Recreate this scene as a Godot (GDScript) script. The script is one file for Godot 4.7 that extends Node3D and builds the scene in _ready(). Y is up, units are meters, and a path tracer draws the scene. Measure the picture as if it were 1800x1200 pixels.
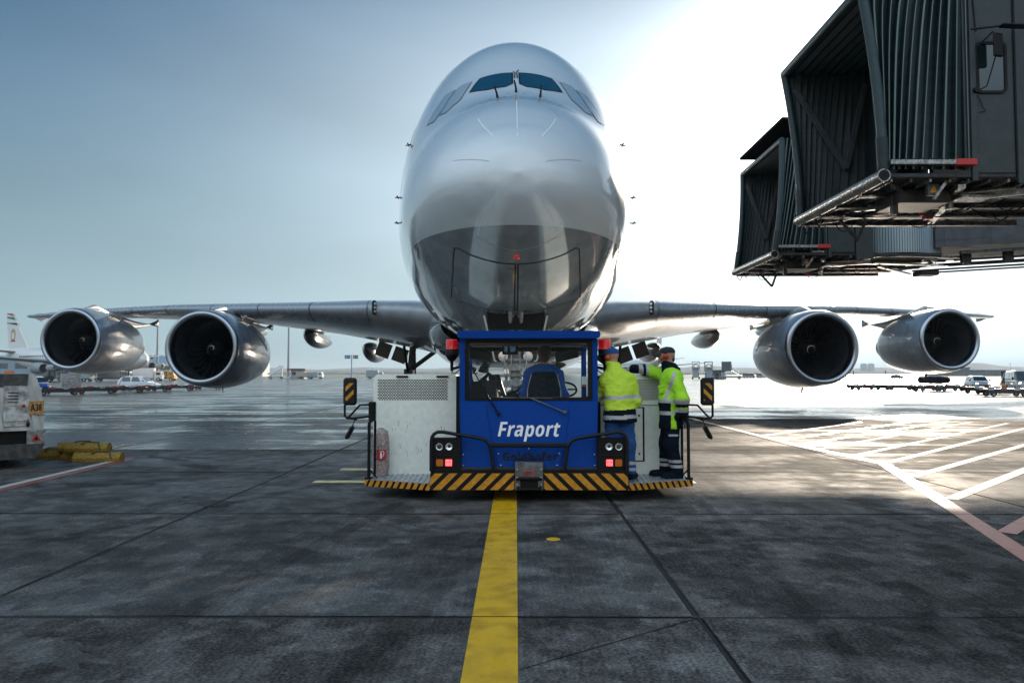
extends Node3D

# ---------------------------------------------------------------- mesh builder
class MB:
	var v := PackedVector3Array()
	var n := PackedVector3Array()
	var idx := PackedInt32Array()
	var xf := Transform3D()

	func at(o: Vector3, b := Basis()) -> MB:
		xf = Transform3D(b, o)
		return self

	func home() -> MB:
		xf = Transform3D()
		return self

	func tri(a: Vector3, b: Vector3, c: Vector3) -> void:   # counter-clockwise seen from outside
		a = xf * a
		b = xf * b
		c = xf * c
		var m := (b - a).cross(c - a)
		if m.length_squared() < 1e-16:
			return
		m = m.normalized()
		var k := v.size()
		v.append_array([a, b, c])
		n.append_array([m, m, m])
		idx.append_array([k, k + 2, k + 1])

	func quad(a: Vector3, b: Vector3, c: Vector3, d: Vector3) -> void:
		tri(a, b, c)
		tri(a, c, d)

	func fan(p: Array) -> void:
		for i in range(1, p.size() - 1):
			tri(p[0], p[i], p[i + 1])

	func hull8(p: Array) -> void:   # p[0..3] bottom ring counter-clockwise seen from above, p[4..7] top ring
		quad(p[3], p[2], p[1], p[0])
		quad(p[4], p[5], p[6], p[7])
		for i in 4:
			var j := (i + 1) % 4
			quad(p[i], p[j], p[4 + j], p[4 + i])

	func box(c: Vector3, s: Vector3, e := 0.0, b := Basis()) -> void:
		var h := s * 0.5
		var old := xf
		xf = xf * Transform3D(b, c)
		if e <= 0.0:
			hull8([Vector3(-h.x, -h.y, h.z), Vector3(h.x, -h.y, h.z), Vector3(h.x, -h.y, -h.z), Vector3(-h.x, -h.y, -h.z),
				Vector3(-h.x, h.y, h.z), Vector3(h.x, h.y, h.z), Vector3(h.x, h.y, -h.z), Vector3(-h.x, h.y, -h.z)])
		else:
			e = minf(e, minf(h.x, minf(h.y, h.z)) * 0.98)
			var i := h - Vector3(e, e, e)
			for s1 in [-1.0, 1.0]:
				face([Vector3(s1 * h.x, -i.y, -i.z), Vector3(s1 * h.x, i.y, -i.z), Vector3(s1 * h.x, i.y, i.z), Vector3(s1 * h.x, -i.y, i.z)])
				face([Vector3(-i.x, s1 * h.y, -i.z), Vector3(i.x, s1 * h.y, -i.z), Vector3(i.x, s1 * h.y, i.z), Vector3(-i.x, s1 * h.y, i.z)])
				face([Vector3(-i.x, -i.y, s1 * h.z), Vector3(i.x, -i.y, s1 * h.z), Vector3(i.x, i.y, s1 * h.z), Vector3(-i.x, i.y, s1 * h.z)])
				for s2 in [-1.0, 1.0]:
					face([Vector3(s1 * h.x, s2 * i.y, -i.z), Vector3(s1 * h.x, s2 * i.y, i.z), Vector3(s1 * i.x, s2 * h.y, i.z), Vector3(s1 * i.x, s2 * h.y, -i.z)])
					face([Vector3(s1 * h.x, -i.y, s2 * i.z), Vector3(s1 * h.x, i.y, s2 * i.z), Vector3(s1 * i.x, i.y, s2 * h.z), Vector3(s1 * i.x, -i.y, s2 * h.z)])
					face([Vector3(-i.x, s1 * h.y, s2 * i.z), Vector3(i.x, s1 * h.y, s2 * i.z), Vector3(i.x, s1 * i.y, s2 * h.z), Vector3(-i.x, s1 * i.y, s2 * h.z)])
					for s3 in [-1.0, 1.0]:
						face([Vector3(s1 * h.x, s2 * i.y, s3 * i.z), Vector3(s1 * i.x, s2 * h.y, s3 * i.z), Vector3(s1 * i.x, s2 * i.y, s3 * h.z)])
		xf = old

	func face(p: Array) -> void:   # a face of a solid round the local origin: turned outwards
		var m: Vector3 = (p[1] - p[0]).cross(p[2] - p[0])
		if m.dot(p[0] + p[1] + p[2]) < 0.0:
			p.reverse()
		fan(p)

	func bar(a: Vector3, b: Vector3, w: float, h: float, up := Vector3.UP, e := 0.0) -> void:
		var f := (b - a).normalized()
		var r := f.cross(up)
		if r.length() < 0.01:
			r = f.cross(Vector3(1, 0, 0.3))
		r = r.normalized()
		box((a + b) * 0.5, Vector3(w, h, a.distance_to(b)), e, Basis(r, r.cross(f), -f))

	# smooth surface over rows of points; closed joins the last column to the first
	func grid(rows: Array, closed := false, flip := false) -> void:
		var nr := rows.size()
		var nc: int = rows[0].size()
		var k := v.size()
		var acc := PackedVector3Array()
		acc.resize(nr * nc)
		var pts := PackedVector3Array()
		for r in rows:
			for p in r:
				pts.append(xf * p)
		var last := nc if closed else nc - 1
		for i in nr - 1:
			for j in last:
				var a := i * nc + j
				var b := i * nc + (j + 1) % nc
				var c := a + nc
				var d := b + nc
				for t in [[a, b, d], [a, d, c]]:
					var t0: int = t[0]
					var t1: int = t[1]
					var t2: int = t[2]
					if flip:
						t1 = t[2]
						t2 = t[1]
					var m := (pts[t1] - pts[t0]).cross(pts[t2] - pts[t0])
					if m.length_squared() < 1e-18:
						continue
					acc[t0] += m
					acc[t1] += m
					acc[t2] += m
					idx.append_array([k + t0, k + t2, k + t1])
		# points that coincide within a row (poles) share their normal
		for i in nr:
			if pts[i * nc].distance_to(pts[i * nc + nc / 2]) < 1e-5:
				var s := Vector3.ZERO
				for j in nc:
					s += acc[i * nc + j]
				for j in nc:
					acc[i * nc + j] = s
		v.append_array(pts)
		for a in acc:
			n.append(a.normalized() if a.length_squared() > 0.0 else Vector3.UP)

	func tube(path: Array, r, sides := 8, caps := true) -> void:   # r a number or an array
		var rows := []
		var old := Vector3.ZERO
		var up := Vector3.UP
		for i in path.size():
			var a: Vector3 = path[maxi(i - 1, 0)]
			var b: Vector3 = path[mini(i + 1, path.size() - 1)]
			var f := (b - a).normalized()
			if i == 0:
				up = Vector3.UP if absf(f.y) < 0.9 else Vector3.RIGHT
			else:
				up = Quaternion(old, f) * up if old.dot(f) > -0.999 else up
			var x := f.cross(up).normalized()
			var y := f.cross(x)
			old = f
			var row := PackedVector3Array()
			var rad: float = r if (r is float or r is int) else r[i]
			for j in sides:
				var t := TAU * j / sides
				row.append(path[i] + (x * cos(t) + y * sin(t)) * rad)
			rows.append(row)
		grid(rows, true, false)
		if caps:
			var first := Array(rows[0])
			first.reverse()
			fan(first)
			fan(Array(rows[-1]))

	# profile: (radius, height along +y); goes round +y
	func lathe(profile: Array, seg := 24, sharp := false) -> void:
		var rows := []
		for p in profile:
			var row := PackedVector3Array()
			for j in seg:
				var t := TAU * j / seg
				row.append(Vector3(p.x * cos(t), p.y, -p.x * sin(t)))
			rows.append(row)
		if sharp:
			for i in rows.size() - 1:
				grid([rows[i], rows[i + 1]], true)
		else:
			grid(rows, true)

	func disc(c: Vector3, r: float, axis: Vector3, seg := 16) -> void:
		axis = axis.normalized()
		var x := axis.cross(Vector3.UP if absf(axis.y) < 0.9 else Vector3.RIGHT).normalized()
		var y := axis.cross(x)
		var p := []
		for j in seg:
			p.append(c + (x * cos(TAU * j / seg) + y * sin(TAU * j / seg)) * r)
		fan(p)

	func rod(a: Vector3, b: Vector3, r: float, sides := 10) -> void:
		tube([a, b], r, sides, true)

	# polygon in the xy plane, extruded from z0 to z1
	func prism(poly: PackedVector2Array, z0: float, z1: float) -> void:
		var area := 0.0
		for i in poly.size():
			area += poly[i].cross(poly[(i + 1) % poly.size()])
		if area < 0.0:
			poly = poly.duplicate()
			poly.reverse()
		var ids := Geometry2D.triangulate_polygon(poly)
		for i in range(0, ids.size(), 3):
			var a := poly[ids[i]]
			var b := poly[ids[i + 1]]
			var c := poly[ids[i + 2]]
			if (b - a).cross(c - a) < 0:
				var t := b
				b = c
				c = t
			tri(Vector3(a.x, a.y, z1), Vector3(b.x, b.y, z1), Vector3(c.x, c.y, z1))
			tri(Vector3(a.x, a.y, z0), Vector3(c.x, c.y, z0), Vector3(b.x, b.y, z0))
		for i in poly.size():
			var a := poly[i]
			var b := poly[(i + 1) % poly.size()]
			quad(Vector3(a.x, a.y, z0), Vector3(b.x, b.y, z0), Vector3(b.x, b.y, z1), Vector3(a.x, a.y, z1))

	func sphere(c: Vector3, r: Vector3, seg := 14, rings := 9) -> void:
		var rows := []
		for i in rings + 1:
			var t := PI * i / rings
			var row := PackedVector3Array()
			for j in seg:
				var p := TAU * j / seg
				row.append(c + Vector3(r.x * sin(t) * cos(p), -r.y * cos(t), -r.z * sin(t) * sin(p)))
			rows.append(row)
		grid(rows, true)

	func wheel(c: Vector3, r: float, w: float, axis := Vector3.RIGHT, seg := 24) -> void:   # tyre with rounded shoulders
		var old := xf
		var y := axis.normalized()
		var x := y.cross(Vector3(0.1, 0.2, 1)).normalized()
		xf = xf * Transform3D(Basis(x, y, x.cross(y)), c)
		lathe([Vector2(r * 0.55, -w * 0.42), Vector2(r * 0.62, -w * 0.5), Vector2(r * 0.9, -w * 0.5), Vector2(r * 0.98, -w * 0.36), Vector2(r, -w * 0.15),
			Vector2(r, w * 0.15), Vector2(r * 0.98, w * 0.36), Vector2(r * 0.9, w * 0.5), Vector2(r * 0.62, w * 0.5), Vector2(r * 0.55, w * 0.42)], seg)
		xf = old

	func rim(c: Vector3, r: float, w: float, axis := Vector3.RIGHT, seg := 20) -> void:
		var old := xf
		var y := axis.normalized()
		var x := y.cross(Vector3(0.1, 0.2, 1)).normalized()
		xf = xf * Transform3D(Basis(x, y, x.cross(y)), c)
		lathe([Vector2(0.0, -w * 0.3), Vector2(r * 0.3, -w * 0.32), Vector2(r * 0.35, -w * 0.2), Vector2(r * 0.85, -w * 0.25), Vector2(r, -w * 0.45),
			Vector2(r, w * 0.45), Vector2(r * 0.85, w * 0.25), Vector2(r * 0.35, w * 0.2), Vector2(r * 0.3, w * 0.32), Vector2(0.0, w * 0.3)], seg)
		xf = old

	func mesh() -> ArrayMesh:
		var m := ArrayMesh.new()
		add_to(m)
		return m

	func add_to(m: ArrayMesh) -> void:
		var a := []
		a.resize(Mesh.ARRAY_MAX)
		a[Mesh.ARRAY_VERTEX] = v
		a[Mesh.ARRAY_NORMAL] = n
		a[Mesh.ARRAY_INDEX] = idx
		m.add_surface_from_arrays(Mesh.PRIMITIVE_TRIANGLES, a)


# ---------------------------------------------------------------- objects
var taken := {}

func numbered(called: String) -> String:
	var k: int = taken.get(called, 0)
	taken[called] = k + 1
	return called if k == 0 else "%s_%03d" % [called, k]

func tag(o: Node, label: String, category: String, group := "") -> Node:
	o.set_meta("label", label)
	o.set_meta("category", category)
	if group:
		o.set_meta("group", group)
	return o

func thing(called: String, label: String, category: String, where := Vector3.ZERO, turn := 0.0, group := "") -> Node3D:
	var o := Node3D.new()
	o.name = numbered(called)
	add_child(o, true)
	o.position = where
	o.rotation.y = turn
	tag(o, label, category, group)
	return o

func obj(called: String, mb, m: Material, parent: Node = null, label := "") -> MeshInstance3D:
	var o := MeshInstance3D.new()
	if mb is Mesh:
		o.mesh = mb
	else:
		o.mesh = mb.mesh()
	o.set_surface_override_material(0, m)
	if parent == null:
		o.name = numbered(called)
		add_child(o, true)
	else:
		var k := 0
		o.name = called
		while parent.has_node(NodePath(o.name)):
			k += 1
			o.name = "%s_%03d" % [called, k]
		parent.add_child(o, true)
	if label:
		o.set_meta("label", label)
	return o

func struct(called: String, mb, m: Material, parent: Node = null) -> MeshInstance3D:
	var o := obj(called, mb, m, parent)
	if parent == null:
		o.set_meta("kind", "structure")
	return o

func stuff(o: Node) -> Node:
	o.set_meta("kind", "stuff")
	return o

func dup(root: Node3D, stem_name: String, label: String, where: Vector3, turn := 0.0, group := "") -> Node3D:
	var r: Node3D = root.duplicate()
	r.name = numbered(stem_name)
	add_child(r, true)
	r.position = where
	r.rotation.y = turn
	r.set_meta("label", label)
	if group:
		r.set_meta("group", group)
	return r

func text_part(called: String, txt: String, size_m: float, m: Material, parent: Node, where: Vector3, opt := {}) -> MeshInstance3D:
	var f := SystemFont.new()
	f.font_names = PackedStringArray([opt.get("font", "Droid Sans")])
	f.font_weight = opt.get("weight", 700)
	f.font_italic = opt.get("italic", false)
	var t := TextMesh.new()
	t.text = txt
	t.font = f
	t.font_size = 64
	t.pixel_size = size_m / 46.0     # cap height of about size_m
	t.depth = opt.get("depth", 0.006)
	t.curve_step = 1.5
	var o := obj(called, t, m, parent)
	var b: Basis = opt.get("basis", Basis())
	var sk: float = opt.get("slant", 0.0)
	var wide: float = opt.get("wide", 1.0)
	o.transform = Transform3D(b * Basis(Vector3(wide, 0, 0), Vector3(sk, 1, 0), Vector3(0, 0, 1)), where)
	return o

# ---------------------------------------------------------------- textures and materials
var tex := {}

func noise_img(seed_: int, freq: float, oct: int, w: int, h: int, kind := FastNoiseLite.TYPE_SIMPLEX_SMOOTH) -> Image:
	var f := FastNoiseLite.new()
	f.seed = seed_
	f.noise_type = kind
	f.frequency = freq
	f.fractal_type = FastNoiseLite.FRACTAL_FBM
	f.fractal_octaves = oct
	f.fractal_gain = 0.55
	return f.get_seamless_image(w, h, false, false, 0.12, true)

func levels(im: Image, lo: float, hi: float, a: float, b: float) -> Image:   # levels lo..hi (0..1) to values a..b, grey
	im.convert(Image.FORMAT_L8)
	var lut := PackedByteArray()
	for i in 256:
		var t := clampf((i / 255.0 - lo) / (hi - lo), 0.0, 1.0)
		lut.append(int(clampf(lerpf(a, b, t), 0, 1) * 255.0))
	var d := im.get_data()
	for i in d.size():
		d[i] = lut[d[i]]
	return Image.create_from_data(im.get_width(), im.get_height(), false, Image.FORMAT_L8, d)

func make_textures() -> void:
	tex.grime = ImageTexture.create_from_image(levels(noise_img(3, 0.012, 6, 512, 512), 0.15, 0.75, 0.62, 1.0))
	tex.soft = ImageTexture.create_from_image(levels(noise_img(9, 0.01, 4, 512, 512), 0.2, 0.8, 0.84, 1.0))
	tex.faint = ImageTexture.create_from_image(levels(noise_img(13, 0.014, 6, 512, 512), 0.2, 0.8, 0.955, 1.0))
	tex.rough = ImageTexture.create_from_image(levels(noise_img(5, 0.02, 5, 512, 512), 0.2, 0.8, 0.55, 1.0))
	var st := noise_img(21, 0.03, 4, 512, 64)
	st.resize(512, 512, Image.INTERPOLATE_CUBIC)
	st.rotate_90(CLOCKWISE)
	tex.streak = ImageTexture.create_from_image(levels(st, 0.2, 0.75, 0.6, 1.0))
	tex.weave = ImageTexture.create_from_image(levels(noise_img(31, 0.25, 2, 256, 256), 0.1, 0.9, 0.0, 1.0))
	tex.fold = ImageTexture.create_from_image(levels(noise_img(33, 0.02, 3, 512, 512), 0.1, 0.9, 0.0, 1.0))

# colours are real-world linear values here
func mat(c: Color, rough := 0.6, metal := 0.0, opt := {}) -> StandardMaterial3D:
	var m := StandardMaterial3D.new()
	m.albedo_color = c.linear_to_srgb()
	m.roughness = rough
	m.metallic = metal
	if opt.has("tex"):
		m.albedo_texture = tex[opt.tex]
	if opt.has("rtex"):
		m.roughness_texture = tex[opt.rtex]
		m.roughness_texture_channel = BaseMaterial3D.TEXTURE_CHANNEL_RED
	if opt.has("bump"):
		m.heightmap_enabled = true
		m.heightmap_texture = tex[opt.bump]
		m.heightmap_scale = opt.get("bump_cm", 0.5)
	if opt.has("tex") or opt.has("rtex") or opt.has("bump"):
		m.uv1_triplanar = true
		m.uv1_world_triplanar = opt.get("world", false)
		var s: float = 1.0 / opt.get("size", 2.0)
		m.uv1_scale = Vector3(s, s, s)
	if opt.has("coat"):
		m.clearcoat_enabled = true
		m.clearcoat = opt.coat
		m.clearcoat_roughness = opt.get("coat_rough", 0.05)
	if opt.has("glow"):
		m.emission_enabled = true
		m.emission = opt.glow_color if opt.has("glow_color") else m.albedo_color
		m.emission_energy_multiplier = opt.glow
	if opt.has("alpha"):
		m.transparency = BaseMaterial3D.TRANSPARENCY_ALPHA
		m.albedo_color.a = opt.alpha
	if opt.has("spec"):
		m.metallic_specular = opt.spec
	if opt.has("rim"):
		m.rim_enabled = true
		m.rim = opt.rim
		m.rim_tint = 0.5
	return m

func lin(r: float, g: float, b: float) -> Color:
	return Color(r, g, b)

var M := {}

func make_materials() -> void:
	M.white_paint = mat(lin(0.60, 0.655, 0.69), 0.25, 0.0, {"coat": 1.0, "coat_rough": 0.06})
	M.belly_paint = mat(lin(0.34, 0.37, 0.40), 0.13, 0.3, {"coat": 1.0, "coat_rough": 0.03, "tex": "soft", "size": 3.0})
	M.wing_paint = mat(lin(0.34, 0.36, 0.38), 0.30, 0.0, {"coat": 0.7, "coat_rough": 0.08, "tex": "soft", "size": 3.0})
	M.wing_edge = mat(lin(0.34, 0.37, 0.40), 0.32, 0.3, {"rtex": "rough", "size": 2.0})
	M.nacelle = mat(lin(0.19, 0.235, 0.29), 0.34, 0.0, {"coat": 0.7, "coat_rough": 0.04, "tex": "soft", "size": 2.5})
	M.lip = mat(lin(0.36, 0.39, 0.43), 0.28, 1.0)
	M.dark_metal = mat(lin(0.05, 0.052, 0.055), 0.45, 0.6, {"rtex": "rough", "size": 0.7})
	M.fan = mat(lin(0.035, 0.037, 0.042), 0.30, 0.7)
	M.liner = mat(lin(0.03, 0.034, 0.04), 0.5, 0.2)
	M.black = mat(lin(0.008, 0.008, 0.009), 0.5, 0.0, {"spec": 0.3})
	M.gloss_black = mat(lin(0.010, 0.011, 0.013), 0.3, 0.0, {"spec": 0.35})
	M.rubber = mat(lin(0.018, 0.018, 0.019), 0.8, 0.0, {"tex": "grime", "size": 0.5})
	M.line = mat(lin(0.04, 0.045, 0.05), 0.6)
	M.strip = mat(lin(0.88, 0.89, 0.9), 0.4)
	M.window = mat(lin(0.012, 0.038, 0.058), 0.04, 0.0, {"coat": 1.0, "coat_rough": 0.02})
	M.side_window = mat(lin(0.40, 0.46, 0.50), 0.08, 0.0, {"coat": 1.0, "coat_rough": 0.02})  # pale colour stands in for the sky mirrored in these panes
	M.steel = mat(lin(0.42, 0.43, 0.44), 0.35, 0.9, {"rtex": "rough", "size": 0.6})
	M.gear_paint = mat(lin(0.42, 0.44, 0.45), 0.4, 0.0, {"tex": "grime", "size": 0.8})
	M.white_metal = mat(lin(0.60, 0.61, 0.60), 0.45, 0.0, {"tex": "grime", "size": 1.2})
	M.red_lamp = mat(lin(0.55, 0.01, 0.02), 0.15, 0.0, {"coat": 1.0, "glow": 0.12, "glow_color": Color(0.9, 0.02, 0.10)})
	M.led_red = mat(lin(0.7, 0.03, 0.05), 0.3, 0.0, {"glow": 0.7, "glow_color": Color(1.0, 0.08, 0.14)})
	M.amber = mat(lin(0.55, 0.14, 0.01), 0.25, 0.0, {"coat": 1.0})
	M.lens = mat(lin(0.75, 0.76, 0.76), 0.12, 0.8, {"coat": 1.0})
	M.tug_white = mat(lin(0.88, 0.92, 0.85), 0.42, 0.0, {"tex": "faint", "size": 0.9})
	M.tug_blue = mat(lin(0.0, 0.046, 0.27), 0.42, 0.0, {"tex": "faint", "size": 0.8, "spec": 0.22})
	M.hazard_yellow = mat(lin(0.62, 0.27, 0.012), 0.5, 0.0, {"tex": "soft", "size": 0.4})
	M.glass = mat(lin(0.3, 0.42, 0.4), 0.03, 0.0, {"alpha": 0.015, "spec": 0.09})
	M.alloy = mat(lin(0.50, 0.54, 0.57), 0.4, 0.3, {"tex": "grime", "rtex": "rough", "size": 0.5})
	M.lettering = mat(lin(0.8, 0.81, 0.82), 0.5)
	M.yellow_paint = mat(lin(0.78, 0.44, 0.012), 0.45, 0.0, {"tex": "paint_wear", "rtex": "rough", "size": 2.6, "world": true})
	M.white_line = mat(lin(0.45, 0.43, 0.40), 0.75, 0.0, {"tex": "paint_wear", "size": 1.7, "world": true})
	M.red_line = mat(lin(0.30, 0.065, 0.05), 0.42, 0.0, {"tex": "paint_wear", "size": 1.7, "world": true})
	M.pale_yellow = mat(lin(0.62, 0.50, 0.24), 0.5, 0.0, {"tex": "paint_wear", "size": 1.7, "world": true})
	M.hi_vis = mat(lin(0.36, 0.72, 0.015), 0.75, 0.0, {"bump": "fold", "bump_cm": 1.1, "size": 1.1, "rim": 0.3})
	M.hi_vis_yellow = mat(lin(0.52, 0.72, 0.04), 0.75, 0.0, {"bump": "fold", "bump_cm": 1.1, "size": 1.1, "rim": 0.3})
	M.navy = mat(lin(0.006, 0.010, 0.018), 0.9, 0.0, {"spec": 0.2, "bump": "fold", "bump_cm": 0.7, "size": 0.9})
	M.work_blue = mat(lin(0.008, 0.06, 0.22), 0.85, 0.0, {"bump": "fold", "bump_cm": 0.8, "size": 0.9, "rim": 0.2})
	M.reflective = mat(lin(0.42, 0.42, 0.43), 0.55, 0.2)
	M.skin = mat(lin(0.45, 0.24, 0.16), 0.55, 0.0)
	M.hair = mat(lin(0.045, 0.030, 0.022), 0.6)
	M.teal = mat(lin(0.003, 0.020, 0.024), 0.55, 0.0, {"tex": "streak", "size": 1.5})
	M.cab_wall = mat(lin(0.017, 0.030, 0.032), 0.5, 0.0, {"tex": "soft", "size": 2.0})
	M.bridge_wall = mat(lin(0.075, 0.08, 0.09), 0.5, 0.0, {"tex": "soft", "size": 2.5})
	M.slat = mat(lin(0.34, 0.42, 0.46), 0.35, 0.6)
	M.galv = mat(lin(0.36, 0.37, 0.37), 0.4, 0.7, {"tex": "grime", "rtex": "rough", "size": 0.8})
	M.girder = mat(lin(0.03, 0.033, 0.036), 0.5, 0.2, {"tex": "grime", "size": 1.0})
	M.red_paint = mat(lin(0.42, 0.02, 0.02), 0.45)
	M.chock = mat(lin(0.36, 0.22, 0.025), 0.75, 0.0, {"tex": "grime", "size": 0.35, "bump": "grime", "bump_cm": 0.8})
	M.rope = mat(lin(0.06, 0.045, 0.03), 0.9)
	M.unit_white = mat(lin(0.62, 0.62, 0.59), 0.4, 0.0, {"tex": "soft", "size": 2.2, "coat": 0.5, "coat_rough": 0.15})
	M.unit_grey = mat(lin(0.16, 0.165, 0.165), 0.5, 0.0, {"tex": "grime", "size": 1.0})
	M.plastic_wrap = mat(lin(0.55, 0.42, 0.40), 0.22, 0.0, {"bump": "grime", "bump_cm": 3.0, "size": 0.25, "coat": 1.0, "tex": "grime"})

# ---------------------------------------------------------------- camera, sky, sun
const SUN_AZ := 24.5      # degrees to the right of straight ahead
const SUN_EL := 17.0

func sun_dir() -> Vector3:
	var a := deg_to_rad(SUN_AZ)
	var e := deg_to_rad(SUN_EL)
	return Vector3(sin(a) * cos(e), sin(e), -cos(a) * cos(e))

func make_sky() -> PanoramaSkyMaterial:
	var w := 768
	var h := 384
	var im := Image.create(w, h, false, Image.FORMAT_RGBF)
	var sd := sun_dir()
	var cl := FastNoiseLite.new()
	cl.seed = 12
	cl.frequency = 1.0
	cl.fractal_octaves = 4
	for y in h:
		var el := (0.5 - (y + 0.5) / h) * PI
		var up := maxf(sin(el), 0.0)
		for x in w:
			var az := (x + 0.5) / w * TAU      # 0 = straight ahead (-z)
			var d := Vector3(sin(az) * cos(el), sin(el), -cos(az) * cos(el))
			var th := acos(clampf(d.dot(sd), -1, 1))
			# deep blue above, a pale haze low down, a broad milky glare round the sun, wider than high
			var hz := exp(-pow(up / 0.275, 2.0))
			var c := Vector3(0.0, 0.062, 0.152) * (1.0 - 0.35 * hz) + Vector3(0.205, 0.262, 0.236) * hz
			var daz := wrapf(az - deg_to_rad(SUN_AZ), -PI, PI) * cos(el)
			var del := el - deg_to_rad(SUN_EL)
			del *= 2.8 if del > 0.0 else 1.5
			var q := rad_to_deg(sqrt(daz * daz + del * del)) if th < 1.6 else 120.0
			c += Vector3(0.91, 1.0, 1.02) * (0.84 * exp(-pow(q / 32.0, 2.0)) + 0.03 * exp(-pow(q / 50.0, 2.0)) * smoothstep(1.6, 1.2, th))
			c += Vector3(1.0, 0.95, 0.86) * 1.8 * exp(-pow(th / 0.16, 2.0))
			# thin high cloud: faint streaks; then fill light added overhead and behind
			var thin := cl.get_noise_3d(d.x * 1.3 + d.y * 2.0, d.y * 5.0, d.z * 1.3)
			c *= 1.0 + 0.16 * thin
			c += Vector3(0.80, 0.93, 1.02) * smoothstep(0.95, 2.0, th) * smoothstep(0.10, 0.5, up) * (1.0 + 0.2 * thin)  # added brightness out of view, lights the tug front and the nose
			im.set_pixel(x, y, Color(c.x, c.y, c.z))
	var p := PanoramaSkyMaterial.new()
	p.panorama = ImageTexture.create_from_image(im)
	return p

func make_world() -> void:
	var cam := Camera3D.new()
	cam.name = "camera"
	cam.fov = 48.02
	cam.near = 0.1
	cam.far = 9000.0
	cam.position = Vector3(0, 1.66, 0)
	cam.rotation = Vector3(deg_to_rad(2.423), deg_to_rad(0.298), 0)
	cam.current = true
	add_child(cam)
	var env := Environment.new()
	env.background_mode = Environment.BG_SKY
	env.sky = Sky.new()
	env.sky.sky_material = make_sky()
	env.tonemap_mode = Environment.TONE_MAPPER_LINEAR
	env.tonemap_exposure = 1.45
	env.sdfgi_enabled = true
	env.ssao_enabled = true
	env.ssil_enabled = true
	env.fog_enabled = true
	env.fog_density = 0.00022
	env.fog_light_color = Color(0.86, 0.92, 0.97)
	var we := WorldEnvironment.new()
	we.name = "world_environment"
	we.environment = env
	add_child(we)
	var sun := DirectionalLight3D.new()
	sun.name = "sun"
	sun.light_energy = 1.6
	sun.light_color = Color(1.0, 0.93, 0.84)
	sun.light_angular_distance = 1.6
	sun.shadow_enabled = true
	add_child(sun)
	sun.look_at_from_position(sun_dir() * 100.0, Vector3.ZERO)

# ---------------------------------------------------------------- the apron
const SLAB_X := 5.1
const SLAB_Z := 3.86
const SLAB_X0 := 1.25 - 5.1 * 6
const SLAB_Z0 := -5.31 + 3.86 * 2
const SLAB_NX := 12
const SLAB_NZ := 12

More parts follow.
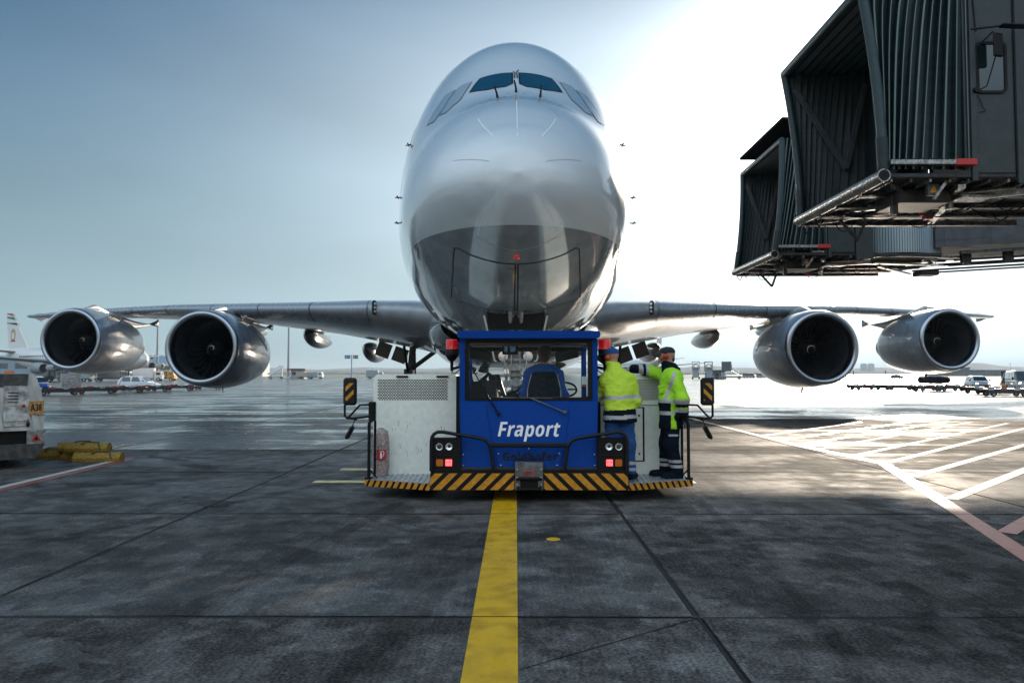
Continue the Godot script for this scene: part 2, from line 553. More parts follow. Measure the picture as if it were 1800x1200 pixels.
func make_ground_textures() -> void:
	# wear in painted lines
	tex.paint_wear = ImageTexture.create_from_image(levels(noise_img(41, 0.015, 6, 512, 512), 0.2, 0.55, 0.86, 1.0))
	var w := 1536
	var blot := noise_img(71, 0.006, 6, w, w)
	var fine := noise_img(72, 0.05, 5, w, w)
	var st := noise_img(73, 0.014, 5, w, 96)
	st.resize(w, w, Image.INTERPOLATE_CUBIC)       # streaks along the image's y, which runs along world z
	var diag := noise_img(74, 0.012, 5, w, 128)
	diag.resize(w, w, Image.INTERPOLATE_CUBIC)
	diag.rotate_90(CLOCKWISE)                      # streaks across the apron, as the water was swept
	for im in [blot, fine, st, diag]:
		im.convert(Image.FORMAT_L8)
	var b := blot.get_data()
	var f := fine.get_data()
	var s := st.get_data()
	var g := diag.get_data()
	var wet := PackedByteArray()
	var col := PackedByteArray()
	wet.resize(w * w)
	col.resize(w * w * 3)
	for i in w * w:
		var bl: float = b[i] / 255.0
		var fi: float = f[i] / 255.0
		var sk: float = s[i] / 255.0
		var dg: float = g[i] / 255.0
		# how wet: broad patches broken up by streaks
		var k := clampf((bl * 0.5 + dg * 0.5 + (fi - 0.5) * 0.35 - 0.44) * 5.0, 0.0, 1.0)
		wet[i] = int(clampf(0.62 - 0.36 * k + (fi - 0.5) * 0.24 + (sk - 0.5) * 0.14, 0.14, 0.95) * 255.0)
		var v := 0.72 + (bl - 0.5) * 0.34 + (fi - 0.5) * 0.26 + (sk - 0.5) * 0.26 + (dg - 0.5) * 0.20 - 0.06 * k
		v = clampf(v, 0.35, 1.0)
		col[i * 3] = int(v * 255.0)
		col[i * 3 + 1] = int(minf(v * 0.99, 1.0) * 255.0)
		col[i * 3 + 2] = int(minf(v * (0.94 + 0.10 * v), 1.0) * 255.0)
	tex.apron = ImageTexture.create_from_image(Image.create_from_data(w, w, false, Image.FORMAT_RGB8, col))
	var dryer := PackedByteArray()
	dryer.resize(w * w)
	for i in w * w:
		dryer[i] = clampi(int(wet[i] * 0.66 + 100.0), 70, 255)
	tex.apron_dry = ImageTexture.create_from_image(Image.create_from_data(w, w, false, Image.FORMAT_L8, dryer))
	for i in w * w:
		wet[i] = clampi(int(wet[i] * 0.62 - 8.0), 18, 255)
	tex.apron_rough = ImageTexture.create_from_image(Image.create_from_data(w, w, false, Image.FORMAT_L8, wet))
	# close-up: sharp-edged films of dried water, pits, the marks of the broom
	var k := 1536
	var gr := noise_img(81, 0.16, 4, k, k)
	var film := noise_img(83, 0.0075, 7, k, k)
	var film2 := noise_img(84, 0.017, 6, k, k)
	var br := noise_img(82, 0.10, 3, k, 80)
	br.resize(k, k, Image.INTERPOLATE_CUBIC)
	for im in [gr, film, film2, br]:
		im.convert(Image.FORMAT_L8)
	var ga := gr.get_data()
	var fa := film.get_data()
	var f2 := film2.get_data()
	var ba := br.get_data()
	var edge := PackedFloat32Array()
	for i in 256:
		edge.append(smoothstep(121.0, 133.0, i) * 27.0 + smoothstep(70.0, 200.0, i) * 26.0)
	var spot := PackedFloat32Array()
	for i in 256:
		spot.append(-26.0 * smoothstep(84.0, 66.0, i) + 38.0 * smoothstep(168.0, 176.0, i))
	var out := PackedByteArray()
	out.resize(ga.size())
	for i in ga.size():
		out[i] = clampi(int(139.0 + edge[fa[i]] * 0.75 + spot[f2[i]] * 0.7 + (ga[i] - 128) * 0.5 + (ba[i] - 128) * 0.14), 0, 255)
	tex.grain = ImageTexture.create_from_image(Image.create_from_data(k, k, false, Image.FORMAT_L8, out))

func concrete(tone: float, dry := false, damp := false) -> StandardMaterial3D:
	var m := mat(lin(0.49, 0.475, 0.43) * tone, 1.0)
	m.metallic_specular = (0.32 if damp else 0.08) if dry else 0.5
	m.albedo_texture = tex.apron
	m.roughness_texture = tex.apron_dry if dry else tex.apron_rough
	m.roughness_texture_channel = BaseMaterial3D.TEXTURE_CHANNEL_RED
	m.uv1_triplanar = true
	m.uv1_world_triplanar = true
	m.uv1_scale = Vector3.ONE / 46.0
	m.detail_enabled = true
	m.detail_albedo = tex.grain
	m.detail_blend_mode = BaseMaterial3D.BLEND_MODE_MUL
	m.detail_uv_layer = BaseMaterial3D.DETAIL_UV_2
	m.uv2_triplanar = true
	m.uv2_world_triplanar = true
	m.uv2_scale = Vector3.ONE / 7.3
	m.heightmap_enabled = true
	m.heightmap_texture = tex.apron_rough
	m.heightmap_scale = 0.1
	return m

# a painted shape on the slabs, cut where the joints run
func paint(polys: Array, m: Material, called: String, parent: Node, y := 0.004) -> void:
	var mb := MB.new()
	for poly in polys:
		var lo := Vector2(1e9, 1e9)
		var hi := -lo
		for p in poly:
			lo = lo.min(p)
			hi = hi.max(p)
		var i0 := floori((lo.x - SLAB_X0) / SLAB_X)
		var i1 := floori((hi.x - SLAB_X0) / SLAB_X)
		var j0 := floori((SLAB_Z0 - hi.y) / SLAB_Z)
		var j1 := floori((SLAB_Z0 - lo.y) / SLAB_Z)
		for i in range(i0, i1 + 1):
			for j in range(j0, j1 + 1):
				var x0 := SLAB_X0 + i * SLAB_X + 0.009
				var z0 := SLAB_Z0 - j * SLAB_Z - 0.009
				var cell := PackedVector2Array([Vector2(x0, z0), Vector2(x0 + SLAB_X - 0.018, z0), Vector2(x0 + SLAB_X - 0.018, z0 - SLAB_Z + 0.018), Vector2(x0, z0 - SLAB_Z + 0.018)])
				for piece in Geometry2D.intersect_polygons(poly, cell):
					var ids := Geometry2D.triangulate_polygon(piece)
					for k in range(0, ids.size(), 3):
						var a := Vector3(piece[ids[k]].x, y, piece[ids[k]].y)
						var b := Vector3(piece[ids[k + 1]].x, y, piece[ids[k + 1]].y)
						var c := Vector3(piece[ids[k + 2]].x, y, piece[ids[k + 2]].y)
						if (b - a).cross(c - a).y < 0:
							mb.tri(a, c, b)
						else:
							mb.tri(a, b, c)
	obj(called, mb, m, parent)

func stripe(a: Vector2, b: Vector2, w: float) -> PackedVector2Array:
	var s := (b - a).normalized().orthogonal() * w * 0.5
	return PackedVector2Array([a + s, b + s, b - s, a - s])

func make_ground() -> void:
	var wet_tones := [concrete(1.0), concrete(0.88), concrete(1.1)]
	var damp_tones := [concrete(1.0, true, true), concrete(0.88, true, true), concrete(1.1, true, true)]
	var dry_tones := [concrete(1.0, true), concrete(0.86, true), concrete(1.13, true)]
	var far := concrete(1.0)
	var sheet := MB.new()
	var cuts := [-4500.0, -1500.0, -400.0, -100.0, 100.0, 400.0, 1500.0, 4500.0]
	var zc := [400.0, 100.0, 0.0, -100.0, -400.0, -1500.0, -4600.0]
	for i in cuts.size() - 1:
		for j in zc.size() - 1:
			sheet.quad(Vector3(cuts[i], -0.014, zc[j]), Vector3(cuts[i + 1], -0.014, zc[j]), Vector3(cuts[i + 1], -0.014, zc[j + 1]), Vector3(cuts[i], -0.014, zc[j + 1]))
	var ground := struct("ground", sheet, far)
	# dark joint filler under the slabs
	var fill := MB.new()
	for i in SLAB_NX + 1:
		var x := SLAB_X0 + i * SLAB_X
		fill.box(Vector3(x, -0.010, SLAB_Z0 - SLAB_Z * SLAB_NZ * 0.5), Vector3(0.05, 0.006, SLAB_Z * SLAB_NZ))
	for j in SLAB_NZ + 1:
		fill.box(Vector3(SLAB_X0 + SLAB_X * SLAB_NX * 0.5, -0.0085, SLAB_Z0 - j * SLAB_Z), Vector3(SLAB_X * SLAB_NX, 0.006, 0.05))
	obj("joint_filler", fill, M.rubber, ground)
	# the slabs: three shapes with chipped corners, three tones
	var rng := RandomNumberGenerator.new()
	rng.seed = 5
	var shapes := []
	for k in 3:
		var mb := MB.new()
		var hx := SLAB_X * 0.5 - 0.008
		var hz := SLAB_Z * 0.5 - 0.008
		var ring := []
		for c in [Vector2(-1, 1), Vector2(1, 1), Vector2(1, -1), Vector2(-1, -1)]:
			var chip := rng.randf_range(0.006, 0.03)
			var p := Vector2(c.x * hx, c.y * hz)
			var q1 := p - Vector2(0, c.y * chip)
			var q2 := p - Vector2(c.x * chip, 0)
			if c.x * c.y < 0:
				ring.append_array([q2, q1])
			else:
				ring.append_array([q1, q2])
		ring = [ring[1], ring[2], ring[3], ring[4], ring[5], ring[6], ring[7], ring[0]]
		var top := []
		for p in ring:
			top.append(Vector3(p.x * (1.0 - 0.004 / hx), 0.0, p.y * (1.0 - 0.004 / hz)))
		var area := 0.0
		for i in ring.size():
			area += ring[i].cross(ring[(i + 1) % ring.size()])
		if area > 0:
			ring.reverse()
			top.reverse()
		mb.fan(top)
		for i in ring.size():
			var j := (i + 1) % ring.size()
			mb.quad(Vector3(ring[i].x, -0.004, ring[i].y), Vector3(ring[j].x, -0.004, ring[j].y), top[j], top[i])
			mb.quad(Vector3(ring[i].x, -0.016, ring[i].y), Vector3(ring[j].x, -0.016, ring[j].y), Vector3(ring[j].x, -0.004, ring[j].y), Vector3(ring[i].x, -0.004, ring[i].y))
		shapes.append(mb.mesh())
	for i in SLAB_NX:
		for j in SLAB_NZ:
			var o := obj("slab", shapes[rng.randi() % 3], (wet_tones if (j > 4 and i < 6) or j > 7 else (damp_tones if i < 6 and j > 1 else dry_tones))[rng.randi() % 3], ground)
			o.position = Vector3(SLAB_X0 + (i + 0.5) * SLAB_X, 0, SLAB_Z0 - (j + 0.5) * SLAB_Z)
	# markings
	paint([PackedVector2Array([Vector2(-0.30, 2.0), Vector2(0.012, 2.0), Vector2(0.006, -36.0), Vector2(-0.30, -36.0)])], M.yellow_paint, "centre_line", ground)
	var dot := PackedVector2Array()
	for k in 18:
		dot.append(Vector2(0.375 + 0.072 * cos(TAU * k / 18), -7.77 + 0.085 * sin(TAU * k / 18)))
	paint([dot], M.yellow_paint, "yellow_spot", ground)
	paint([stripe(Vector2(-3.12, -11.87), Vector2(-0.5, -11.87), 0.26), stripe(Vector2(-3.05, -13.4), Vector2(-0.5, -13.4), 0.26),
		stripe(Vector2(0.8, -11.87), Vector2(2.75, -11.87), 0.26), stripe(Vector2(0.8, -13.4), Vector2(2.75, -13.4), 0.26)], M.pale_yellow, "stop_bar", ground)
	# red and white service line on the left
	paint([stripe(Vector2(-7.46, -9.0), Vector2(-7.70, -15.0), 0.15)], M.white_line, "service_line_white", ground)
	paint([stripe(Vector2(-7.31, -9.0), Vector2(-7.50, -15.15), 0.14), stripe(Vector2(-7.45, -15.1), Vector2(-9.2, -15.35), 0.13)], M.red_line, "service_line_red", ground)
	marks_right(ground)
	stains(ground)

# films of dried water, oil spots and tyre marks: thin uneven shapes with edges of their own
func stains(ground: Node) -> void:
	var rng := RandomNumberGenerator.new()
	rng.seed = 2024
	var n := FastNoiseLite.new()
	n.seed = 6
	n.frequency = 1.0
	n.fractal_octaves = 4
	var dark := mat(lin(0.03, 0.03, 0.032), 0.75, 0.0, {"alpha": 0.22, "spec": 0.1})
	var pale := mat(lin(0.42, 0.42, 0.41), 0.8, 0.0, {"alpha": 0.09, "spec": 0.1})
	var tyre := mat(lin(0.02, 0.02, 0.02), 0.7, 0.0, {"alpha": 0.14, "spec": 0.1})
	for k in 74:
		var c := Vector2(rng.randf_range(-9.0, 9.5), -rng.randf_range(4.2, 15.5))
		var long_ := rng.randf_range(0.06, 0.9) * (0.35 if rng.randf() < 0.5 else 1.0)
		var wide := long_ * rng.randf_range(0.16, 0.55)
		var turn := rng.randf_range(-0.5, 0.5) + (1.2 if rng.randf() < 0.45 else 0.2)
		var p := PackedVector2Array()
		for i in 64:
			var a := TAU * i / 64
			var r := 1.0 + 0.75 * n.get_noise_3d(cos(a) * 1.3, sin(a) * 1.3, k * 7.0) + 0.22 * n.get_noise_3d(cos(a) * 6.0, sin(a) * 6.0, k * 3.0)
			p.append(c + Vector2(cos(a) * long_ * r, sin(a) * wide * r).rotated(turn))
		paint([p], dark if k % 2 else pale, "stain", ground, 0.0012 + 0.00003 * k)
	for q in [[-2.6, -4.0, 0.22, 0.24], [-1.0, -4.0, 0.22, 0.24], [3.1, -4.2, -0.05, 0.30], [4.6, -4.2, -0.05, 0.30], [-6.2, -4.4, 0.5, 0.26], [1.9, -4.0, 0.12, 0.16]]:
		var a := PackedVector2Array()
		var b := PackedVector2Array()
		for i in 30:
			var z: float = q[1] - i * 0.42
			var x: float = q[0] + q[2] * i * 0.42 - 0.006 * pow(i * 0.42, 2.0) * signf(q[2])
			var w: float = q[3] * (0.5 + 0.32 * n.get_noise_2d(i * 1.7, q[0] * 9.0))
			a.append(Vector2(x - w, z))
			b.append(Vector2(x + w * (0.8 + 0.3 * n.get_noise_2d(i * 2.3, q[0])), z))
		b.reverse()
		a.append_array(b)
		paint([a], tyre, "tyre_mark", ground, 0.0009)

func marks_right(ground: Node) -> void:
	paint([stripe(Vector2(6.52, -30.0), Vector2(6.56, -18.0), 0.17), stripe(Vector2(6.56, -17.9), Vector2(6.82, -14.4), 0.18), stripe(Vector2(6.80, -14.25), Vector2(3.55, -3.35), 0.20)], M.red_line, "stand_edge_line", ground)
	paint([stripe(Vector2(6.67, -17.0), Vector2(15.7, -26.6), 0.17), stripe(Vector2(6.80, -15.6), Vector2(16.6, -26.0), 0.17),
		stripe(Vector2(6.95, -14.45), Vector2(16.9, -25.0), 0.18), stripe(Vector2(6.40, -12.48), Vector2(15.9, -22.1), 0.18), stripe(Vector2(5.75, -10.25), Vector2(14.0, -18.7), 0.19)], M.white_line, "hatch_line", ground)
	paint([stripe(Vector2(6.62, -20.65), Vector2(11.9, -26.6), 0.15), stripe(Vector2(6.64, -19.3), Vector2(13.6, -26.6), 0.15), stripe(Vector2(6.68, -18.15), Vector2(15.0, -26.8), 0.15),
		stripe(Vector2(5.12, -8.1), Vector2(8.0, -11.0), 0.19)], M.red_line, "hatch_line", ground)

# ---------------------------------------------------------------- the airliner
# fuselage stations: distance behind the nose, crown, keel, half width, height of greatest width
const FS := [0, .1, .25, .5, .8, 1, 1.5, 2, 3, 4, 5, 6, 7, 8, 9, 10, 11, 12.5, 46, 50, 55, 60, 65, 70, 72.5]
const F_TOP := [5.25, 5.66, 5.9, 6.18, 6.42, 6.58, 6.95, 7.25, 7.79, 8.6, 9.5, 10.2, 10.66, 10.9, 11.0, 11.04, 11.05, 11.05, 11.05, 11.05, 11.0, 10.6, 10.2, 9.4, 8.8]
const F_KEEL := [5.25, 4.93, 4.77, 4.6, 4.46, 4.34, 4.09, 3.86, 3.44, 3.12, 2.9, 2.72, 2.58, 2.5, 2.44, 2.4, 2.4, 2.4, 2.4, 2.6, 3.5, 4.8, 6.2, 7.6, 8.2]
const F_WIDE := [0, .52, .84, 1.2, 1.5, 1.65, 1.93, 2.15, 2.45, 2.65, 2.82, 2.98, 3.13, 3.26, 3.38, 3.47, 3.53, 3.57, 3.57, 3.5, 3.2, 2.6, 1.8, .9, .3]
const F_MID := [5.25, 5.25, 5.25, 5.25, 5.25, 5.25, 5.25, 5.25, 5.3, 5.4, 5.5, 5.58, 5.65, 5.7, 5.75, 5.8, 5.8, 5.8, 5.8, 5.9, 6.4, 7.2, 8, 8.5, 8.5]
const PAINT_Y := 4.46

func slope_at(xs: Array, ys: Array, k: int) -> float:
	var last := xs.size() - 1
	if k == 0:
		return (ys[1] - ys[0]) / (xs[1] - xs[0])
	if k == last:
		return (ys[k] - ys[k - 1]) / (xs[k] - xs[k - 1])
	var h0: float = xs[k] - xs[k - 1]
	var h1: float = xs[k + 1] - xs[k]
	var d0: float = (ys[k] - ys[k - 1]) / h0
	var d1: float = (ys[k + 1] - ys[k]) / h1
	if d0 * d1 <= 0.0:
		return 0.0
	var w1 := 2.0 * h1 + h0
	var w2 := h1 + 2.0 * h0
	return (w1 + w2) / (w1 / d0 + w2 / d1)

func curve(xs: Array, ys: Array, x: float) -> float:
	var i := 0
	while i < xs.size() - 2 and x > xs[i + 1]:
		i += 1
	var h: float = xs[i + 1] - xs[i]
	var t := clampf((x - xs[i]) / h, 0.0, 1.0)
	var a := slope_at(xs, ys, i) * h
	var b := slope_at(xs, ys, i + 1) * h
	var t2 := t * t
	var t3 := t2 * t
	return (2 * t3 - 3 * t2 + 1) * ys[i] + (t3 - 2 * t2 + t) * a + (3 * t2 - 2 * t3) * ys[i + 1] + (t3 - t2) * b

var section_cache := {}

func section(s: float) -> Array:
	var key := snappedf(s, 0.0005)
	if not section_cache.has(key):
		section_cache[key] = [curve(FS, F_TOP, s), curve(FS, F_KEEL, s), curve(FS, F_WIDE, s), curve(FS, F_MID, s)]
	return section_cache[key]

# a point of the skin: s behind the nose, angle from the crown, positive towards +x; out lifts it off the skin
func skin(s: float, ph: float, out := 0.0) -> Vector3:
	var p := skin0(s, ph)
	return p if out == 0.0 else p + skin_normal(s, ph) * out

func skin0(s: float, ph: float) -> Vector3:
	var k := section(s)
	var c := cos(ph)
	var sn := sin(ph)
	if c >= 0.0:
		return Vector3(k[2] * signf(sn) * pow(absf(sn), 2.0 / 2.04), k[3] + (k[0] - k[3]) * pow(c, 2.0 / 2.04), -s)
	return Vector3(k[2] * sn, k[3] + (k[3] - k[1]) * c, -s)

func skin_normal(s: float, ph: float) -> Vector3:
	if s < 0.004:
		return Vector3(0, 0, 1)
	var ds := minf(0.02, s * 0.3)
	var a := skin0(s + ds, ph) - skin0(s - ds, ph)
	var b := skin0(s, ph + 0.01) - skin0(s, ph - 0.01)
	return b.cross(a).normalized() * -1.0 if b.cross(a).dot(skin0(s, ph) - Vector3(0, section(s)[3], -s)) < 0.0 else b.cross(a).normalized()

func skin_grid(angles: Callable, stations: Array, cols: int) -> MB:
	var mb := MB.new()
	var k := 0
	for i in stations.size():
		var s: float = stations[i]
		var span: Vector2 = angles.call(s)
		for j in cols + 1:
			var ph := lerpf(span.x, span.y, float(j) / cols)
			mb.v.append(skin0(s, ph))
			mb.n.append(skin_normal(s, ph))
	for i in stations.size() - 1:
		for j in cols:
			var a := i * (cols + 1) + j
			var b := a + 1
			var c := a + cols + 1
			var d := c + 1
			for t in [[a, b, d], [a, d, c]]:
				var m: Vector3 = (mb.v[t[1]] - mb.v[t[0]]).cross(mb.v[t[2]] - mb.v[t[0]])
				if m.length_squared() < 1e-14:
					continue
				if m.dot(mb.n[t[0]] + mb.n[t[1]] + mb.n[t[2]]) > 0:
					mb.idx.append_array([t[0], t[2], t[1]])
				else:
					mb.idx.append_array([t[0], t[1], t[2]])
	return mb

func paint_angle(s: float) -> float:      # where the skin passes through the height of the grey belly paint
	var k := section(s)
	if k[1] >= PAINT_Y:
		return PI
	return PI - acos(clampf((k[3] - PAINT_Y) / (k[3] - k[1]), -1, 1))

# a patch of skin inside a polygon of (s, angle), lifted by out
func skin_patch(poly: Array, out: float, depth := 3) -> MB:
	var mb := MB.new()
	var mid := Vector2.ZERO
	for p in poly:
		mid += p / poly.size()
	for i in poly.size():
		patch_tri(mb, mid, poly[i], poly[(i + 1) % poly.size()], out, depth)
	return mb

func patch_tri(mb: MB, a: Vector2, b: Vector2, c: Vector2, out: float, depth: int) -> void:
	if depth == 0:
		var k := mb.v.size()
		for p in [a, b, c]:
			mb.v.append(skin(p.x, p.y, out))
			mb.n.append(skin_normal(p.x, p.y))
		var m := (mb.v[k + 1] - mb.v[k]).cross(mb.v[k + 2] - mb.v[k])
		if m.dot(mb.n[k]) > 0:
			mb.idx.append_array([k, k + 2, k + 1])
		else:
			mb.idx.append_array([k, k + 1, k + 2])
		return
	var ab := (a + b) * 0.5
	var bc := (b + c) * 0.5
	var ca := (c + a) * 0.5
	patch_tri(mb, a, ab, ca, out, depth - 1)
	patch_tri(mb, ab, b, bc, out, depth - 1)
	patch_tri(mb, ca, bc, c, out, depth - 1)
	patch_tri(mb, ab, bc, ca, out, depth - 1)

# a seam or trim that follows the skin through a list of (s, angle)
func skin_ribbon(mb: MB, pts: Array, w: float, out: float, closed := false) -> void:
	var dense := []
	var count := pts.size() if closed else pts.size() - 1
	for i in count:
		var a: Vector2 = pts[i]
		var b: Vector2 = pts[(i + 1) % pts.size()]
		for k in 6:
			dense.append(a.lerp(b, k / 6.0))
	dense.append(pts[0] if closed else pts[-1])
	var left := []
	var right := []
	for i in dense.size():
		var p0: Vector2 = dense[maxi(i - 1, 0)]
		var p1: Vector2 = dense[mini(i + 1, dense.size() - 1)]
		var c := skin(dense[i].x, dense[i].y, out)
		var f := (skin0(p1.x, p1.y) - skin0(p0.x, p0.y)).normalized()
		var s := f.cross(skin_normal(dense[i].x, dense[i].y)).normalized() * w * 0.5
		left.append(c + s)
		right.append(c - s)
	mb.grid([PackedVector3Array(right), PackedVector3Array(left)])

func mirror(pts: Array) -> Array:
	var r := []
	for p in pts:
		r.append(Vector2(p.x, -p.y))
	return r

func inset(pts: Array, k: float) -> Array:
	var mid := Vector2.ZERO
	for p in pts:
		mid += p / pts.size()
	var r := []
	for p in pts:
		r.append(mid + (p - mid) * k)
	return r

func foil(t: float) -> Vector2:   # supercritical-like section: upper and lower height at chord fraction t, of unit thickness
	var th := 5.0 * (0.2969 * sqrt(t) - 0.126 * t - 0.3516 * t * t + 0.2843 * t * t * t - 0.1015 * t * t * t * t)
	var cam := 0.10 * (1.0 - pow(2.0 * t - 1.0, 2.0)) * t
	return Vector2(th * 0.95 + cam, -th * 0.95 + cam)

# lofted wing: stations [span, leading edge s, chord, thickness, leading edge y, trailing edge y]
func wing_mesh(st: Array, side: float, part := "all") -> MB:
	var ts := []
	for i in 25:
		ts.append(pow(i / 24.0, 1.8))
	var rows := []
	var fine := []
	for i in st.size() - 1:
		for k in 4:
			var r := []
			for c in 6:
				r.append(lerpf(st[i][c], st[i + 1][c], k / 4.0))
			fine.append(r)
	fine.append(st[-1])
	for q in fine:
		var row := PackedVector3Array()
		var pts := []
		for i in range(24, -1, -1):
			pts.append(Vector2(ts[i], foil(ts[i]).x))
		for i in range(1, 25):
			pts.append(Vector2(ts[i], foil(ts[i]).y))
		for p in pts:
			if part == "edge" and p.x > 0.085:
				continue
			var lift := 1.004 if part == "edge" else 1.0
			row.append(Vector3(side * q[0], lerpf(q[4], q[5], p.x) + p.y * q[3] * lift, -(q[1] + (p.x - (0.004 if part == "edge" else 0.0)) * q[2])))
		rows.append(row)
	var mb := MB.new()
	mb.grid(rows, false, side < 0)
	if part == "all":
		var tip := Array(rows[-1])
		if side > 0:
			tip.reverse()
		mb.fan(tip)
	return mb

var fan_blade_mesh: ArrayMesh
var spiral_mesh: ArrayMesh
var nacelle_meshes := {}

func blade() -> ArrayMesh:
	var rows := []
	for i in 7:
		var t := i / 6.0
		var r := lerpf(0.44, 1.47, t)
		var tw := lerpf(0.55, 1.12, t)
		var ch := lerpf(0.30, 0.52, sin(t * PI * 0.75)) * (1.0 - 0.15 * t)
		var lean := 0.20 * sin(t * 2.6) - 0.10 * t
		var row := PackedVector3Array()
		for j in 5:
			var c := (j / 4.0 - 0.5) * ch
			row.append(Vector3(r, 0, 0) + Vector3(0, sin(tw) * c + lean, cos(tw) * c) + Vector3(0, 0, -0.05 * cos((j / 4.0 - 0.5) * PI)))
		rows.append(row)
	var mb := MB.new()
	mb.grid(rows)
	return mb.mesh()

func engine(parent: Node, called: String, where: Vector3, side: float) -> void:
	var e := Node3D.new()
	e.name = called
	while parent.has_node(NodePath(e.name)):
		e.name = "engine_%03d" % parent.get_child_count()
	parent.add_child(e, true)
	e.position = where
	e.rotation = Vector3(deg_to_rad(-2.0), deg_to_rad(1.6) * side, 0)
	if nacelle_meshes.is_empty():
		var turn := Basis(Vector3(1, 0, 0), Vector3(0, 0, -1), Vector3(0, 1, 0))   # lathe axis +y to -z (aft)
		var cowl := MB.new().at(Vector3.ZERO, turn)
		var prof := []
		for p in [Vector2(1.80, 0.10), Vector2(1.86, 0.30), Vector2(1.905, 0.7), Vector2(1.93, 1.2), Vector2(1.945, 1.9), Vector2(1.92, 2.6), Vector2(1.85, 3.4), Vector2(1.73, 4.3), Vector2(1.60, 5.0), Vector2(1.50, 5.45), Vector2(1.44, 5.44), Vector2(1.42, 5.0), Vector2(1.38, 4.4)]:
			prof.append(p)
		cowl.lathe(prof, 72)
		nacelle_meshes.cowl = cowl.mesh()
		var lip := MB.new().at(Vector3.ZERO, turn)
		var lp := []
		for i in 19:
			var t := PI * i / 18.0 - PI * 0.5
			# from the throat round the highlight to the outer skin
			var r := 1.655 + 0.148 * sin(t)
			lp.append(Vector2(r, 0.10 - 0.19 * cos(t)))
		lp.push_front(Vector2(1.500, 0.22))
		lp.push_front(Vector2(1.488, 0.42))
		lip.lathe(lp, 72)
		nacelle_meshes.lip = lip.mesh()
		var duct := MB.new().at(Vector3.ZERO, turn)
		duct.lathe([Vector2(1.44, 4.3), Vector2(1.47, 2.2), Vector2(1.485, 1.75), Vector2(1.475, 1.2), Vector2(1.480, 0.75), Vector2(1.492, 0.40)], 72)
		nacelle_meshes.duct = duct.mesh()
		var back := MB.new().at(Vector3.ZERO, turn)
		back.lathe([Vector2(1.47, 2.3), Vector2(0.3, 2.28)], 48)
		nacelle_meshes.back = back.mesh()
		var sp := MB.new().at(Vector3.ZERO, turn)
		sp.lathe([Vector2(0.005, 1.02), Vector2(0.07, 1.06), Vector2(0.16, 1.16), Vector2(0.26, 1.32), Vector2(0.36, 1.50), Vector2(0.45, 1.70), Vector2(0.46, 1.86)], 36)
		nacelle_meshes.spinner = sp.mesh()
		var core := MB.new().at(Vector3.ZERO, turn)
		core.lathe([Vector2(1.15, 4.6), Vector2(1.12, 5.2), Vector2(1.0, 6.0), Vector2(0.82, 6.9), Vector2(0.70, 7.2), Vector2(0.62, 7.15)], 40)
		nacelle_meshes.core = core.mesh()
		var plug := MB.new().at(Vector3.ZERO, turn)
		plug.lathe([Vector2(0.55, 6.6), Vector2(0.48, 7.2), Vector2(0.3, 7.8), Vector2(0.05, 8.2)], 32)
		nacelle_meshes.plug = plug.mesh()
		fan_blade_mesh = blade()
		# the white comma painted on the spinner: a strip that winds round the cone
		var rows := []
		for i in 22:
			var t := i / 21.0
			var a := -0.6 + t * 4.9
			var rr := 0.10 + 0.13 * t
			var z := 1.06 + (rr - 0.07) * 1.30
			var wd := 0.030 * sin(PI * (0.08 + 0.9 * t))
			rows.append(PackedVector3Array([Vector3((rr + 0.006) * cos(a), (rr + 0.006) * sin(a), -(z - 0.012)), Vector3((rr + wd + 0.006) * cos(a), (rr + wd + 0.006) * sin(a), -(z - 0.012 + wd * 1.25))]))
		var sm := MB.new()
		sm.grid(rows)
		spiral_mesh = sm.mesh()
		var roots := MB.new()
		for i in 24:
			var a := TAU * i / 24.0
			roots.sphere(Vector3(0.475 * cos(a), 0.475 * sin(a), -1.70), Vector3(0.014, 0.014, 0.02), 6, 4)
		nacelle_meshes.roots = roots.mesh()
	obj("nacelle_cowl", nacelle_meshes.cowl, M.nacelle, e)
	obj("intake_lip", nacelle_meshes.lip, M.lip, e)
	obj("intake_duct", nacelle_meshes.duct, M.liner, e)
	obj("stator_ring", nacelle_meshes.back, M.black, e)
	obj("spinner", nacelle_meshes.spinner, M.gloss_black, e)
	obj("spinner_swirl", spiral_mesh, M.spiral, e)
	stuff(obj("blade_root", nacelle_meshes.roots, M.steel, e))
	obj("exhaust_nozzle", nacelle_meshes.core, M.dark_metal, e)
	obj("exhaust_plug", nacelle_meshes.plug, M.dark_metal, e)
	for i in 24:
		var b := obj("fan_blade", fan_blade_mesh, M.fan, e)
		b.transform = Transform3D(Basis(Vector3(0, 0, 1), TAU * i / 24.0), Vector3(0, 0, -1.72))
	# strake, vent and drain mast
	var st := MB.new()
	var in_side := -side
	st.at(Vector3(in_side * 1.30, 1.36, -1.7), Basis(Vector3(0, 0, 1), deg_to_rad(-43.0 * in_side)))
	st.prism(PackedVector2Array([Vector2(0, -0.02), Vector2(0.02, -0.02), Vector2(0.012, 0.34), Vector2(0.004, 0.34)]), -1.1, 0.35)
	obj("nacelle_strake", st, M.nacelle, e)
	var dm := MB.new()
	dm.bar(Vector3(0.05, -1.86, -2.6), Vector3(0.05, -2.14, -2.75), 0.03, 0.16, Vector3(0, 0, 1))
	obj("drain_mast", dm, M.dark_metal, e)
	var seam := MB.new().at(Vector3.ZERO, Basis(Vector3(1, 0, 0), Vector3(0, 0, -1), Vector3(0, 1, 0)))
	seam.lathe([Vector2(1.932, 1.28), Vector2(1.937, 1.30)], 72)
	obj("cowl_seam", seam, M.line, e)
	var seam2 := MB.new().at(Vector3.ZERO, seam.xf.basis)
	seam2.lathe([Vector2(1.853, 3.40), Vector2(1.851, 3.42)], 72)
	obj("cowl_seam", seam2, M.line, e)

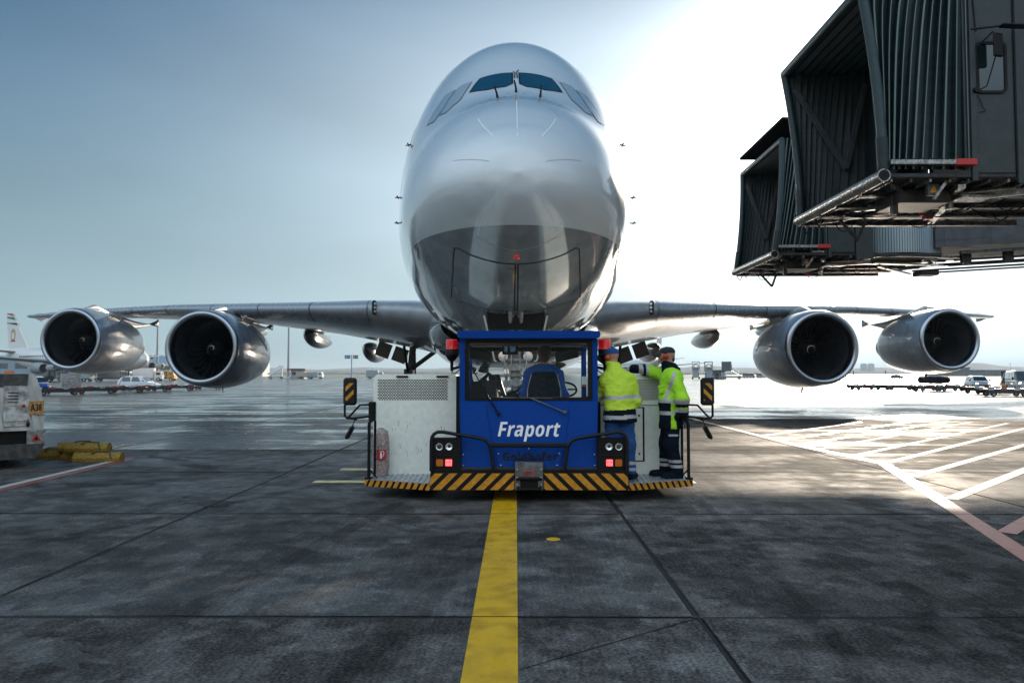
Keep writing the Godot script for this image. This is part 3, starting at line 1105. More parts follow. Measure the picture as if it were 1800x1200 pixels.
func make_airliner() -> void:
	M.spiral = mat(lin(0.75, 0.62, 0.42), 0.5)
	var a := thing("airliner", "huge white double deck four engined airliner facing the camera", "airliner", Vector3(0.03, 0, -13.5), 0.008)
	var stations := [0.0, 0.003, 0.01, 0.02, 0.035, 0.055, 0.08]
	var s := 0.11
	while s < 14.0:
		stations.append(s)
		s += clampf(s * 0.14, 0.035, 0.45)
	for q in [14, 18, 24, 30, 36, 42, 46, 48, 50, 52, 54, 56, 58, 60, 62, 64, 66, 68, 70, 71.5, 72.5]:
		stations.append(float(q))
	for q in [0.8, 0.8005, 0.803, 0.808, 0.815, 0.825, 0.84, 0.86, 0.89, 0.93]:
		stations.append(q)
	stations.sort()
	var upper := skin_grid(func(q): return Vector2(-paint_angle(q), paint_angle(q)), stations, 72)
	obj("fuselage", upper, M.white_paint, a)
	var low_st := []
	for q in stations:
		if q > 0.8001:
			low_st.append(q)
	var lower := skin_grid(func(q): return Vector2(paint_angle(q), TAU - paint_angle(q)), low_st, 40)
	var belly := obj("belly", lower, M.belly_paint, a, "grey painted underside with nose gear doors")

	# cockpit windows, each a pane in a dark frame
	var panes := [
		[Vector2(4.06, 0.028), Vector2(3.54, 0.030), Vector2(3.40, 0.09), Vector2(3.40, 0.25), Vector2(3.60, 0.41), Vector2(3.84, 0.365), Vector2(4.09, 0.31)],
		[Vector2(4.10, 0.385), Vector2(4.20, 0.495), Vector2(3.98, 0.61), Vector2(3.47, 0.73), Vector2(3.26, 0.655), Vector2(3.46, 0.505)],
		[Vector2(4.20, 0.545), Vector2(4.34, 0.645), Vector2(4.10, 0.77), Vector2(3.78, 0.885), Vector2(3.45, 0.80), Vector2(3.66, 0.68)]]
	for k in 3:
		for side in [panes[k], mirror(panes[k])]:
			var w := obj("cockpit_window", skin_patch(side, 0.012), M.window if k == 0 else M.side_window, a)
			var fr := MB.new()
			skin_ribbon(fr, side, 0.036 if k == 0 else 0.016, 0.014, true)
			obj("frame", fr, M.gloss_black if k == 0 else M.line, w)
	# windscreen wiper stubs on the centre post, and the three sensors below the windscreen
	var post := MB.new()
	post.tube([skin(3.80, 0.012, 0.02), skin(4.02, 0.006, 0.05), skin(4.15, 0.022, 0.03)], 0.012, 6)
	post.tube([skin(3.80, -0.012, 0.02), skin(3.95, -0.006, 0.05), skin(4.08, -0.02, 0.03)], 0.012, 6)
	obj("windscreen_wiper", post, M.black, a)
	for q in [[Vector2(2.62, -0.165), -0.35], [Vector2(3.05, 0.0), -0.25], [Vector2(2.80, 0.21), 0.02]]:
		var c := skin(q[0].x, q[0].y)
		var nn := skin_normal(q[0].x, q[0].y)
		var pb := MB.new()
		var up := (Vector3(q[1], 1.0, 0.0)).normalized()
		pb.tube([c, c + nn * 0.07 + up * 0.03, c + nn * 0.10 + up * 0.17], [0.028, 0.021, 0.017], 8)
		var sensor := obj("air_sensor", pb, M.black, a)
		var ring := MB.new()
		var loop := []
		for i in 14:
			loop.append(q[0] + Vector2(0.16 * cos(TAU * i / 14), 0.075 * sin(TAU * i / 14)))
		skin_ribbon(ring, loop, 0.010, 0.003, true)
		obj("mounting_seam", ring, M.line, sensor)
	# probes standing off the sides
	for side in [-1.0, 1.0]:
		for q in [[5.2, 1.13, 0.20], [5.2, 1.46, 0.02], [5.2, 1.63, -0.02]]:
			var c := skin(q[0], q[1] * side)
			var d := Vector3(side, q[2] * -1.0, 0).normalized()
			var pb := MB.new()
			pb.tube([c - d * 0.10, c + d * 0.13], [0.020, 0.012], 6)
			pb.tube([c + d * 0.06 + Vector3(0, 0, 0.14), c + d * 0.06 - Vector3(0, 0, 0.08)], 0.018, 8)
			obj("pitot_probe", pb, M.black, a)
	# radome: lightning strips and seams
	var strips := MB.new()
	for q in [[Vector2(1.98, 0.0), Vector2(0.33, 0.0)], [Vector2(1.22, 0.43), Vector2(0.40, 0.42)], [Vector2(1.22, -0.43), Vector2(0.40, -0.42)], [Vector2(0.14, 2.65), Vector2(1.21, 2.70)], [Vector2(0.14, -2.65), Vector2(1.21, -2.70)]]:
		skin_ribbon(strips, q, 0.016, 0.007)
	obj("lightning_strip", strips, M.strip, a)
	var seams := MB.new()
	var half := [Vector2(2.32, 0.0), Vector2(2.16, 0.22), Vector2(1.30, 0.485), Vector2(0.73, 0.83), Vector2(0.53, 1.29), Vector2(0.56, 1.79), Vector2(0.94, 2.17), Vector2(1.40, 2.285)]
	skin_ribbon(seams, half.slice(0, 3), 0.010, 0.003)
	skin_ribbon(seams, mirror(half).slice(0, 3), 0.010, 0.003)
	for sg in [1.0, -1.0]:
		skin_ribbon(seams, [Vector2(0.12, 1.065 * sg), Vector2(0.24, 1.115 * sg), Vector2(0.39, 1.165 * sg), Vector2(0.565, 1.21 * sg)], 0.012, 0.003)
		skin_ribbon(seams, [Vector2(1.23, 2.68 * sg), Vector2(1.38, 2.88 * sg), Vector2(1.50, 3.10 * sg)], 0.010, 0.003)
		skin_ribbon(seams, [Vector2(1.50, 3.10 * sg), Vector2(1.50, PI * sg)], 0.010, 0.003)
	obj("radome_seam", seams, M.seam, a)
	# forward nose gear doors, closed: pane edges and the beacon
	var door_half := [Vector2(1.945, 3.128), Vector2(1.935, 2.985), Vector2(1.905, 2.84), Vector2(1.865, 2.68), Vector2(1.79, 2.535), Vector2(1.85, 2.50), Vector2(2.82, 2.545), Vector2(4.30, 2.555), Vector2(4.15, 2.73), Vector2(4.10, 2.95), Vector2(4.086, 3.128)]
	for side in [door_half, mirror(door_half)]:
		var dr := obj("gear_door", skin_patch(side, 0.006, 3), M.belly_paint, belly)
		var ed := MB.new()
		skin_ribbon(ed, side, 0.026, 0.009, true)
		obj("door_edge", ed, M.black, dr)
	var bc := MB.new()
	bc.sphere(skin(1.70, PI, 0.0), Vector3(0.07, 0.06, 0.07), 12, 8)
	obj("beacon", bc, M.red_lamp, belly)
	# passenger doors and the crew hatch circle
	for sg in [-1.0, 1.0]:
		for q in [[6.6, 1.02, 1.45], [7.2, 0.55, 0.80]]:
			var loop := []
			for i in 28:
				var t := TAU * i / 28.0
				var cx := signf(cos(t)) * pow(absf(cos(t)), 0.45)
				var cy := signf(sin(t)) * pow(absf(sin(t)), 0.45)
				loop.append(Vector2(q[0] + 0.55 * cx, sg * (lerpf(q[1], q[2], 0.5) + (q[2] - q[1]) * 0.5 * cy)))
			var dm := obj("passenger_door", skin_patch(loop, 0.004, 1), M.white_paint, a)
			var ed := MB.new()
			skin_ribbon(ed, loop, 0.028, 0.008, true)
			obj("door_edge", ed, M.line, dm)
			var win := []
			for i in 14:
				win.append(Vector2(q[0] + 0.13 * cos(TAU * i / 14), sg * (lerpf(q[1], q[2], 0.36) + 0.055 * sin(TAU * i / 14))))
			obj("door_window", skin_patch(win, 0.010, 1), M.window, dm)

	make_nose_gear(a)
	make_wings(a)
	make_tail(a)

func make_nose_gear(a: Node) -> void:
	# the open bay behind the closed doors
	var bay := MB.new()
	bay.box(Vector3(0, 3.15, -5.65), Vector3(1.30, 0.9, 2.6))
	obj("gear_bay", bay, M.black, a)
	# aft bay doors, hanging open on both sides
	for sg in [-1.0, 1.0]:
		var d := MB.new()
		var x0: float = sg * 0.74
		var x1: float = sg * 0.50
		d.hull8([Vector3(x1 - 0.02, 1.98, -4.55), Vector3(x1 + 0.02, 1.98, -4.55), Vector3(x1 + 0.02, 1.98, -6.6), Vector3(x1 - 0.02, 1.98, -6.6),
			Vector3(x0 - 0.025, 3.02, -4.32), Vector3(x0 + 0.025, 3.02, -4.32), Vector3(x0 + 0.025, 2.72, -6.9), Vector3(x0 - 0.025, 2.72, -6.9)])
		obj("bay_door", d, M.bay_door, a)
	var g := Node3D.new()
	g.name = "nose_gear"
	a.add_child(g, true)
	g.position = Vector3(0, 0, -5.05)
	var leg := MB.new()
	leg.rod(Vector3(0, 3.1, -0.35), Vector3(0, 1.55, 0.0), 0.15, 16)
	leg.rod(Vector3(0, 1.6, 0.0), Vector3(0, 0.62, 0.05), 0.11, 14)
	leg.box(Vector3(0, 1.42, 0.02), Vector3(0.62, 0.16, 0.30), 0.03)
	obj("strut", leg, M.gear_paint, g)
	var br := MB.new()
	for sg in [-1.0, 1.0]:
		br.rod(Vector3(sg * 0.12, 2.2, 0.0), Vector3(sg * 0.13, 3.15, 0.95), 0.045, 8)
		br.rod(Vector3(sg * 0.22, 1.4, 0.05), Vector3(sg * 0.30, 2.5, -0.7), 0.035, 8)
		br.rod(Vector3(sg * 0.07, 2.05, 0.10), Vector3(sg * 0.07, 3.1, 0.75), 0.03, 8)
	br.rod(Vector3(-0.34, 2.0, 0.12), Vector3(0.34, 2.0, 0.12), 0.05, 8)
	br.rod(Vector3(-0.42, 1.62, 0.14), Vector3(0.42, 1.62, 0.14), 0.035, 8)
	br.box(Vector3(0, 1.80, 0.18), Vector3(0.34, 0.14, 0.12), 0.02)
	obj("drag_brace", br, M.gear_paint, g)
	var hoses := MB.new()
	for sg in [-1.0, 1.0]:
		hoses.tube([Vector3(sg * 0.16, 2.4, 0.1), Vector3(sg * 0.27, 2.0, 0.2), Vector3(sg * 0.19, 1.6, 0.2), Vector3(sg * 0.26, 1.1, 0.16)], 0.018, 6)
		hoses.tube([Vector3(sg * 0.10, 2.6, 0.2), Vector3(sg * 0.10, 2.0, 0.24), Vector3(sg * 0.14, 1.5, 0.2)], 0.014, 6)
	obj("hose", hoses, M.steel, g)
	for q in [Vector3(-0.30, 2.08, 0.16), Vector3(0.30, 2.08, 0.16), Vector3(-0.22, 1.72, 0.16), Vector3(0.22, 1.72, 0.16)]:
		var r := 0.125 if q.y > 2.0 else 0.07
		var lamp := MB.new().at(q, Basis(Vector3(1, 0, 0), Vector3(0, 0, 1), Vector3(0, -1, 0)))
		lamp.lathe([Vector2(0.02, -0.12), Vector2(r * 0.7, -0.10), Vector2(r, -0.01), Vector2(r, 0.01), Vector2(r * 0.93, 0.012)], 20)
		var l := obj("taxi_light", lamp, M.dark_metal, g)
		var gl := MB.new().at(q)
		gl.disc(Vector3(0, 0, 0.008), r * 0.93, Vector3(0, 0, 1), 20)
		obj("lens", gl, M.lens, l)
	for sg in [-1.0, 1.0]:
		var tyre := MB.new()
		tyre.wheel(Vector3(sg * 0.36, 0.62, 0.05), 0.62, 0.44)
		var t := obj("wheel", tyre, M.rubber, g)
		var rm := MB.new()
		rm.rim(Vector3(sg * 0.36, 0.62, 0.05), 0.345, 0.36)
		obj("hub", rm, M.white_metal, t)

func make_wings(a: Node) -> void:
	var st := [
		[2.6, 16.6, 18.6, 2.30, 3.95, 2.55],
		[4.4, 18.2, 17.3, 2.05, 4.25, 2.95],
		[6.4, 19.9, 15.9, 1.72, 4.50, 3.35],
		[9.6, 22.4, 13.9, 1.36, 4.72, 4.05],
		[14.9, 27.2, 10.9, 1.08, 5.12, 4.98],
		[20.0, 31.2, 9.2, 0.90, 5.45, 5.42],
		[25.6, 36.1, 7.2, 0.74, 5.74, 5.80],
		[32.0, 41.8, 5.4, 0.56, 6.05, 6.12],
		[37.6, 47.0, 4.0, 0.42, 6.28, 6.38],
		[39.7, 49.2, 3.2, 0.32, 6.38, 6.48]]
	for sg in [-1.0, 1.0]:
		var w := obj("wing", wing_mesh(st, sg), M.wing_paint, a)
		obj("leading_edge", wing_mesh(st.slice(2), sg, "edge"), M.wing_edge, w)
		# joints between the leading edge sections
		for q in [[9.55, 0.05], [13.0, 0.04], [16.6, 0.04], [20.4, 0.04], [24.0, 0.04], [28.2, 0.035]]:
			var j := MB.new()
			for i in st.size() - 1:
				if q[0] >= st[i][0] and q[0] < st[i + 1][0]:
					var t: float = (q[0] - st[i][0]) / (st[i + 1][0] - st[i][0])
					var r := []
					for c in 6:
						r.append(lerpf(st[i][c], st[i + 1][c], t))
					var up := PackedVector3Array()
					var up2 := PackedVector3Array()
					for k in range(9, -10, -1):
						var f := pow(absf(k) / 9.0, 1.8) * 0.09
						var fy := foil(f).x if k >= 0 else foil(f).y
						var p := Vector3(sg * r[0], lerpf(r[4], r[5], f) + fy * r[3] * 1.01, -(r[1] + (f - 0.006) * r[2]))
						up.append(p - Vector3(sg * q[1] * 0.5, 0, 0))
						up2.append(p + Vector3(sg * q[1] * 0.5, 0, 0))
					j.grid([up, up2], false, sg < 0)
			obj("slat_joint", j, M.line, w)
		# landing light panel in the root leading edge
		var lp := MB.new()
		lp.at(Vector3(sg * 6.0, 4.52, -19.50), Basis(Vector3(0, 1, 0), deg_to_rad(-38.0 * sg)))
		lp.box(Vector3.ZERO, Vector3(0.20, 0.62, 0.14), 0.05)
		var lamp := obj("landing_light", lp, M.gloss_black, w)
		for k in 3:
			var ls := MB.new()
			ls.at(Vector3(sg * 6.0, 4.52, -19.50), Basis(Vector3(0, 1, 0), deg_to_rad(-38.0 * sg)))
			ls.disc(Vector3(0, (k - 1) * 0.17, 0.072), 0.06, Vector3(0, 0, 1), 12)
			obj("lens", ls, M.lens, lamp)
		# tip fence
		var fence := MB.new()
		fence.at(Vector3(sg * 39.75, 6.42, -50.4), Basis(Vector3(0, 0, 1), Vector3(0, 1, 0), Vector3(-1, 0, 0)))
		fence.prism(PackedVector2Array([Vector2(0.6, 0.0), Vector2(-0.9, 0.42), Vector2(-1.3, 0.44), Vector2(-1.3, 0.0), Vector2(-1.25, -0.34), Vector2(-0.8, -0.3)]), -0.05, 0.05)
		obj("wing_tip_fence", fence, M.wing_paint, w)
		# flap track fairings
		for q in [[8.9, 33.0, 3.25, 7.4, 0.50, 0.62], [12.6, 33.2, 4.15, 7.0, 0.48, 0.60], [17.3, 35.4, 4.85, 5.4, 0.34, 0.50], [22.0, 37.0, 5.2, 4.8, 0.30, 0.44], [30.6, 42.0, 5.8, 3.6, 0.22, 0.34]]:
			var rows := []
			for i in 15:
				var t := i / 14.0
				var rad := pow(sin(PI * pow(clampf(t, 0.002, 0.998), 0.72)), 0.62)
				var row := PackedVector3Array()
				for k in 20:
					var an := TAU * k / 20
					var yy: float = sin(an) * q[5] * rad * (1.25 if sin(an) < 0 else 0.8)
					row.append(Vector3(sg * q[0] + cos(an) * q[4] * rad, q[2] + yy - 0.25 * t, -(q[1] + t * q[3])))
				rows.append(row)
			var fr := MB.new()
			fr.grid(rows, true)
			obj("flap_track_fairing", fr, M.fairing, w)
	# engines and pylons: y of the engine axis, s of the intake lip
	for q in [[-15.0, 2.93, 23.4], [14.95, 2.93, 23.4], [-25.55, 3.66, 30.8], [25.4, 3.66, 30.8]]:
		var sg := signf(q[0])
		engine(a, "engine", Vector3(q[0], q[1], -q[2]), sg)
		var py := MB.new()
		var rows := []
		var inner: bool = absf(q[0]) < 20
		var top := 5.08 if inner else 5.72
		for r in [[1.5, 1.86, 1.95, 0.05], [2.4, 1.7, 2.22, 0.24], [3.6, 1.45, top - q[1] - 0.10, 0.30], [5.2, 1.05, top - q[1] - 0.30, 0.30], [7.2, 0.95, top - q[1] - 0.5, 0.27], [9.6, 1.45, top - q[1] - 0.6, 0.18], [11.0, 1.9, top - q[1] - 0.7, 0.05]]:
			var row := PackedVector3Array()
			for k in 16:
				var an := TAU * k / 16
				var cx := signf(cos(an)) * pow(absf(cos(an)), 0.7)
				var cy := signf(sin(an)) * pow(absf(sin(an)), 0.7)
				row.append(Vector3(q[0] + cx * r[3], q[1] + lerpf(r[1], r[2], 0.5 + 0.5 * cy), -(q[2] + r[0])))
			rows.append(row)
		py.grid(rows, true)
		obj("engine_pylon", py, M.wing_paint, a)
	# belly fairing between the wings
	var rows := []
	for i in 25:
		var t := i / 24.0
		var k := pow(sin(PI * clampf(t, 0.001, 0.999)), 0.45)
		var row := PackedVector3Array()
		for j in 40:
			var an := TAU * j / 40
			var cx := signf(cos(an)) * pow(absf(cos(an)), 0.75)
			row.append(Vector3(cx * lerpf(2.6, 4.15, k), 3.35 + sin(an) * lerpf(0.9, 1.75, k) + (1.0 - k) * 0.2, -lerpf(14.8, 46.0, t)))
		rows.append(row)
	var bf := MB.new()
	bf.grid(rows, true)
	obj("belly_fairing", bf, M.belly_paint, a)
	# main landing gear: two under the wings, two under the body
	for q in [[-6.1, 31.8, 2], [6.1, 31.8, 2], [-2.6, 34.6, 3], [2.6, 34.6, 3]]:
		var g := Node3D.new()
		g.name = "main_gear" if not a.has_node("main_gear") else "main_gear_%03d" % a.get_child_count()
		a.add_child(g, true)
		g.position = Vector3(q[0], 0, -q[1])
		var sg := signf(q[0])
		var leg := MB.new()
		leg.rod(Vector3(-sg * 0.3, 4.0, 0), Vector3(0, 0.75, 0), 0.20, 14)
		leg.rod(Vector3(0, 0.72, 1.0 * (q[2] - 0.6)), Vector3(0, 0.72, -1.0 * (q[2] - 0.6)), 0.16, 12)
		obj("strut", leg, M.gear_paint, g)
		var br := MB.new()
		br.rod(Vector3(-sg * 0.1, 1.9, 0.1), Vector3(-sg * 1.9, 3.2, 0.5), 0.13, 10)
		br.rod(Vector3(0, 1.5, 0.2), Vector3(sg * 0.1, 3.4, 1.6), 0.08, 10)
		br.rod(Vector3(-sg * 0.4, 1.6, 0.1), Vector3(-sg * 0.4, 2.9, 0.4), 0.05, 8)
		br.box(Vector3(0.0, 1.7, 0.3), Vector3(0.5, 0.5, 0.3), 0.05)
		obj("side_brace", br, M.dark_metal, g)
		for k in q[2]:
			for w2 in [-1.0, 1.0]:
				var tyre := MB.new()
				var c := Vector3(w2 * 0.72, 0.70, (k - (q[2] - 1) * 0.5) * 1.7)
				tyre.wheel(c, 0.70, 0.52)
				var t := obj("wheel", tyre, M.rubber, g)
				var rm := MB.new()
				rm.rim(c, 0.38, 0.42)
				obj("hub", rm, M.white_metal, t)
		if q[2] == 2:
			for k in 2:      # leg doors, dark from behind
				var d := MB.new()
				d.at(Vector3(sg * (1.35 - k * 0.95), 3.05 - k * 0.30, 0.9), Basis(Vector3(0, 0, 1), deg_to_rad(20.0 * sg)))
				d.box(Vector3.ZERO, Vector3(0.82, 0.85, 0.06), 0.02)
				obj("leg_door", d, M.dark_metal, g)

func make_tail(a: Node) -> void:
	var fin := MB.new()
	var rows := []
	for q in [[9.8, 56.5, 13.5, 0.6], [12.0, 58.0, 12.2, 0.55], [18.0, 63.6, 8.6, 0.38], [24.0, 69.2, 5.0, 0.18]]:
		var row := PackedVector3Array()
		for k in 24:
			var t := TAU * k / 24
			row.append(Vector3(sin(t) * q[3], q[0], -(q[1] + q[2] * (0.5 - 0.5 * cos(t)))))
		rows.append(row)
	fin.grid(rows, true)
	fin.fan(Array(rows[-1]))
	obj("tail_fin", fin, M.white_paint, a)
	for sg in [-1.0, 1.0]:
		obj("tailplane", wing_mesh([[1.2, 60.5, 9.0, 0.8, 7.6, 7.6], [8.0, 65.0, 6.0, 0.5, 7.8, 7.8], [15.0, 69.8, 3.2, 0.25, 8.0, 8.0]], sg), M.wing_paint, a)

# ---------------------------------------------------------------- the aircraft tug (origin on the ground under the middle of its front bumper)
func hazard(poly: PackedVector2Array, pitch: float, wide: float, slant: float, z0: float, z1: float, shift := 0.0) -> MB:
	var mb := MB.new()
	var lo := Vector2(1e9, 1e9)
	var hi := -lo
	for p in poly:
		lo = lo.min(p)
		hi = hi.max(p)
	var h := hi.y - lo.y
	var x := lo.x - absf(slant) * h - pitch + shift
	while x < hi.x + absf(slant) * h:
		var s := PackedVector2Array([Vector2(x, lo.y), Vector2(x + wide, lo.y), Vector2(x + wide + slant * h, hi.y), Vector2(x + slant * h, hi.y)])
		for piece in Geometry2D.intersect_polygons(s, poly):
			if piece.size() > 2:
				mb.prism(piece, z0, z1)
		x += pitch
	return mb

func rect(x0: float, y0: float, x1: float, y1: float) -> PackedVector2Array:
	return PackedVector2Array([Vector2(x0, y0), Vector2(x1, y0), Vector2(x1, y1), Vector2(x0, y1)])

func round_rect(x0: float, y0: float, x1: float, y1: float, r: float, n := 5) -> PackedVector2Array:
	var p := PackedVector2Array()
	for c in [[x1 - r, y0 + r, -90.0], [x1 - r, y1 - r, 0.0], [x0 + r, y1 - r, 90.0], [x0 + r, y0 + r, 180.0]]:
		for i in n + 1:
			var a := deg_to_rad(c[2] + 90.0 * i / n)
			p.append(Vector2(c[0] + r * cos(a), c[1] + r * sin(a)))
	return p

func bolts(mb: MB, pts: Array, r := 0.012, z := 0.0) -> void:
	for p in pts:
		mb.sphere(Vector3(p.x, p.y, z), Vector3(r, r, r * 0.6), 8, 5)

func frame_prism(outer: PackedVector2Array, inner: PackedVector2Array, z0: float, z1: float, mb: MB) -> void:   # ring between two loops of equal length
	var k := outer.size()
	for i in k:
		var j := (i + 1) % k
		mb.quad(Vector3(outer[i].x, outer[i].y, z1), Vector3(outer[j].x, outer[j].y, z1), Vector3(inner[j].x, inner[j].y, z1), Vector3(inner[i].x, inner[i].y, z1))
		mb.quad(Vector3(outer[j].x, outer[j].y, z0), Vector3(outer[i].x, outer[i].y, z0), Vector3(inner[i].x, inner[i].y, z0), Vector3(inner[j].x, inner[j].y, z0))
		mb.quad(Vector3(outer[i].x, outer[i].y, z0), Vector3(outer[j].x, outer[j].y, z0), Vector3(outer[j].x, outer[j].y, z1), Vector3(outer[i].x, outer[i].y, z1))
		mb.quad(Vector3(inner[j].x, inner[j].y, z0), Vector3(inner[i].x, inner[i].y, z0), Vector3(inner[i].x, inner[i].y, z1), Vector3(inner[j].x, inner[j].y, z1))

func make_tug() -> void:
	var t := thing("aircraft_tug", "blue and white low aircraft tug under the airliner nose", "aircraft tug", Vector3(0.17, 0, -10.0))
	# chassis: deck and the fork round the nose wheels
	var ch := MB.new()
	ch.box(Vector3(0, 0.42, -3.6), Vector3(1.9, 0.46, 5.6), 0.03)
	ch.box(Vector3(0, 0.30, -0.32), Vector3(2.5, 0.28, 0.5), 0.02)
	for sg in [-1.0, 1.0]:
		ch.box(Vector3(sg * 1.5, 0.5, -5.35), Vector3(1.25, 0.5, 8.3), 0.03)
	obj("chassis", ch, M.girder, t)
	# side bodies
	for sg in [-1.0, 1.0]:
		var bd := MB.new()
		var prof := PackedVector2Array()
		for q in round_rect(-2.205, 0.20, -1.0, 1.655, 0.085, 5):
			prof.append(Vector2(q.x * -sg, q.y))
		bd.prism(prof, -9.2, -0.56)
		var body := obj("side_body", bd, M.tug_white, t)
		body.position.z = -0.37
		var vent := MB.new()
		for j in 14:
			for i in 27:
				var x := -2.13 + 0.0368 * i + (0.0178 if j % 2 else 0.0)
				var y := 1.572 - 0.0212 * j
				vent.box(Vector3(x * -sg, y, -0.5595), Vector3(0.0255, 0.0145, 0.003))
		stuff(obj("vent_holes", vent, M.black, body))
		for q in [-1.79, -1.22]:
			var lt := MB.new()
			lt.box(Vector3(q * -sg, 1.622, -0.545), Vector3(0.17, 0.026, 0.03), 0.006)
			obj("latch", lt, M.black, body)
		var pil := MB.new()
		pil.box(Vector3(sg * 0.965, 0.95, -0.85), Vector3(0.065, 1.36, 0.5))
		obj("gap_panel", pil, M.black, t)
		if sg > 0:
			var gap := MB.new()
			frame_prism(rect(1.10, 0.42, 1.655, 1.19), rect(1.115, 0.435, 1.63, 1.175), -0.559, -0.556, gap)
			var door := obj("service_door", gap, M.black, body)
			var kn := MB.new()
			bolts(kn, [Vector2(1.58, 1.07), Vector2(1.58, 0.53)], 0.016, -0.553)
			obj("lock", kn, M.dark_metal, door)
			var seam := MB.new()
			seam.box(Vector3(1.55, 1.215, -0.5585), Vector3(1.18, 0.010, 0.004))
			obj("panel_seam", seam, M.line, body)
		else:
			var sc := MB.new()
			var rng := RandomNumberGenerator.new()
			rng.seed = 44
			for i in 26:      # scuffs scratched into the paint
				var x := rng.randf_range(-1.95, -1.05)
				var y := rng.randf_range(0.5, 0.98)
				var l := rng.randf_range(0.02, 0.09)
				sc.box(Vector3(x, y, -0.5592), Vector3(0.0035, l, 0.0015), 0.0, Basis(Vector3(0, 0, 1), rng.randf_range(-0.5, 0.5)))
			stuff(obj("scuff_marks", sc, M.unit_grey, body))
	# tyres
	for sg in [-1.0, 1.0]:
		for z in [-2.2, -7.2]:
			var w := MB.new()
			w.wheel(Vector3(sg * 1.62, 0.47, z), 0.47, 0.42)
			var ty := obj("wheel", w, M.rubber, t)
			var rm := MB.new()
			rm.rim(Vector3(sg * 1.62, 0.47, z), 0.27, 0.36)
			obj("hub", rm, M.white_metal, ty)
	# standing platforms with ribbed tread
	for sg in [-1.0, 1.0]:
		var p := MB.new()
		var xi: float = sg * 1.285
		var xo: float = sg * 2.21
		var ring := [Vector3(xi, 0.15, 0.0), Vector3(xo, 0.15, -0.40), Vector3(xo, 0.15, -0.98), Vector3(xi, 0.15, -0.98)]
		if sg < 0:
			ring.reverse()
		var top := []
		for q in ring:
			top.append(q + Vector3(0, 0.088, 0))
		p.hull8(ring + top)
		var plat := obj("platform", p, M.alloy, t)
		var edge_dir := Vector3(xo - xi, 0, -0.40)
		for i in 13:
			var f := (i + 0.5) / 13.0
			var r := MB.new()
			var zf := -0.40 * f
			r.bar(Vector3(lerpf(xi, xo, f), 0.2425, zf - 0.012), Vector3(lerpf(xi, xo, f) + 0.03 * sg, 0.2425, -0.925), 0.026, 0.011, Vector3.UP, 0.003)
			obj("tread_rib", r, M.alloy, plat)
		var hz := MB.new()
		var yaw := Basis(Vector3(0, 1, 0), atan2(0.40, xo - xi) if sg > 0 else -atan2(0.40, xi - xo))
		hz = hazard(rect(0.0, 0.152, edge_dir.length(), 0.236), 0.098, 0.058, 0.55 * -sg, 0.002, 0.006)
		var base := MB.new()
		base.prism(rect(0.0, 0.150, edge_dir.length(), 0.2365), -0.004, 0.002)
		var o1 := obj("edge_strip", base, M.black, plat)
		var o2 := obj("hazard_stripes", hz, M.hazard_yellow, o1)
		o1.transform = Transform3D(yaw, Vector3(xi, 0, 0.004)) if sg > 0 else Transform3D(yaw, Vector3(xo, 0, -0.396))
		o2.set_meta("kind", "stuff")
		# handrail with its foot, and the mirror arm
		var hr := MB.new()
		var x: float = sg * 2.165
		hr.tube([Vector3(x, 0.24, -0.43), Vector3(x, 0.98, -0.43), Vector3(x - sg * 0.015, 1.02, -0.44), Vector3(x - sg * 0.045, 1.035, -0.46), Vector3(x - sg * 0.05, 1.04, -0.56)], 0.022, 8)
		hr.tube([Vector3(x - sg * 0.05, 0.24, -0.60), Vector3(x - sg * 0.05, 1.02, -0.60)], 0.018, 8)
		hr.box(Vector3(x, 0.25, -0.44), Vector3(0.10, 0.03, 0.10), 0.005)
		hr.tube([Vector3(x - sg * 0.1, 0.245, -0.5), Vector3(x - sg * 0.015, 0.36, -0.44)], 0.010, 6)
		obj("handrail", hr, M.black, t)
		var arm := MB.new()
		arm.box(Vector3(x - sg * 0.03, 1.15, -0.50), Vector3(0.09, 0.26, 0.12), 0.015)
		arm.tube([Vector3(x, 1.24, -0.47), Vector3(sg * 2.30, 1.235, -0.46), Vector3(sg * 2.46, 1.06, -0.46)], 0.014, 8)
		arm.tube([Vector3(x, 1.08, -0.47), Vector3(sg * 2.40, 1.055, -0.46), Vector3(sg * 2.475, 1.06, -0.46), Vector3(sg * 2.505, 1.09, -0.46), Vector3(sg * 2.505, 1.24, -0.46)], 0.016, 8)
		arm.sphere(Vector3(sg * 2.36, 1.05, -0.46), Vector3(0.028, 0.028, 0.028), 8, 6)
		arm.tube([Vector3(sg * 2.36, 1.05, -0.46), Vector3(sg * 2.40, 0.95, -0.45), Vector3(sg * 2.44, 0.84, -0.45)], 0.007, 6)
		obj("mirror_arm", arm, M.black, t)
		var mr := MB.new()
		mr.box(Vector3(sg * 2.43, 1.42, -0.44), Vector3(0.185, 0.375, 0.07), 0.028)
		var mir := obj("mirror", mr, M.gloss_black, t)
		var mh := hazard(rect(sg * 2.43 - 0.055, 1.30, sg * 2.43 + 0.055, 1.535), 0.145, 0.062, 1.0 * -sg, -0.4045, -0.4025, 0.05)
		obj("hazard_stripes", mh, M.hazard_yellow, mir)
		var sm := MB.new().at(Vector3(sg * 2.43, 0.865, -0.44), Basis(Vector3(0, 0, 1), deg_to_rad(-28.0 * -sg)))
		sm.box(Vector3.ZERO, Vector3(0.055, 0.20, 0.13), 0.025)
		obj("wide_mirror", sm, M.black, t)
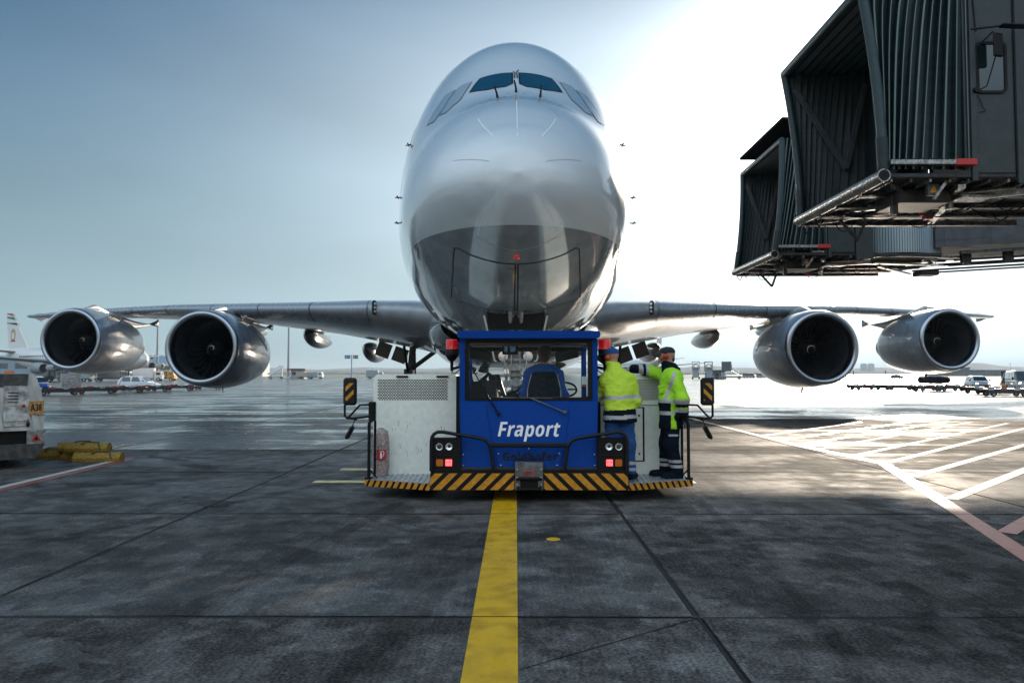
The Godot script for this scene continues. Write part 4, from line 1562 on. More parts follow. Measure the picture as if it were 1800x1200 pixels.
	# bumper in two halves, striped, and the coupling between them
	for sg in [-1.0, 1.0]:
		var b := MB.new()
		b.box(Vector3(sg * 0.738, 0.265, -0.06), Vector3(1.096, 0.222, 0.12), 0.004)
		var bump := obj("bumper", b, M.black, t)
		var poly := rect(0.192, 0.158, 1.282, 0.372) if sg > 0 else rect(-1.282, 0.158, -0.192, 0.372)
		obj("hazard_stripes", hazard(poly, 0.186, 0.108, 1.02 * -sg, 0.0, 0.003, 0.06), M.hazard_yellow, bump)
	var hp := MB.new()
	hp.box(Vector3(0.0, 0.335, -0.03), Vector3(0.365, 0.36, 0.10), 0.006)
	var hitch := obj("coupling_plate", hp, M.unit_grey, t)
	var pk := MB.new()
	pk.box(Vector3(0.0, 0.245, 0.02), Vector3(0.23, 0.12, 0.02), 0.004)
	obj("coupling_mouth", pk, M.black, hitch)
	var jaw := MB.new()
	jaw.tube([Vector3(-0.15, 0.30, 0.03), Vector3(-0.12, 0.315, 0.08), Vector3(0.12, 0.315, 0.08), Vector3(0.15, 0.30, 0.03)], 0.022, 8)
	jaw.tube([Vector3(-0.15, 0.19, 0.03), Vector3(-0.10, 0.18, 0.09), Vector3(0.10, 0.18, 0.09), Vector3(0.15, 0.19, 0.03)], 0.02, 8)
	obj("coupling_jaw", jaw, M.black, hitch)
	var pin := MB.new()
	pin.tube([Vector3(-0.05, 0.325, 0.06), Vector3(-0.075, 0.36, 0.06), Vector3(-0.05, 0.405, 0.06), Vector3(0.03, 0.41, 0.06), Vector3(0.065, 0.38, 0.06), Vector3(0.06, 0.335, 0.06), Vector3(-0.05, 0.325, 0.06)], 0.011, 8)
	obj("pin_handle", pin, M.red_paint, hitch)
	var hb := MB.new()
	bolts(hb, [Vector2(-0.155, 0.42), Vector2(0.155, 0.42), Vector2(-0.155, 0.32), Vector2(0.155, 0.32), Vector2(-0.155, 0.225), Vector2(0.155, 0.225)], 0.013, 0.022)
	obj("bolt_heads", hb, M.steel, hitch)
	# sill above the bumper
	var sill := MB.new()
	sill.box(Vector3(0, 0.395, -0.12), Vector3(2.57, 0.034, 0.22), 0.004)
	obj("sill", sill, M.black, t)
	# cab front
	var lower := MB.new()
	lower.hull8([Vector3(-0.90, 0.41, -0.12), Vector3(0.90, 0.41, -0.12), Vector3(0.90, 0.41, -0.5), Vector3(-0.90, 0.41, -0.5),
		Vector3(-0.925, 1.285, -0.26), Vector3(0.925, 1.285, -0.26), Vector3(0.925, 1.285, -0.5), Vector3(-0.925, 1.285, -0.5)])
	var cab := obj("cab", lower, M.tug_blue, t)
	# raised panels left and right of the middle one (front plane leans back 0.14 over 0.875)
	var lean := Basis(Vector3(1, 0, 0), atan2(-0.14, 0.875))
	for q in [[PackedVector2Array([Vector2(-0.89, 0.42), Vector2(-0.44, 0.42), Vector2(-0.47, 0.60), Vector2(-0.575, 1.245), Vector2(-0.905, 1.245)]), "fascia_panel"],
			[PackedVector2Array([Vector2(0.89, 0.42), Vector2(0.44, 0.42), Vector2(0.47, 0.60), Vector2(0.555, 1.245), Vector2(0.905, 1.245)]), "fascia_panel"],
			[PackedVector2Array([Vector2(-0.40, 0.42), Vector2(-0.20, 0.42), Vector2(-0.20, 0.55), Vector2(0.20, 0.55), Vector2(0.20, 0.42), Vector2(0.40, 0.42), Vector2(0.445, 0.69), Vector2(-0.445, 0.69)]), "name_panel"]]:
		var pm := MB.new()
		var pts := PackedVector2Array()
		for v2 in q[0]:
			pts.append(Vector2(v2.x, (v2.y - 0.41) / cos(atan2(0.14, 0.875))))
		pm.prism(pts, 0.0, 0.022)
		var o := obj(q[1], pm, M.tug_blue, cab)
		o.transform = Transform3D(lean, Vector3(0, 0.41, -0.1195))
	var bm := MB.new()
	bolts(bm, [Vector2(-0.865, 0.19), Vector2(-0.865, 0.05), Vector2(-0.48, 0.19), Vector2(-0.46, 0.05), Vector2(0.865, 0.19), Vector2(0.865, 0.05), Vector2(0.48, 0.19), Vector2(0.46, 0.05),
		Vector2(-0.37, 0.05), Vector2(0.37, 0.05), Vector2(-0.40, 0.20), Vector2(0.40, 0.20), Vector2(0.0, 0.265)], 0.012, 0.024)
	var bo := obj("bolt_heads", bm, M.steel, cab)
	bo.transform = Transform3D(lean, Vector3(0, 0.41, -0.1195))
	# lettering
	text_part("lettering", "Fraport", 0.192, M.lettering, cab, Vector3(0.0, 0.925, -0.195), {"italic": false, "basis": lean, "slant": 0.20, "wide": 0.86, "weight": 700})
	text_part("lettering", "Goldhofer", 0.098, M.black, cab, Vector3(0.01, 0.575, -0.115), {"basis": lean, "wide": 1.10, "weight": 700})
	# window frame, pillars, roof
	var wf := MB.new()
	var outer := round_rect(-0.925, 1.275, 0.925, 2.135, 0.02, 3)
	var inner := round_rect(-0.855, 1.30, 0.855, 2.12, 0.03, 3)
	frame_prism(outer, inner, -0.40, -0.27, wf)
	obj("window_surround", wf, M.tug_blue, cab)
	var gk := MB.new()
	frame_prism(round_rect(-0.853, 1.303, 0.853, 2.118, 0.03, 3), round_rect(-0.80, 1.345, 0.80, 2.075, 0.03, 3), -0.39, -0.283, gk)
	obj("window_gasket", gk, M.black, cab)
	var gl := MB.new()
	gl.box(Vector3(0, 1.71, -0.33), Vector3(1.62, 0.75, 0.006))
	obj("rear_window", gl, M.glass, cab)
	for sg in [-1.0, 1.0]:
		var pl := MB.new()
		pl.box(Vector3(sg * 0.888, 1.70, -1.97), Vector3(0.075, 0.86, 0.10), 0.01)
		pl.box(Vector3(sg * 0.895, 0.90, -1.20), Vector3(0.06, 0.80, 1.55), 0.01)
		pl.box(Vector3(sg * 0.888, 2.09, -1.2), Vector3(0.07, 0.08, 1.5), 0.01)
		obj("cab_side", pl, M.tug_blue, cab)
		var sg_gl := MB.new()
		sg_gl.box(Vector3(sg * 0.895, 1.68, -1.16), Vector3(0.006, 0.74, 1.5))
		obj("side_window", sg_gl, M.glass, cab)
	var ff := MB.new()
	ff.box(Vector3(0, 2.06, -1.98), Vector3(1.72, 0.10, 0.08), 0.01)
	ff.box(Vector3(0, 0.84, -2.0), Vector3(1.80, 0.70, 0.06), 0.01)
	obj("cab_front", ff, M.gloss_black, cab)
	var fg := MB.new()
	fg.box(Vector3(0, 1.60, -2.0), Vector3(1.72, 0.82, 0.006))
	obj("front_window", fg, M.glass, cab)
	var rf := MB.new()
	rf.prism(round_rect(-0.955, 2.135, 0.955, 2.235, 0.045, 4), -2.1, -0.17)
	obj("roof", rf, M.tug_blue, cab)
	var hd := MB.new()
	hd.box(Vector3(0, 2.10, -1.2), Vector3(1.68, 0.05, 1.5), 0.005)
	hd.box(Vector3(0, 2.055, -0.62), Vector3(1.66, 0.018, 0.05))
	obj("headliner", hd, M.unit_grey, cab)
	var fl := MB.new()
	fl.box(Vector3(0, 0.66, -1.2), Vector3(1.72, 0.04, 1.5))
	obj("cab_floor", fl, M.black, cab)
	# wipers
	var wp := MB.new()
	wp.rod(Vector3(-0.40, 1.13, -0.205), Vector3(-0.62, 1.48, -0.25), 0.012, 8)
	wp.rod(Vector3(-0.62, 1.48, -0.25), Vector3(-0.80, 1.82, -0.262), 0.008, 8)
	wp.bar(Vector3(-0.86, 1.99, -0.268), Vector3(-0.68, 1.31, -0.268), 0.014, 0.018)
	wp.sphere(Vector3(-0.40, 1.13, -0.20), Vector3(0.026, 0.026, 0.026), 10, 6)
	obj("wiper", wp, M.black, cab)
	var wp2 := MB.new()
	wp2.rod(Vector3(0.48, 1.15, -0.205), Vector3(0.03, 1.335, -0.255), 0.009, 8)
	wp2.bar(Vector3(-0.36, 1.345, -0.268), Vector3(0.32, 1.335, -0.268), 0.010, 0.010)
	wp2.sphere(Vector3(0.48, 1.15, -0.20), Vector3(0.028, 0.028, 0.028), 10, 6)
	obj("wiper", wp2, M.unit_grey, cab)
	# inside: seat, dash with controls, monitor, steering wheel, grab handles
	var seat := MB.new()
	seat.prism(PackedVector2Array([Vector2(-0.01, 1.0), Vector2(0.46, 1.0), Vector2(0.455, 1.40), Vector2(0.405, 1.65), Vector2(0.36, 1.695), Vector2(0.09, 1.695), Vector2(0.045, 1.65), Vector2(-0.005, 1.45)]), -0.86, -0.74)
	seat.box(Vector3(0.225, 1.06, -1.05), Vector3(0.48, 0.14, 0.48), 0.04)
	seat.box(Vector3(0.225, 0.84, -1.0), Vector3(0.34, 0.34, 0.34), 0.02)
	var so := obj("driver_seat", seat, M.navy, cab)
	var pipe := MB.new()
	for sg in [-1.0, 1.0]:
		var x: float = 0.225 + sg * 0.218
		pipe.tube([Vector3(0.225 + sg * 0.236, 1.25, -0.738), Vector3(0.225 + sg * 0.232, 1.45, -0.738), Vector3(0.225 + sg * 0.182, 1.65, -0.738)], 0.006, 6)
	obj("piping", pipe, M.white_metal, so)
	var dash := MB.new()
	dash.hull8([Vector3(-0.83, 0.7, -0.55), Vector3(-0.38, 0.7, -0.55), Vector3(-0.38, 0.7, -1.3), Vector3(-0.83, 0.7, -1.3), Vector3(-0.79, 1.55, -0.62), Vector3(-0.45, 1.58, -0.62), Vector3(-0.40, 1.52, -1.25), Vector3(-0.80, 1.52, -1.25)])
	dash.hull8([Vector3(-0.42, 0.7, -0.8), Vector3(0.02, 0.7, -0.8), Vector3(0.02, 0.7, -1.5), Vector3(-0.42, 0.7, -1.5), Vector3(-0.42, 1.32, -0.9), Vector3(-0.02, 1.52, -1.1), Vector3(0.02, 1.56, -1.5), Vector3(-0.42, 1.34, -1.5)])
	dash.box(Vector3(0.30, 1.05, -1.75), Vector3(1.1, 0.50, 0.35), 0.05)
	dash.tube([Vector3(-0.70, 1.52, -0.70), Vector3(-0.55, 1.66, -0.75), Vector3(-0.40, 1.54, -0.72)], 0.03, 8)
	dash.tube([Vector3(-0.35, 1.35, -0.6), Vector3(-0.44, 1.62, -0.7), Vector3(-0.52, 1.60, -0.8)], 0.05, 8)
	var da := obj("dashboard", dash, M.black, cab)
	var brng := RandomNumberGenerator.new()
	brng.seed = 3
	for q in [[Vector3(-0.20, 1.43, -0.985), lin(0.05, 0.3, 0.8)], [Vector3(-0.16, 1.44, -0.99), lin(0.05, 0.35, 0.8)], [Vector3(-0.15, 1.39, -0.965), lin(0.05, 0.6, 0.6)], [Vector3(-0.12, 1.41, -0.985), lin(0.6, 0.08, 0.08)], [Vector3(-0.06, 1.42, -1.0), lin(0.6, 0.12, 0.08)], [Vector3(-0.05, 1.485, -1.045), lin(0.1, 0.7, 0.5)]]:
		var bt := MB.new()
		bt.sphere(q[0], Vector3(0.013, 0.013, 0.013), 8, 5)
		obj("push_button", bt, mat(q[1], 0.3), da)
	var lv := MB.new()
	lv.rod(Vector3(-0.36, 1.30, -0.60), Vector3(-0.40, 1.43, -0.62), 0.03, 8)
	lv.sphere(Vector3(-0.385, 1.42, -0.62), Vector3(0.05, 0.035, 0.04), 10, 6)
	lv.box(Vector3(-0.33, 1.30, -0.60), Vector3(0.14, 0.03, 0.10), 0.01)
	obj("control_lever", lv, M.lens, da)
	var mo := MB.new()
	mo.box(Vector3(-0.255, 2.01, -0.95), Vector3(0.22, 0.15, 0.06), 0.01)
	mo.box(Vector3(-0.16, 2.08, -0.95), Vector3(0.42, 0.05, 0.10), 0.01)
	var mon := obj("monitor", mo, M.black, cab)
	for k in 2:
		var scn := MB.new()
		scn.box(Vector3(-0.315 + k * 0.10, 2.015, -0.918), Vector3(0.045 + 0.03 * k, 0.075, 0.004))
		obj("screen", scn, mat(lin(0.03, 0.08, 0.12) if k == 0 else lin(0.02, 0.04, 0.09), 0.2, 0.0, {"glow": 0.12, "glow_color": Color(0.25, 0.5, 0.65)}), mon)
	var swl := MB.new()
	var ringp := []
	for i in 25:
		var a := TAU * i / 24.0
		ringp.append(Vector3(0.56 + 0.17 * cos(a), 1.43 + 0.10 * sin(a), -1.40 - 0.13 * sin(a)))
	swl.tube(ringp, 0.016, 6)
	swl.rod(Vector3(0.56, 1.43, -1.40), Vector3(0.56, 1.1, -1.65), 0.03, 8)
	swl.rod(Vector3(0.40, 1.43, -1.40), Vector3(0.72, 1.43, -1.40), 0.014, 6)
	obj("steering_wheel", swl, M.black, cab)
	for q in [[-0.72, 1], [0.60, -1]]:
		var vz := MB.new()
		vz.at(Vector3(q[0], 1.95, -1.70), Basis(Vector3(0, 0, 1), deg_to_rad(-14.0 * q[1])))
		vz.box(Vector3.ZERO, Vector3(0.36, 0.16, 0.03), 0.02)
		obj("sun_visor", vz, M.gloss_black, cab)
	var tg := MB.new()
	tg.box(Vector3(0.755, 1.56, -0.40), Vector3(0.065, 0.13, 0.006))
	var tag_o := obj("hanging_card", tg, mat(lin(0.5, 0.6, 0.6), 0.5), cab)
	var tr := MB.new()
	tr.box(Vector3(0.755, 1.508, -0.395), Vector3(0.06, 0.022, 0.006))
	obj("card_print", tr, M.red_paint, tag_o)
	# lamp clusters
	for sg in [-1.0, 1.0]:
		var cb := MB.new()
		cb.box(Vector3(sg * 1.095, 0.615, -0.10), Vector3(0.345, 0.42, 0.14), 0.012)
		cb.box(Vector3(sg * 1.095, 0.60, -0.028), Vector3(0.345, 0.016, 0.016))
		cb.box(Vector3(sg * 0.915, 0.62, -0.09), Vector3(0.05, 0.46, 0.12), 0.008)
		var cl := obj("lamp_cluster", cb, M.black, t)
		for k in 2:
			var x: float = sg * (1.042 + 0.127 * k)
			var rg := MB.new().at(Vector3(x, 0.712, -0.028), Basis(Vector3(1, 0, 0), Vector3(0, 0, 1), Vector3(0, -1, 0)))
			rg.lathe([Vector2(0.046, -0.005), Vector2(0.047, 0.012), Vector2(0.040, 0.014), Vector2(0.034, 0.004), Vector2(0.016, -0.002), Vector2(0.002, -0.002)], 24)
			var hl := obj("headlamp", rg, M.lens, cl)
			if k == 1 - int(sg < 0) * 0:
				var core := MB.new().at(Vector3(x, 0.712, -0.020))
				core.sphere(Vector3.ZERO, Vector3(0.02, 0.02, 0.012), 10, 6)
				obj("projector", core, M.dark_metal, hl)
		for k in 2:
			var x: float = sg * (1.046 + 0.118 * k)
			var pm := MB.new()
			pm.prism(round_rect(x - 0.045, 0.462, x + 0.045, 0.552, 0.016, 4), -0.03, -0.012)
			var lamp := obj("tail_lamp" if k == 0 else "indicator_lamp", pm, M.led_red if k == 0 else M.amber, cl)
			if k == 0:
				var dots := MB.new()
				for i in 5:
					for j in 5:
						dots.sphere(Vector3(x - 0.034 + 0.017 * i, 0.473 + 0.017 * j, -0.0115), Vector3(0.0045, 0.0045, 0.003), 6, 4)
				stuff(obj("led_dots", dots, M.led_dot, lamp))
	# bull bars
	for sg in [-1.0, 1.0]:
		var bar := MB.new()
		var path := [Vector3(1.272, 0.40, 0.0), Vector3(1.272, 0.79, 0.0), Vector3(1.262, 0.84, 0.0), Vector3(1.235, 0.88, 0.0), Vector3(1.19, 0.905, 0.0), Vector3(1.12, 0.905, 0.0), Vector3(0.64, 0.825, 0.0), Vector3(0.565, 0.80, 0.0), Vector3(0.515, 0.745, 0.0), Vector3(0.50, 0.70, 0.0), Vector3(0.455, 0.40, 0.0)]
		for i in path.size():
			path[i].x *= sg
		bar.tube(path, 0.024, 10)
		obj("bull_bar", bar, M.gloss_black, t)
	var cr := MB.new()
	cr.bar(Vector3(-0.52, 0.735, 0.0), Vector3(0.52, 0.735, 0.0), 0.05, 0.06, Vector3.UP, 0.016)
	obj("cross_bar", cr, M.gloss_black, t)
	# warning beacons on brackets
	for sg in [-1.0, 1.0]:
		var bb := MB.new().at(Vector3(sg * 1.06, 1.70, -0.62))
		bb.lathe([Vector2(0.001, 0.0), Vector2(0.022, 0.0), Vector2(0.022, 0.13), Vector2(0.05, 0.15), Vector2(0.088, 0.21), Vector2(0.092, 0.22), Vector2(0.092, 0.30), Vector2(0.001, 0.30)], 24)
		bb.home()
		bb.bar(Vector3(sg * 1.06, 1.73, -0.62), Vector3(sg * 0.92, 1.76, -0.62), 0.05, 0.04)
		bb.tube([Vector3(sg * 1.04, 1.72, -0.60), Vector3(sg * 1.06, 1.67, -0.59), Vector3(sg * 1.02, 1.66, -0.6), Vector3(sg * 0.95, 1.72, -0.62)], 0.008, 6)
		var be := obj("beacon_base", bb, M.black, t)
		var dm := MB.new().at(Vector3(sg * 1.06, 2.0, -0.62))
		dm.lathe([Vector2(0.083, 0.0), Vector2(0.083, 0.125), Vector2(0.076, 0.138), Vector2(0.001, 0.14)], 24)
		obj("beacon_lamp", dm, M.red_lamp, be)
	# fire extinguisher wrapped in plastic, standing on the left platform
	var x := thing("fire_extinguisher", "red fire extinguisher wrapped in crumpled clear plastic on the tug platform", "fire extinguisher", Vector3(-1.89, 0.243, -10.76))
	var wr := MB.new()
	var rows := []
	var fnl := FastNoiseLite.new()
	fnl.seed = 8
	fnl.frequency = 6.0
	for i in 17:
		var f := i / 16.0
		var y := f * 0.66
		var rad := 0.118 * (1.0 - 0.30 * pow(maxf(0.0, (f - 0.72) / 0.28), 2.0)) * (0.86 + 0.14 * minf(1.0, f * 5.0))
		if i == 16:
			rad = 0.03
		var row := PackedVector3Array()
		for j in 28:
			var a := TAU * j / 28
			var rr := rad + 0.014 * fnl.get_noise_3d(cos(a) * 0.7, y * 1.6, sin(a) * 0.7)
			row.append(Vector3(rr * cos(a), y, -rr * 0.85 * sin(a)))
		rows.append(row)
	wr.grid(rows, true)
	obj("plastic_cover", wr, M.plastic_wrap, x)
	var cyl := MB.new()
	cyl.lathe([Vector2(0.001, 0.01), Vector2(0.085, 0.01), Vector2(0.085, 0.46), Vector2(0.05, 0.52), Vector2(0.02, 0.58), Vector2(0.001, 0.58)], 20)
	obj("cylinder", cyl, M.red_paint, x)
	var sgn := MB.new()
	sgn.box(Vector3(0.025, 0.30, 0.112), Vector3(0.125, 0.14, 0.006), 0.0, Basis(Vector3(0, 0, 1), -0.06))
	var so2 := obj("sign", sgn, M.red_paint, x)
	var sy := MB.new()
	sy.prism(round_rect(0.008, 0.248, 0.036, 0.325, 0.010, 3), 0.115, 0.117)
	sy.tube([Vector3(0.022, 0.325, 0.116), Vector3(0.022, 0.345, 0.116), Vector3(0.045, 0.352, 0.116), Vector3(0.062, 0.335, 0.116), Vector3(0.060, 0.305, 0.116), Vector3(0.045, 0.275, 0.116)], 0.005, 6)
	sy.box(Vector3(0.008, 0.342, 0.116), Vector3(0.022, 0.007, 0.003))
	obj("extinguisher_symbol", sy, M.lettering, so2)

# ---------------------------------------------------------------- people: smooth bodies meshed from joints with radii
class Field:
	var lo: Vector3
	var h: float
	var nx: int
	var ny: int
	var nz: int
	var d := PackedFloat32Array()
	var k := 0.05

	func _init(a: Vector3, b: Vector3, cell: float, blend: float) -> void:
		lo = a
		h = cell
		k = blend
		nx = int((b.x - a.x) / h) + 2
		ny = int((b.y - a.y) / h) + 2
		nz = int((b.z - a.z) / h) + 2
		d.resize(nx * ny * nz)
		d.fill(1.0)

	# tapered capsule from a to b; flat squeezes it along an axis (its length is the factor)
	func bone(a: Vector3, b: Vector3, ra: float, rb: float, flat := Vector3.ZERO, blend := -1.0) -> void:
		var kk := k if blend < 0.0 else blend
		var m := maxf(ra, rb) + kk + h * 2.0
		var p0 := (a.min(b) - Vector3(m, m, m) - lo) / h
		var p1 := (a.max(b) + Vector3(m, m, m) - lo) / h
		var ab := b - a
		var l2 := maxf(ab.length_squared(), 1e-8)
		var f := flat.length()
		var ax := flat / f if f > 0.0 else Vector3.ZERO
		for z in range(maxi(int(p0.z), 0), mini(int(p1.z) + 1, nz)):
			for y in range(maxi(int(p0.y), 0), mini(int(p1.y) + 1, ny)):
				var row := (z * ny + y) * nx
				for x in range(maxi(int(p0.x), 0), mini(int(p1.x) + 1, nx)):
					var q := lo + Vector3(x, y, z) * h - a
					if f > 0.0:
						q += ax * (q.dot(ax) * (f - 1.0))
					var t := clampf(q.dot(ab) / l2, 0.0, 1.0)
					var v := (q - ab * t).length() - lerpf(ra, rb, t)
					var o := d[row + x]
					var s := maxf(kk - absf(o - v), 0.0) / maxf(kk, 1e-5)
					d[row + x] = minf(o, v) - s * s * kk * 0.25

	func cut(n: Vector3, at: float) -> void:   # keep where n.p < at
		for z in nz:
			for y in ny:
				for x in nx:
					var i := (z * ny + y) * nx + x
					d[i] = maxf(d[i], n.dot(lo + Vector3(x, y, z) * h) - at)

	func wrinkle(noise: FastNoiseLite, amp: float, stretch: Vector3) -> void:
		for z in nz:
			for y in ny:
				for x in nx:
					var i := (z * ny + y) * nx + x
					if absf(d[i]) < 0.05:
						d[i] += amp * noise.get_noise_3dv((lo + Vector3(x, y, z) * h) * stretch)

	# surface nets; sort tells which of the meshes a triangle goes to
	func mesh(into: Array, sort: Callable) -> void:
		var id := PackedInt32Array()
		id.resize(nx * ny * nz)
		id.fill(-1)
		var pts := PackedVector3Array()
		var offs := [0, 1, nx, nx + 1, nx * ny, nx * ny + 1, nx * ny + nx, nx * ny + nx + 1]
		var edges := [[0, 1], [2, 3], [4, 5], [6, 7], [0, 2], [1, 3], [4, 6], [5, 7], [0, 4], [1, 5], [2, 6], [3, 7]]
		for z in nz - 1:
			for y in ny - 1:
				for x in nx - 1:
					var i := (z * ny + y) * nx + x
					var c0 := d[i]
					if absf(c0) > h * 2.5:
						continue
					var inside := 0
					for o in offs:
						if d[i + o] < 0.0:
							inside += 1
					if inside == 0 or inside == 8:
						continue
					var s := Vector3.ZERO
					var n := 0
					for e in edges:
						var va := d[i + offs[e[0]]]
						var vb := d[i + offs[e[1]]]
						if (va < 0.0) != (vb < 0.0):
							var t := va / (va - vb)
							var ca := Vector3(e[0] & 1, (e[0] >> 1) & 1, (e[0] >> 2) & 1)
							var cb := Vector3(e[1] & 1, (e[1] >> 1) & 1, (e[1] >> 2) & 1)
							s += ca.lerp(cb, t)
							n += 1
					id[i] = pts.size()
					pts.append(lo + (Vector3(x, y, z) + s / n) * h)
		var quads := []
		var sy := nx
		var sz := nx * ny
		for z in range(1, nz - 1):
			for y in range(1, ny - 1):
				for x in range(1, nx - 1):
					var i := (z * ny + y) * nx + x
					if absf(d[i]) > h * 2.5:
						continue
					var neg := d[i] < 0.0
					for ax in 3:
						var st: int = [1, sy, sz][ax]
						if neg == (d[i + st] < 0.0):
							continue
						var u: int = [sy, sz, 1][ax]
						var w: int = [sz, 1, sy][ax]
						var q := [id[i], id[i - u], id[i - u - w], id[i - w]]
						if q[0] < 0 or q[1] < 0 or q[2] < 0 or q[3] < 0:
							continue
						if not neg:
							q.reverse()
						quads.append(q)
		var nor := PackedVector3Array()
		nor.resize(pts.size())
		for q in quads:
			var m := (pts[q[2]] - pts[q[0]]).cross(pts[q[3]] - pts[q[1]])
			for c in q:
				nor[c] += m
		var maps := []
		for t in into:
			maps.append({})
		for q in quads:
			var mid := (pts[q[0]] + pts[q[1]] + pts[q[2]] + pts[q[3]]) * 0.25
			var g: int = sort.call(mid)
			if g < 0:
				continue
			var mb: MB = into[g]
			var mp: Dictionary = maps[g]
			var r := []
			for c in q:
				if not mp.has(c):
					mp[c] = mb.v.size()
					mb.v.append(pts[c])
					mb.n.append(nor[c].normalized())
				r.append(mp[c])
			mb.idx.append_array([r[0], r[2], r[1], r[0], r[3], r[2]])

func one(_p: Vector3) -> int:
	return 0

# a hand: palm from the wrist along dir, fingers of four lengths curled by bend towards down, thumb at the side
func hand_field(mb: MB, wrist: Vector3, dir: Vector3, palm_down: Vector3, thumb_side: float, bend: float) -> void:
	dir = dir.normalized()
	palm_down = (palm_down - dir * palm_down.dot(dir)).normalized()
	var across := dir.cross(palm_down).normalized() * thumb_side
	var m := Vector3(0.22, 0.22, 0.22)
	var f := Field.new(wrist - m, wrist + m, 0.0065, 0.008)
	f.bone(wrist, wrist + dir * 0.03, 0.027, 0.030, palm_down * 1.4)
	for i in 4:
		var off := across * (0.030 - 0.020 * i)
		f.bone(wrist + dir * 0.02 + off * 0.7, wrist + dir * 0.085 + off, 0.014, 0.012)
		var len_: float = [0.075, 0.084, 0.078, 0.060][i]
		var p := wrist + dir * 0.088 + off
		var a := 0.25 * bend
		for k in 3:
			var q: Vector3 = p + (dir * cos(a) + palm_down * sin(a)) * len_ * [0.45, 0.32, 0.23][k]
			f.bone(p, q, 0.0098 - 0.001 * k, 0.0090 - 0.001 * k, Vector3.ZERO, 0.003)
			p = q
			a += 0.75 * bend
	var tp := wrist + dir * 0.025 + across * 0.028
	var t1 := tp + (dir * 0.7 + across * 0.6 + palm_down * 0.2).normalized() * 0.045
	f.bone(tp, t1, 0.014, 0.0115)
	f.bone(t1, t1 + (dir * 0.9 + palm_down * 0.35).normalized() * 0.032, 0.0115, 0.009)
	f.mesh([mb], one)

# head with face, ears and neck; look = direction of the nose
func head_mesh(mb: MB, c: Vector3, look: Vector3, neck_base: Vector3) -> void:
	look = look.normalized()
	var right := look.cross(Vector3.UP).normalized()
	var up := right.cross(look)
	var at := func(x: float, y: float, z: float) -> Vector3: return c + right * x + up * y + look * z
	var f := Field.new(c - Vector3(0.17, 0.26, 0.17), c + Vector3(0.17, 0.17, 0.17), 0.008, 0.03)
	f.bone(at.call(0, 0.03, -0.025), at.call(0, 0.03, 0.02), 0.093, 0.085, right * 1.16)
	f.bone(at.call(0, -0.02, 0.03), at.call(0, -0.085, 0.055), 0.068, 0.036, right * 1.05)
	f.bone(at.call(0, 0.0, 0.085), at.call(0, -0.035, 0.105), 0.010, 0.015, Vector3.ZERO, 0.015)   # nose
	f.bone(at.call(-0.035, 0.022, 0.078), at.call(0.035, 0.022, 0.078), 0.014, 0.014, Vector3.ZERO, 0.02)   # brow
	f.bone(at.call(-0.020, -0.068, 0.083), at.call(0.020, -0.068, 0.083), 0.009, 0.009, Vector3.ZERO, 0.012)   # mouth
	for s in [-1.0, 1.0]:
		f.bone(at.call(s * 0.083, 0.018, -0.012), at.call(s * 0.080, -0.03, -0.004), 0.016, 0.011, right * 1.9, 0.01)
		f.bone(at.call(s * 0.03, 0.004, 0.078), at.call(s * 0.034, 0.004, 0.078), 0.011, 0.011, Vector3.ZERO, 0.01)
	f.bone(at.call(0, -0.05, -0.03), neck_base, 0.056, 0.062)
	f.mesh([mb], one)

func boot_mesh(mb: MB, ankle: Vector3, toe_dir: Vector3) -> void:
	var s := toe_dir.cross(Vector3.UP)
	var f := Field.new(ankle - Vector3(0.32, 0.14, 0.32), ankle + Vector3(0.32, 0.16, 0.32), 0.011, 0.03)
	var g := ankle - Vector3(0, 0.085, 0)
	f.bone(ankle + Vector3(0, 0.10, 0), ankle, 0.058, 0.055)
	f.bone(ankle - toe_dir * 0.03 - Vector3(0, 0.035, 0), ankle + toe_dir * 0.17 - Vector3(0, 0.045, 0), 0.055, 0.046)
	f.bone(ankle - toe_dir * 0.035 - Vector3(0, 0.06, 0), ankle + toe_dir * 0.19 - Vector3(0, 0.065, 0), 0.040, 0.038, s * 0.85)
	f.cut(Vector3(0, -1, 0), -(g.y + 0.0))
	f.mesh([mb], one)

func cap_mesh(c: Vector3, look: Vector3, peak: float) -> MB:
	var right := look.cross(Vector3.UP).normalized()
	var up := right.cross(look).normalized()
	var mb := MB.new().at(c + up * 0.048 - look * 0.012, Basis(right, up, -look))
	var rows := []
	for i in 9:
		var t := i / 8.0
		var row := PackedVector3Array()
		for j in 28:
			var a := TAU * j / 28
			var r := sqrt(maxf(0.0, 1.0 - pow(t, 2.6)))
			row.append(Vector3(0.097 * r * cos(a), 0.090 * t - 0.005, -0.112 * r * sin(a)))
		rows.append(row)
	mb.grid(rows, true)
	if peak > 0.0:
		var pr := []
		for i in 6:
			var t := i / 5.0
			var row := PackedVector3Array()
			for j in 13:
				var u := j / 12.0 * 2.0 - 1.0
				row.append(Vector3(u * 0.088 * (1.0 - 0.12 * t), 0.016 - 0.040 * u * u - 0.030 * t * t, -0.10 * sqrt(maxf(0.0, 1.0 - u * u * 0.55)) - t * peak * (1.0 - 0.35 * u * u)))
			pr.append(row)
		mb.grid(pr)
		var under := []
		for row in pr:
			var r2 := PackedVector3Array()
			for p in row:
				r2.append(p - Vector3(0, 0.010, 0))
			under.append(r2)
		mb.grid(under, false, true)
	return mb

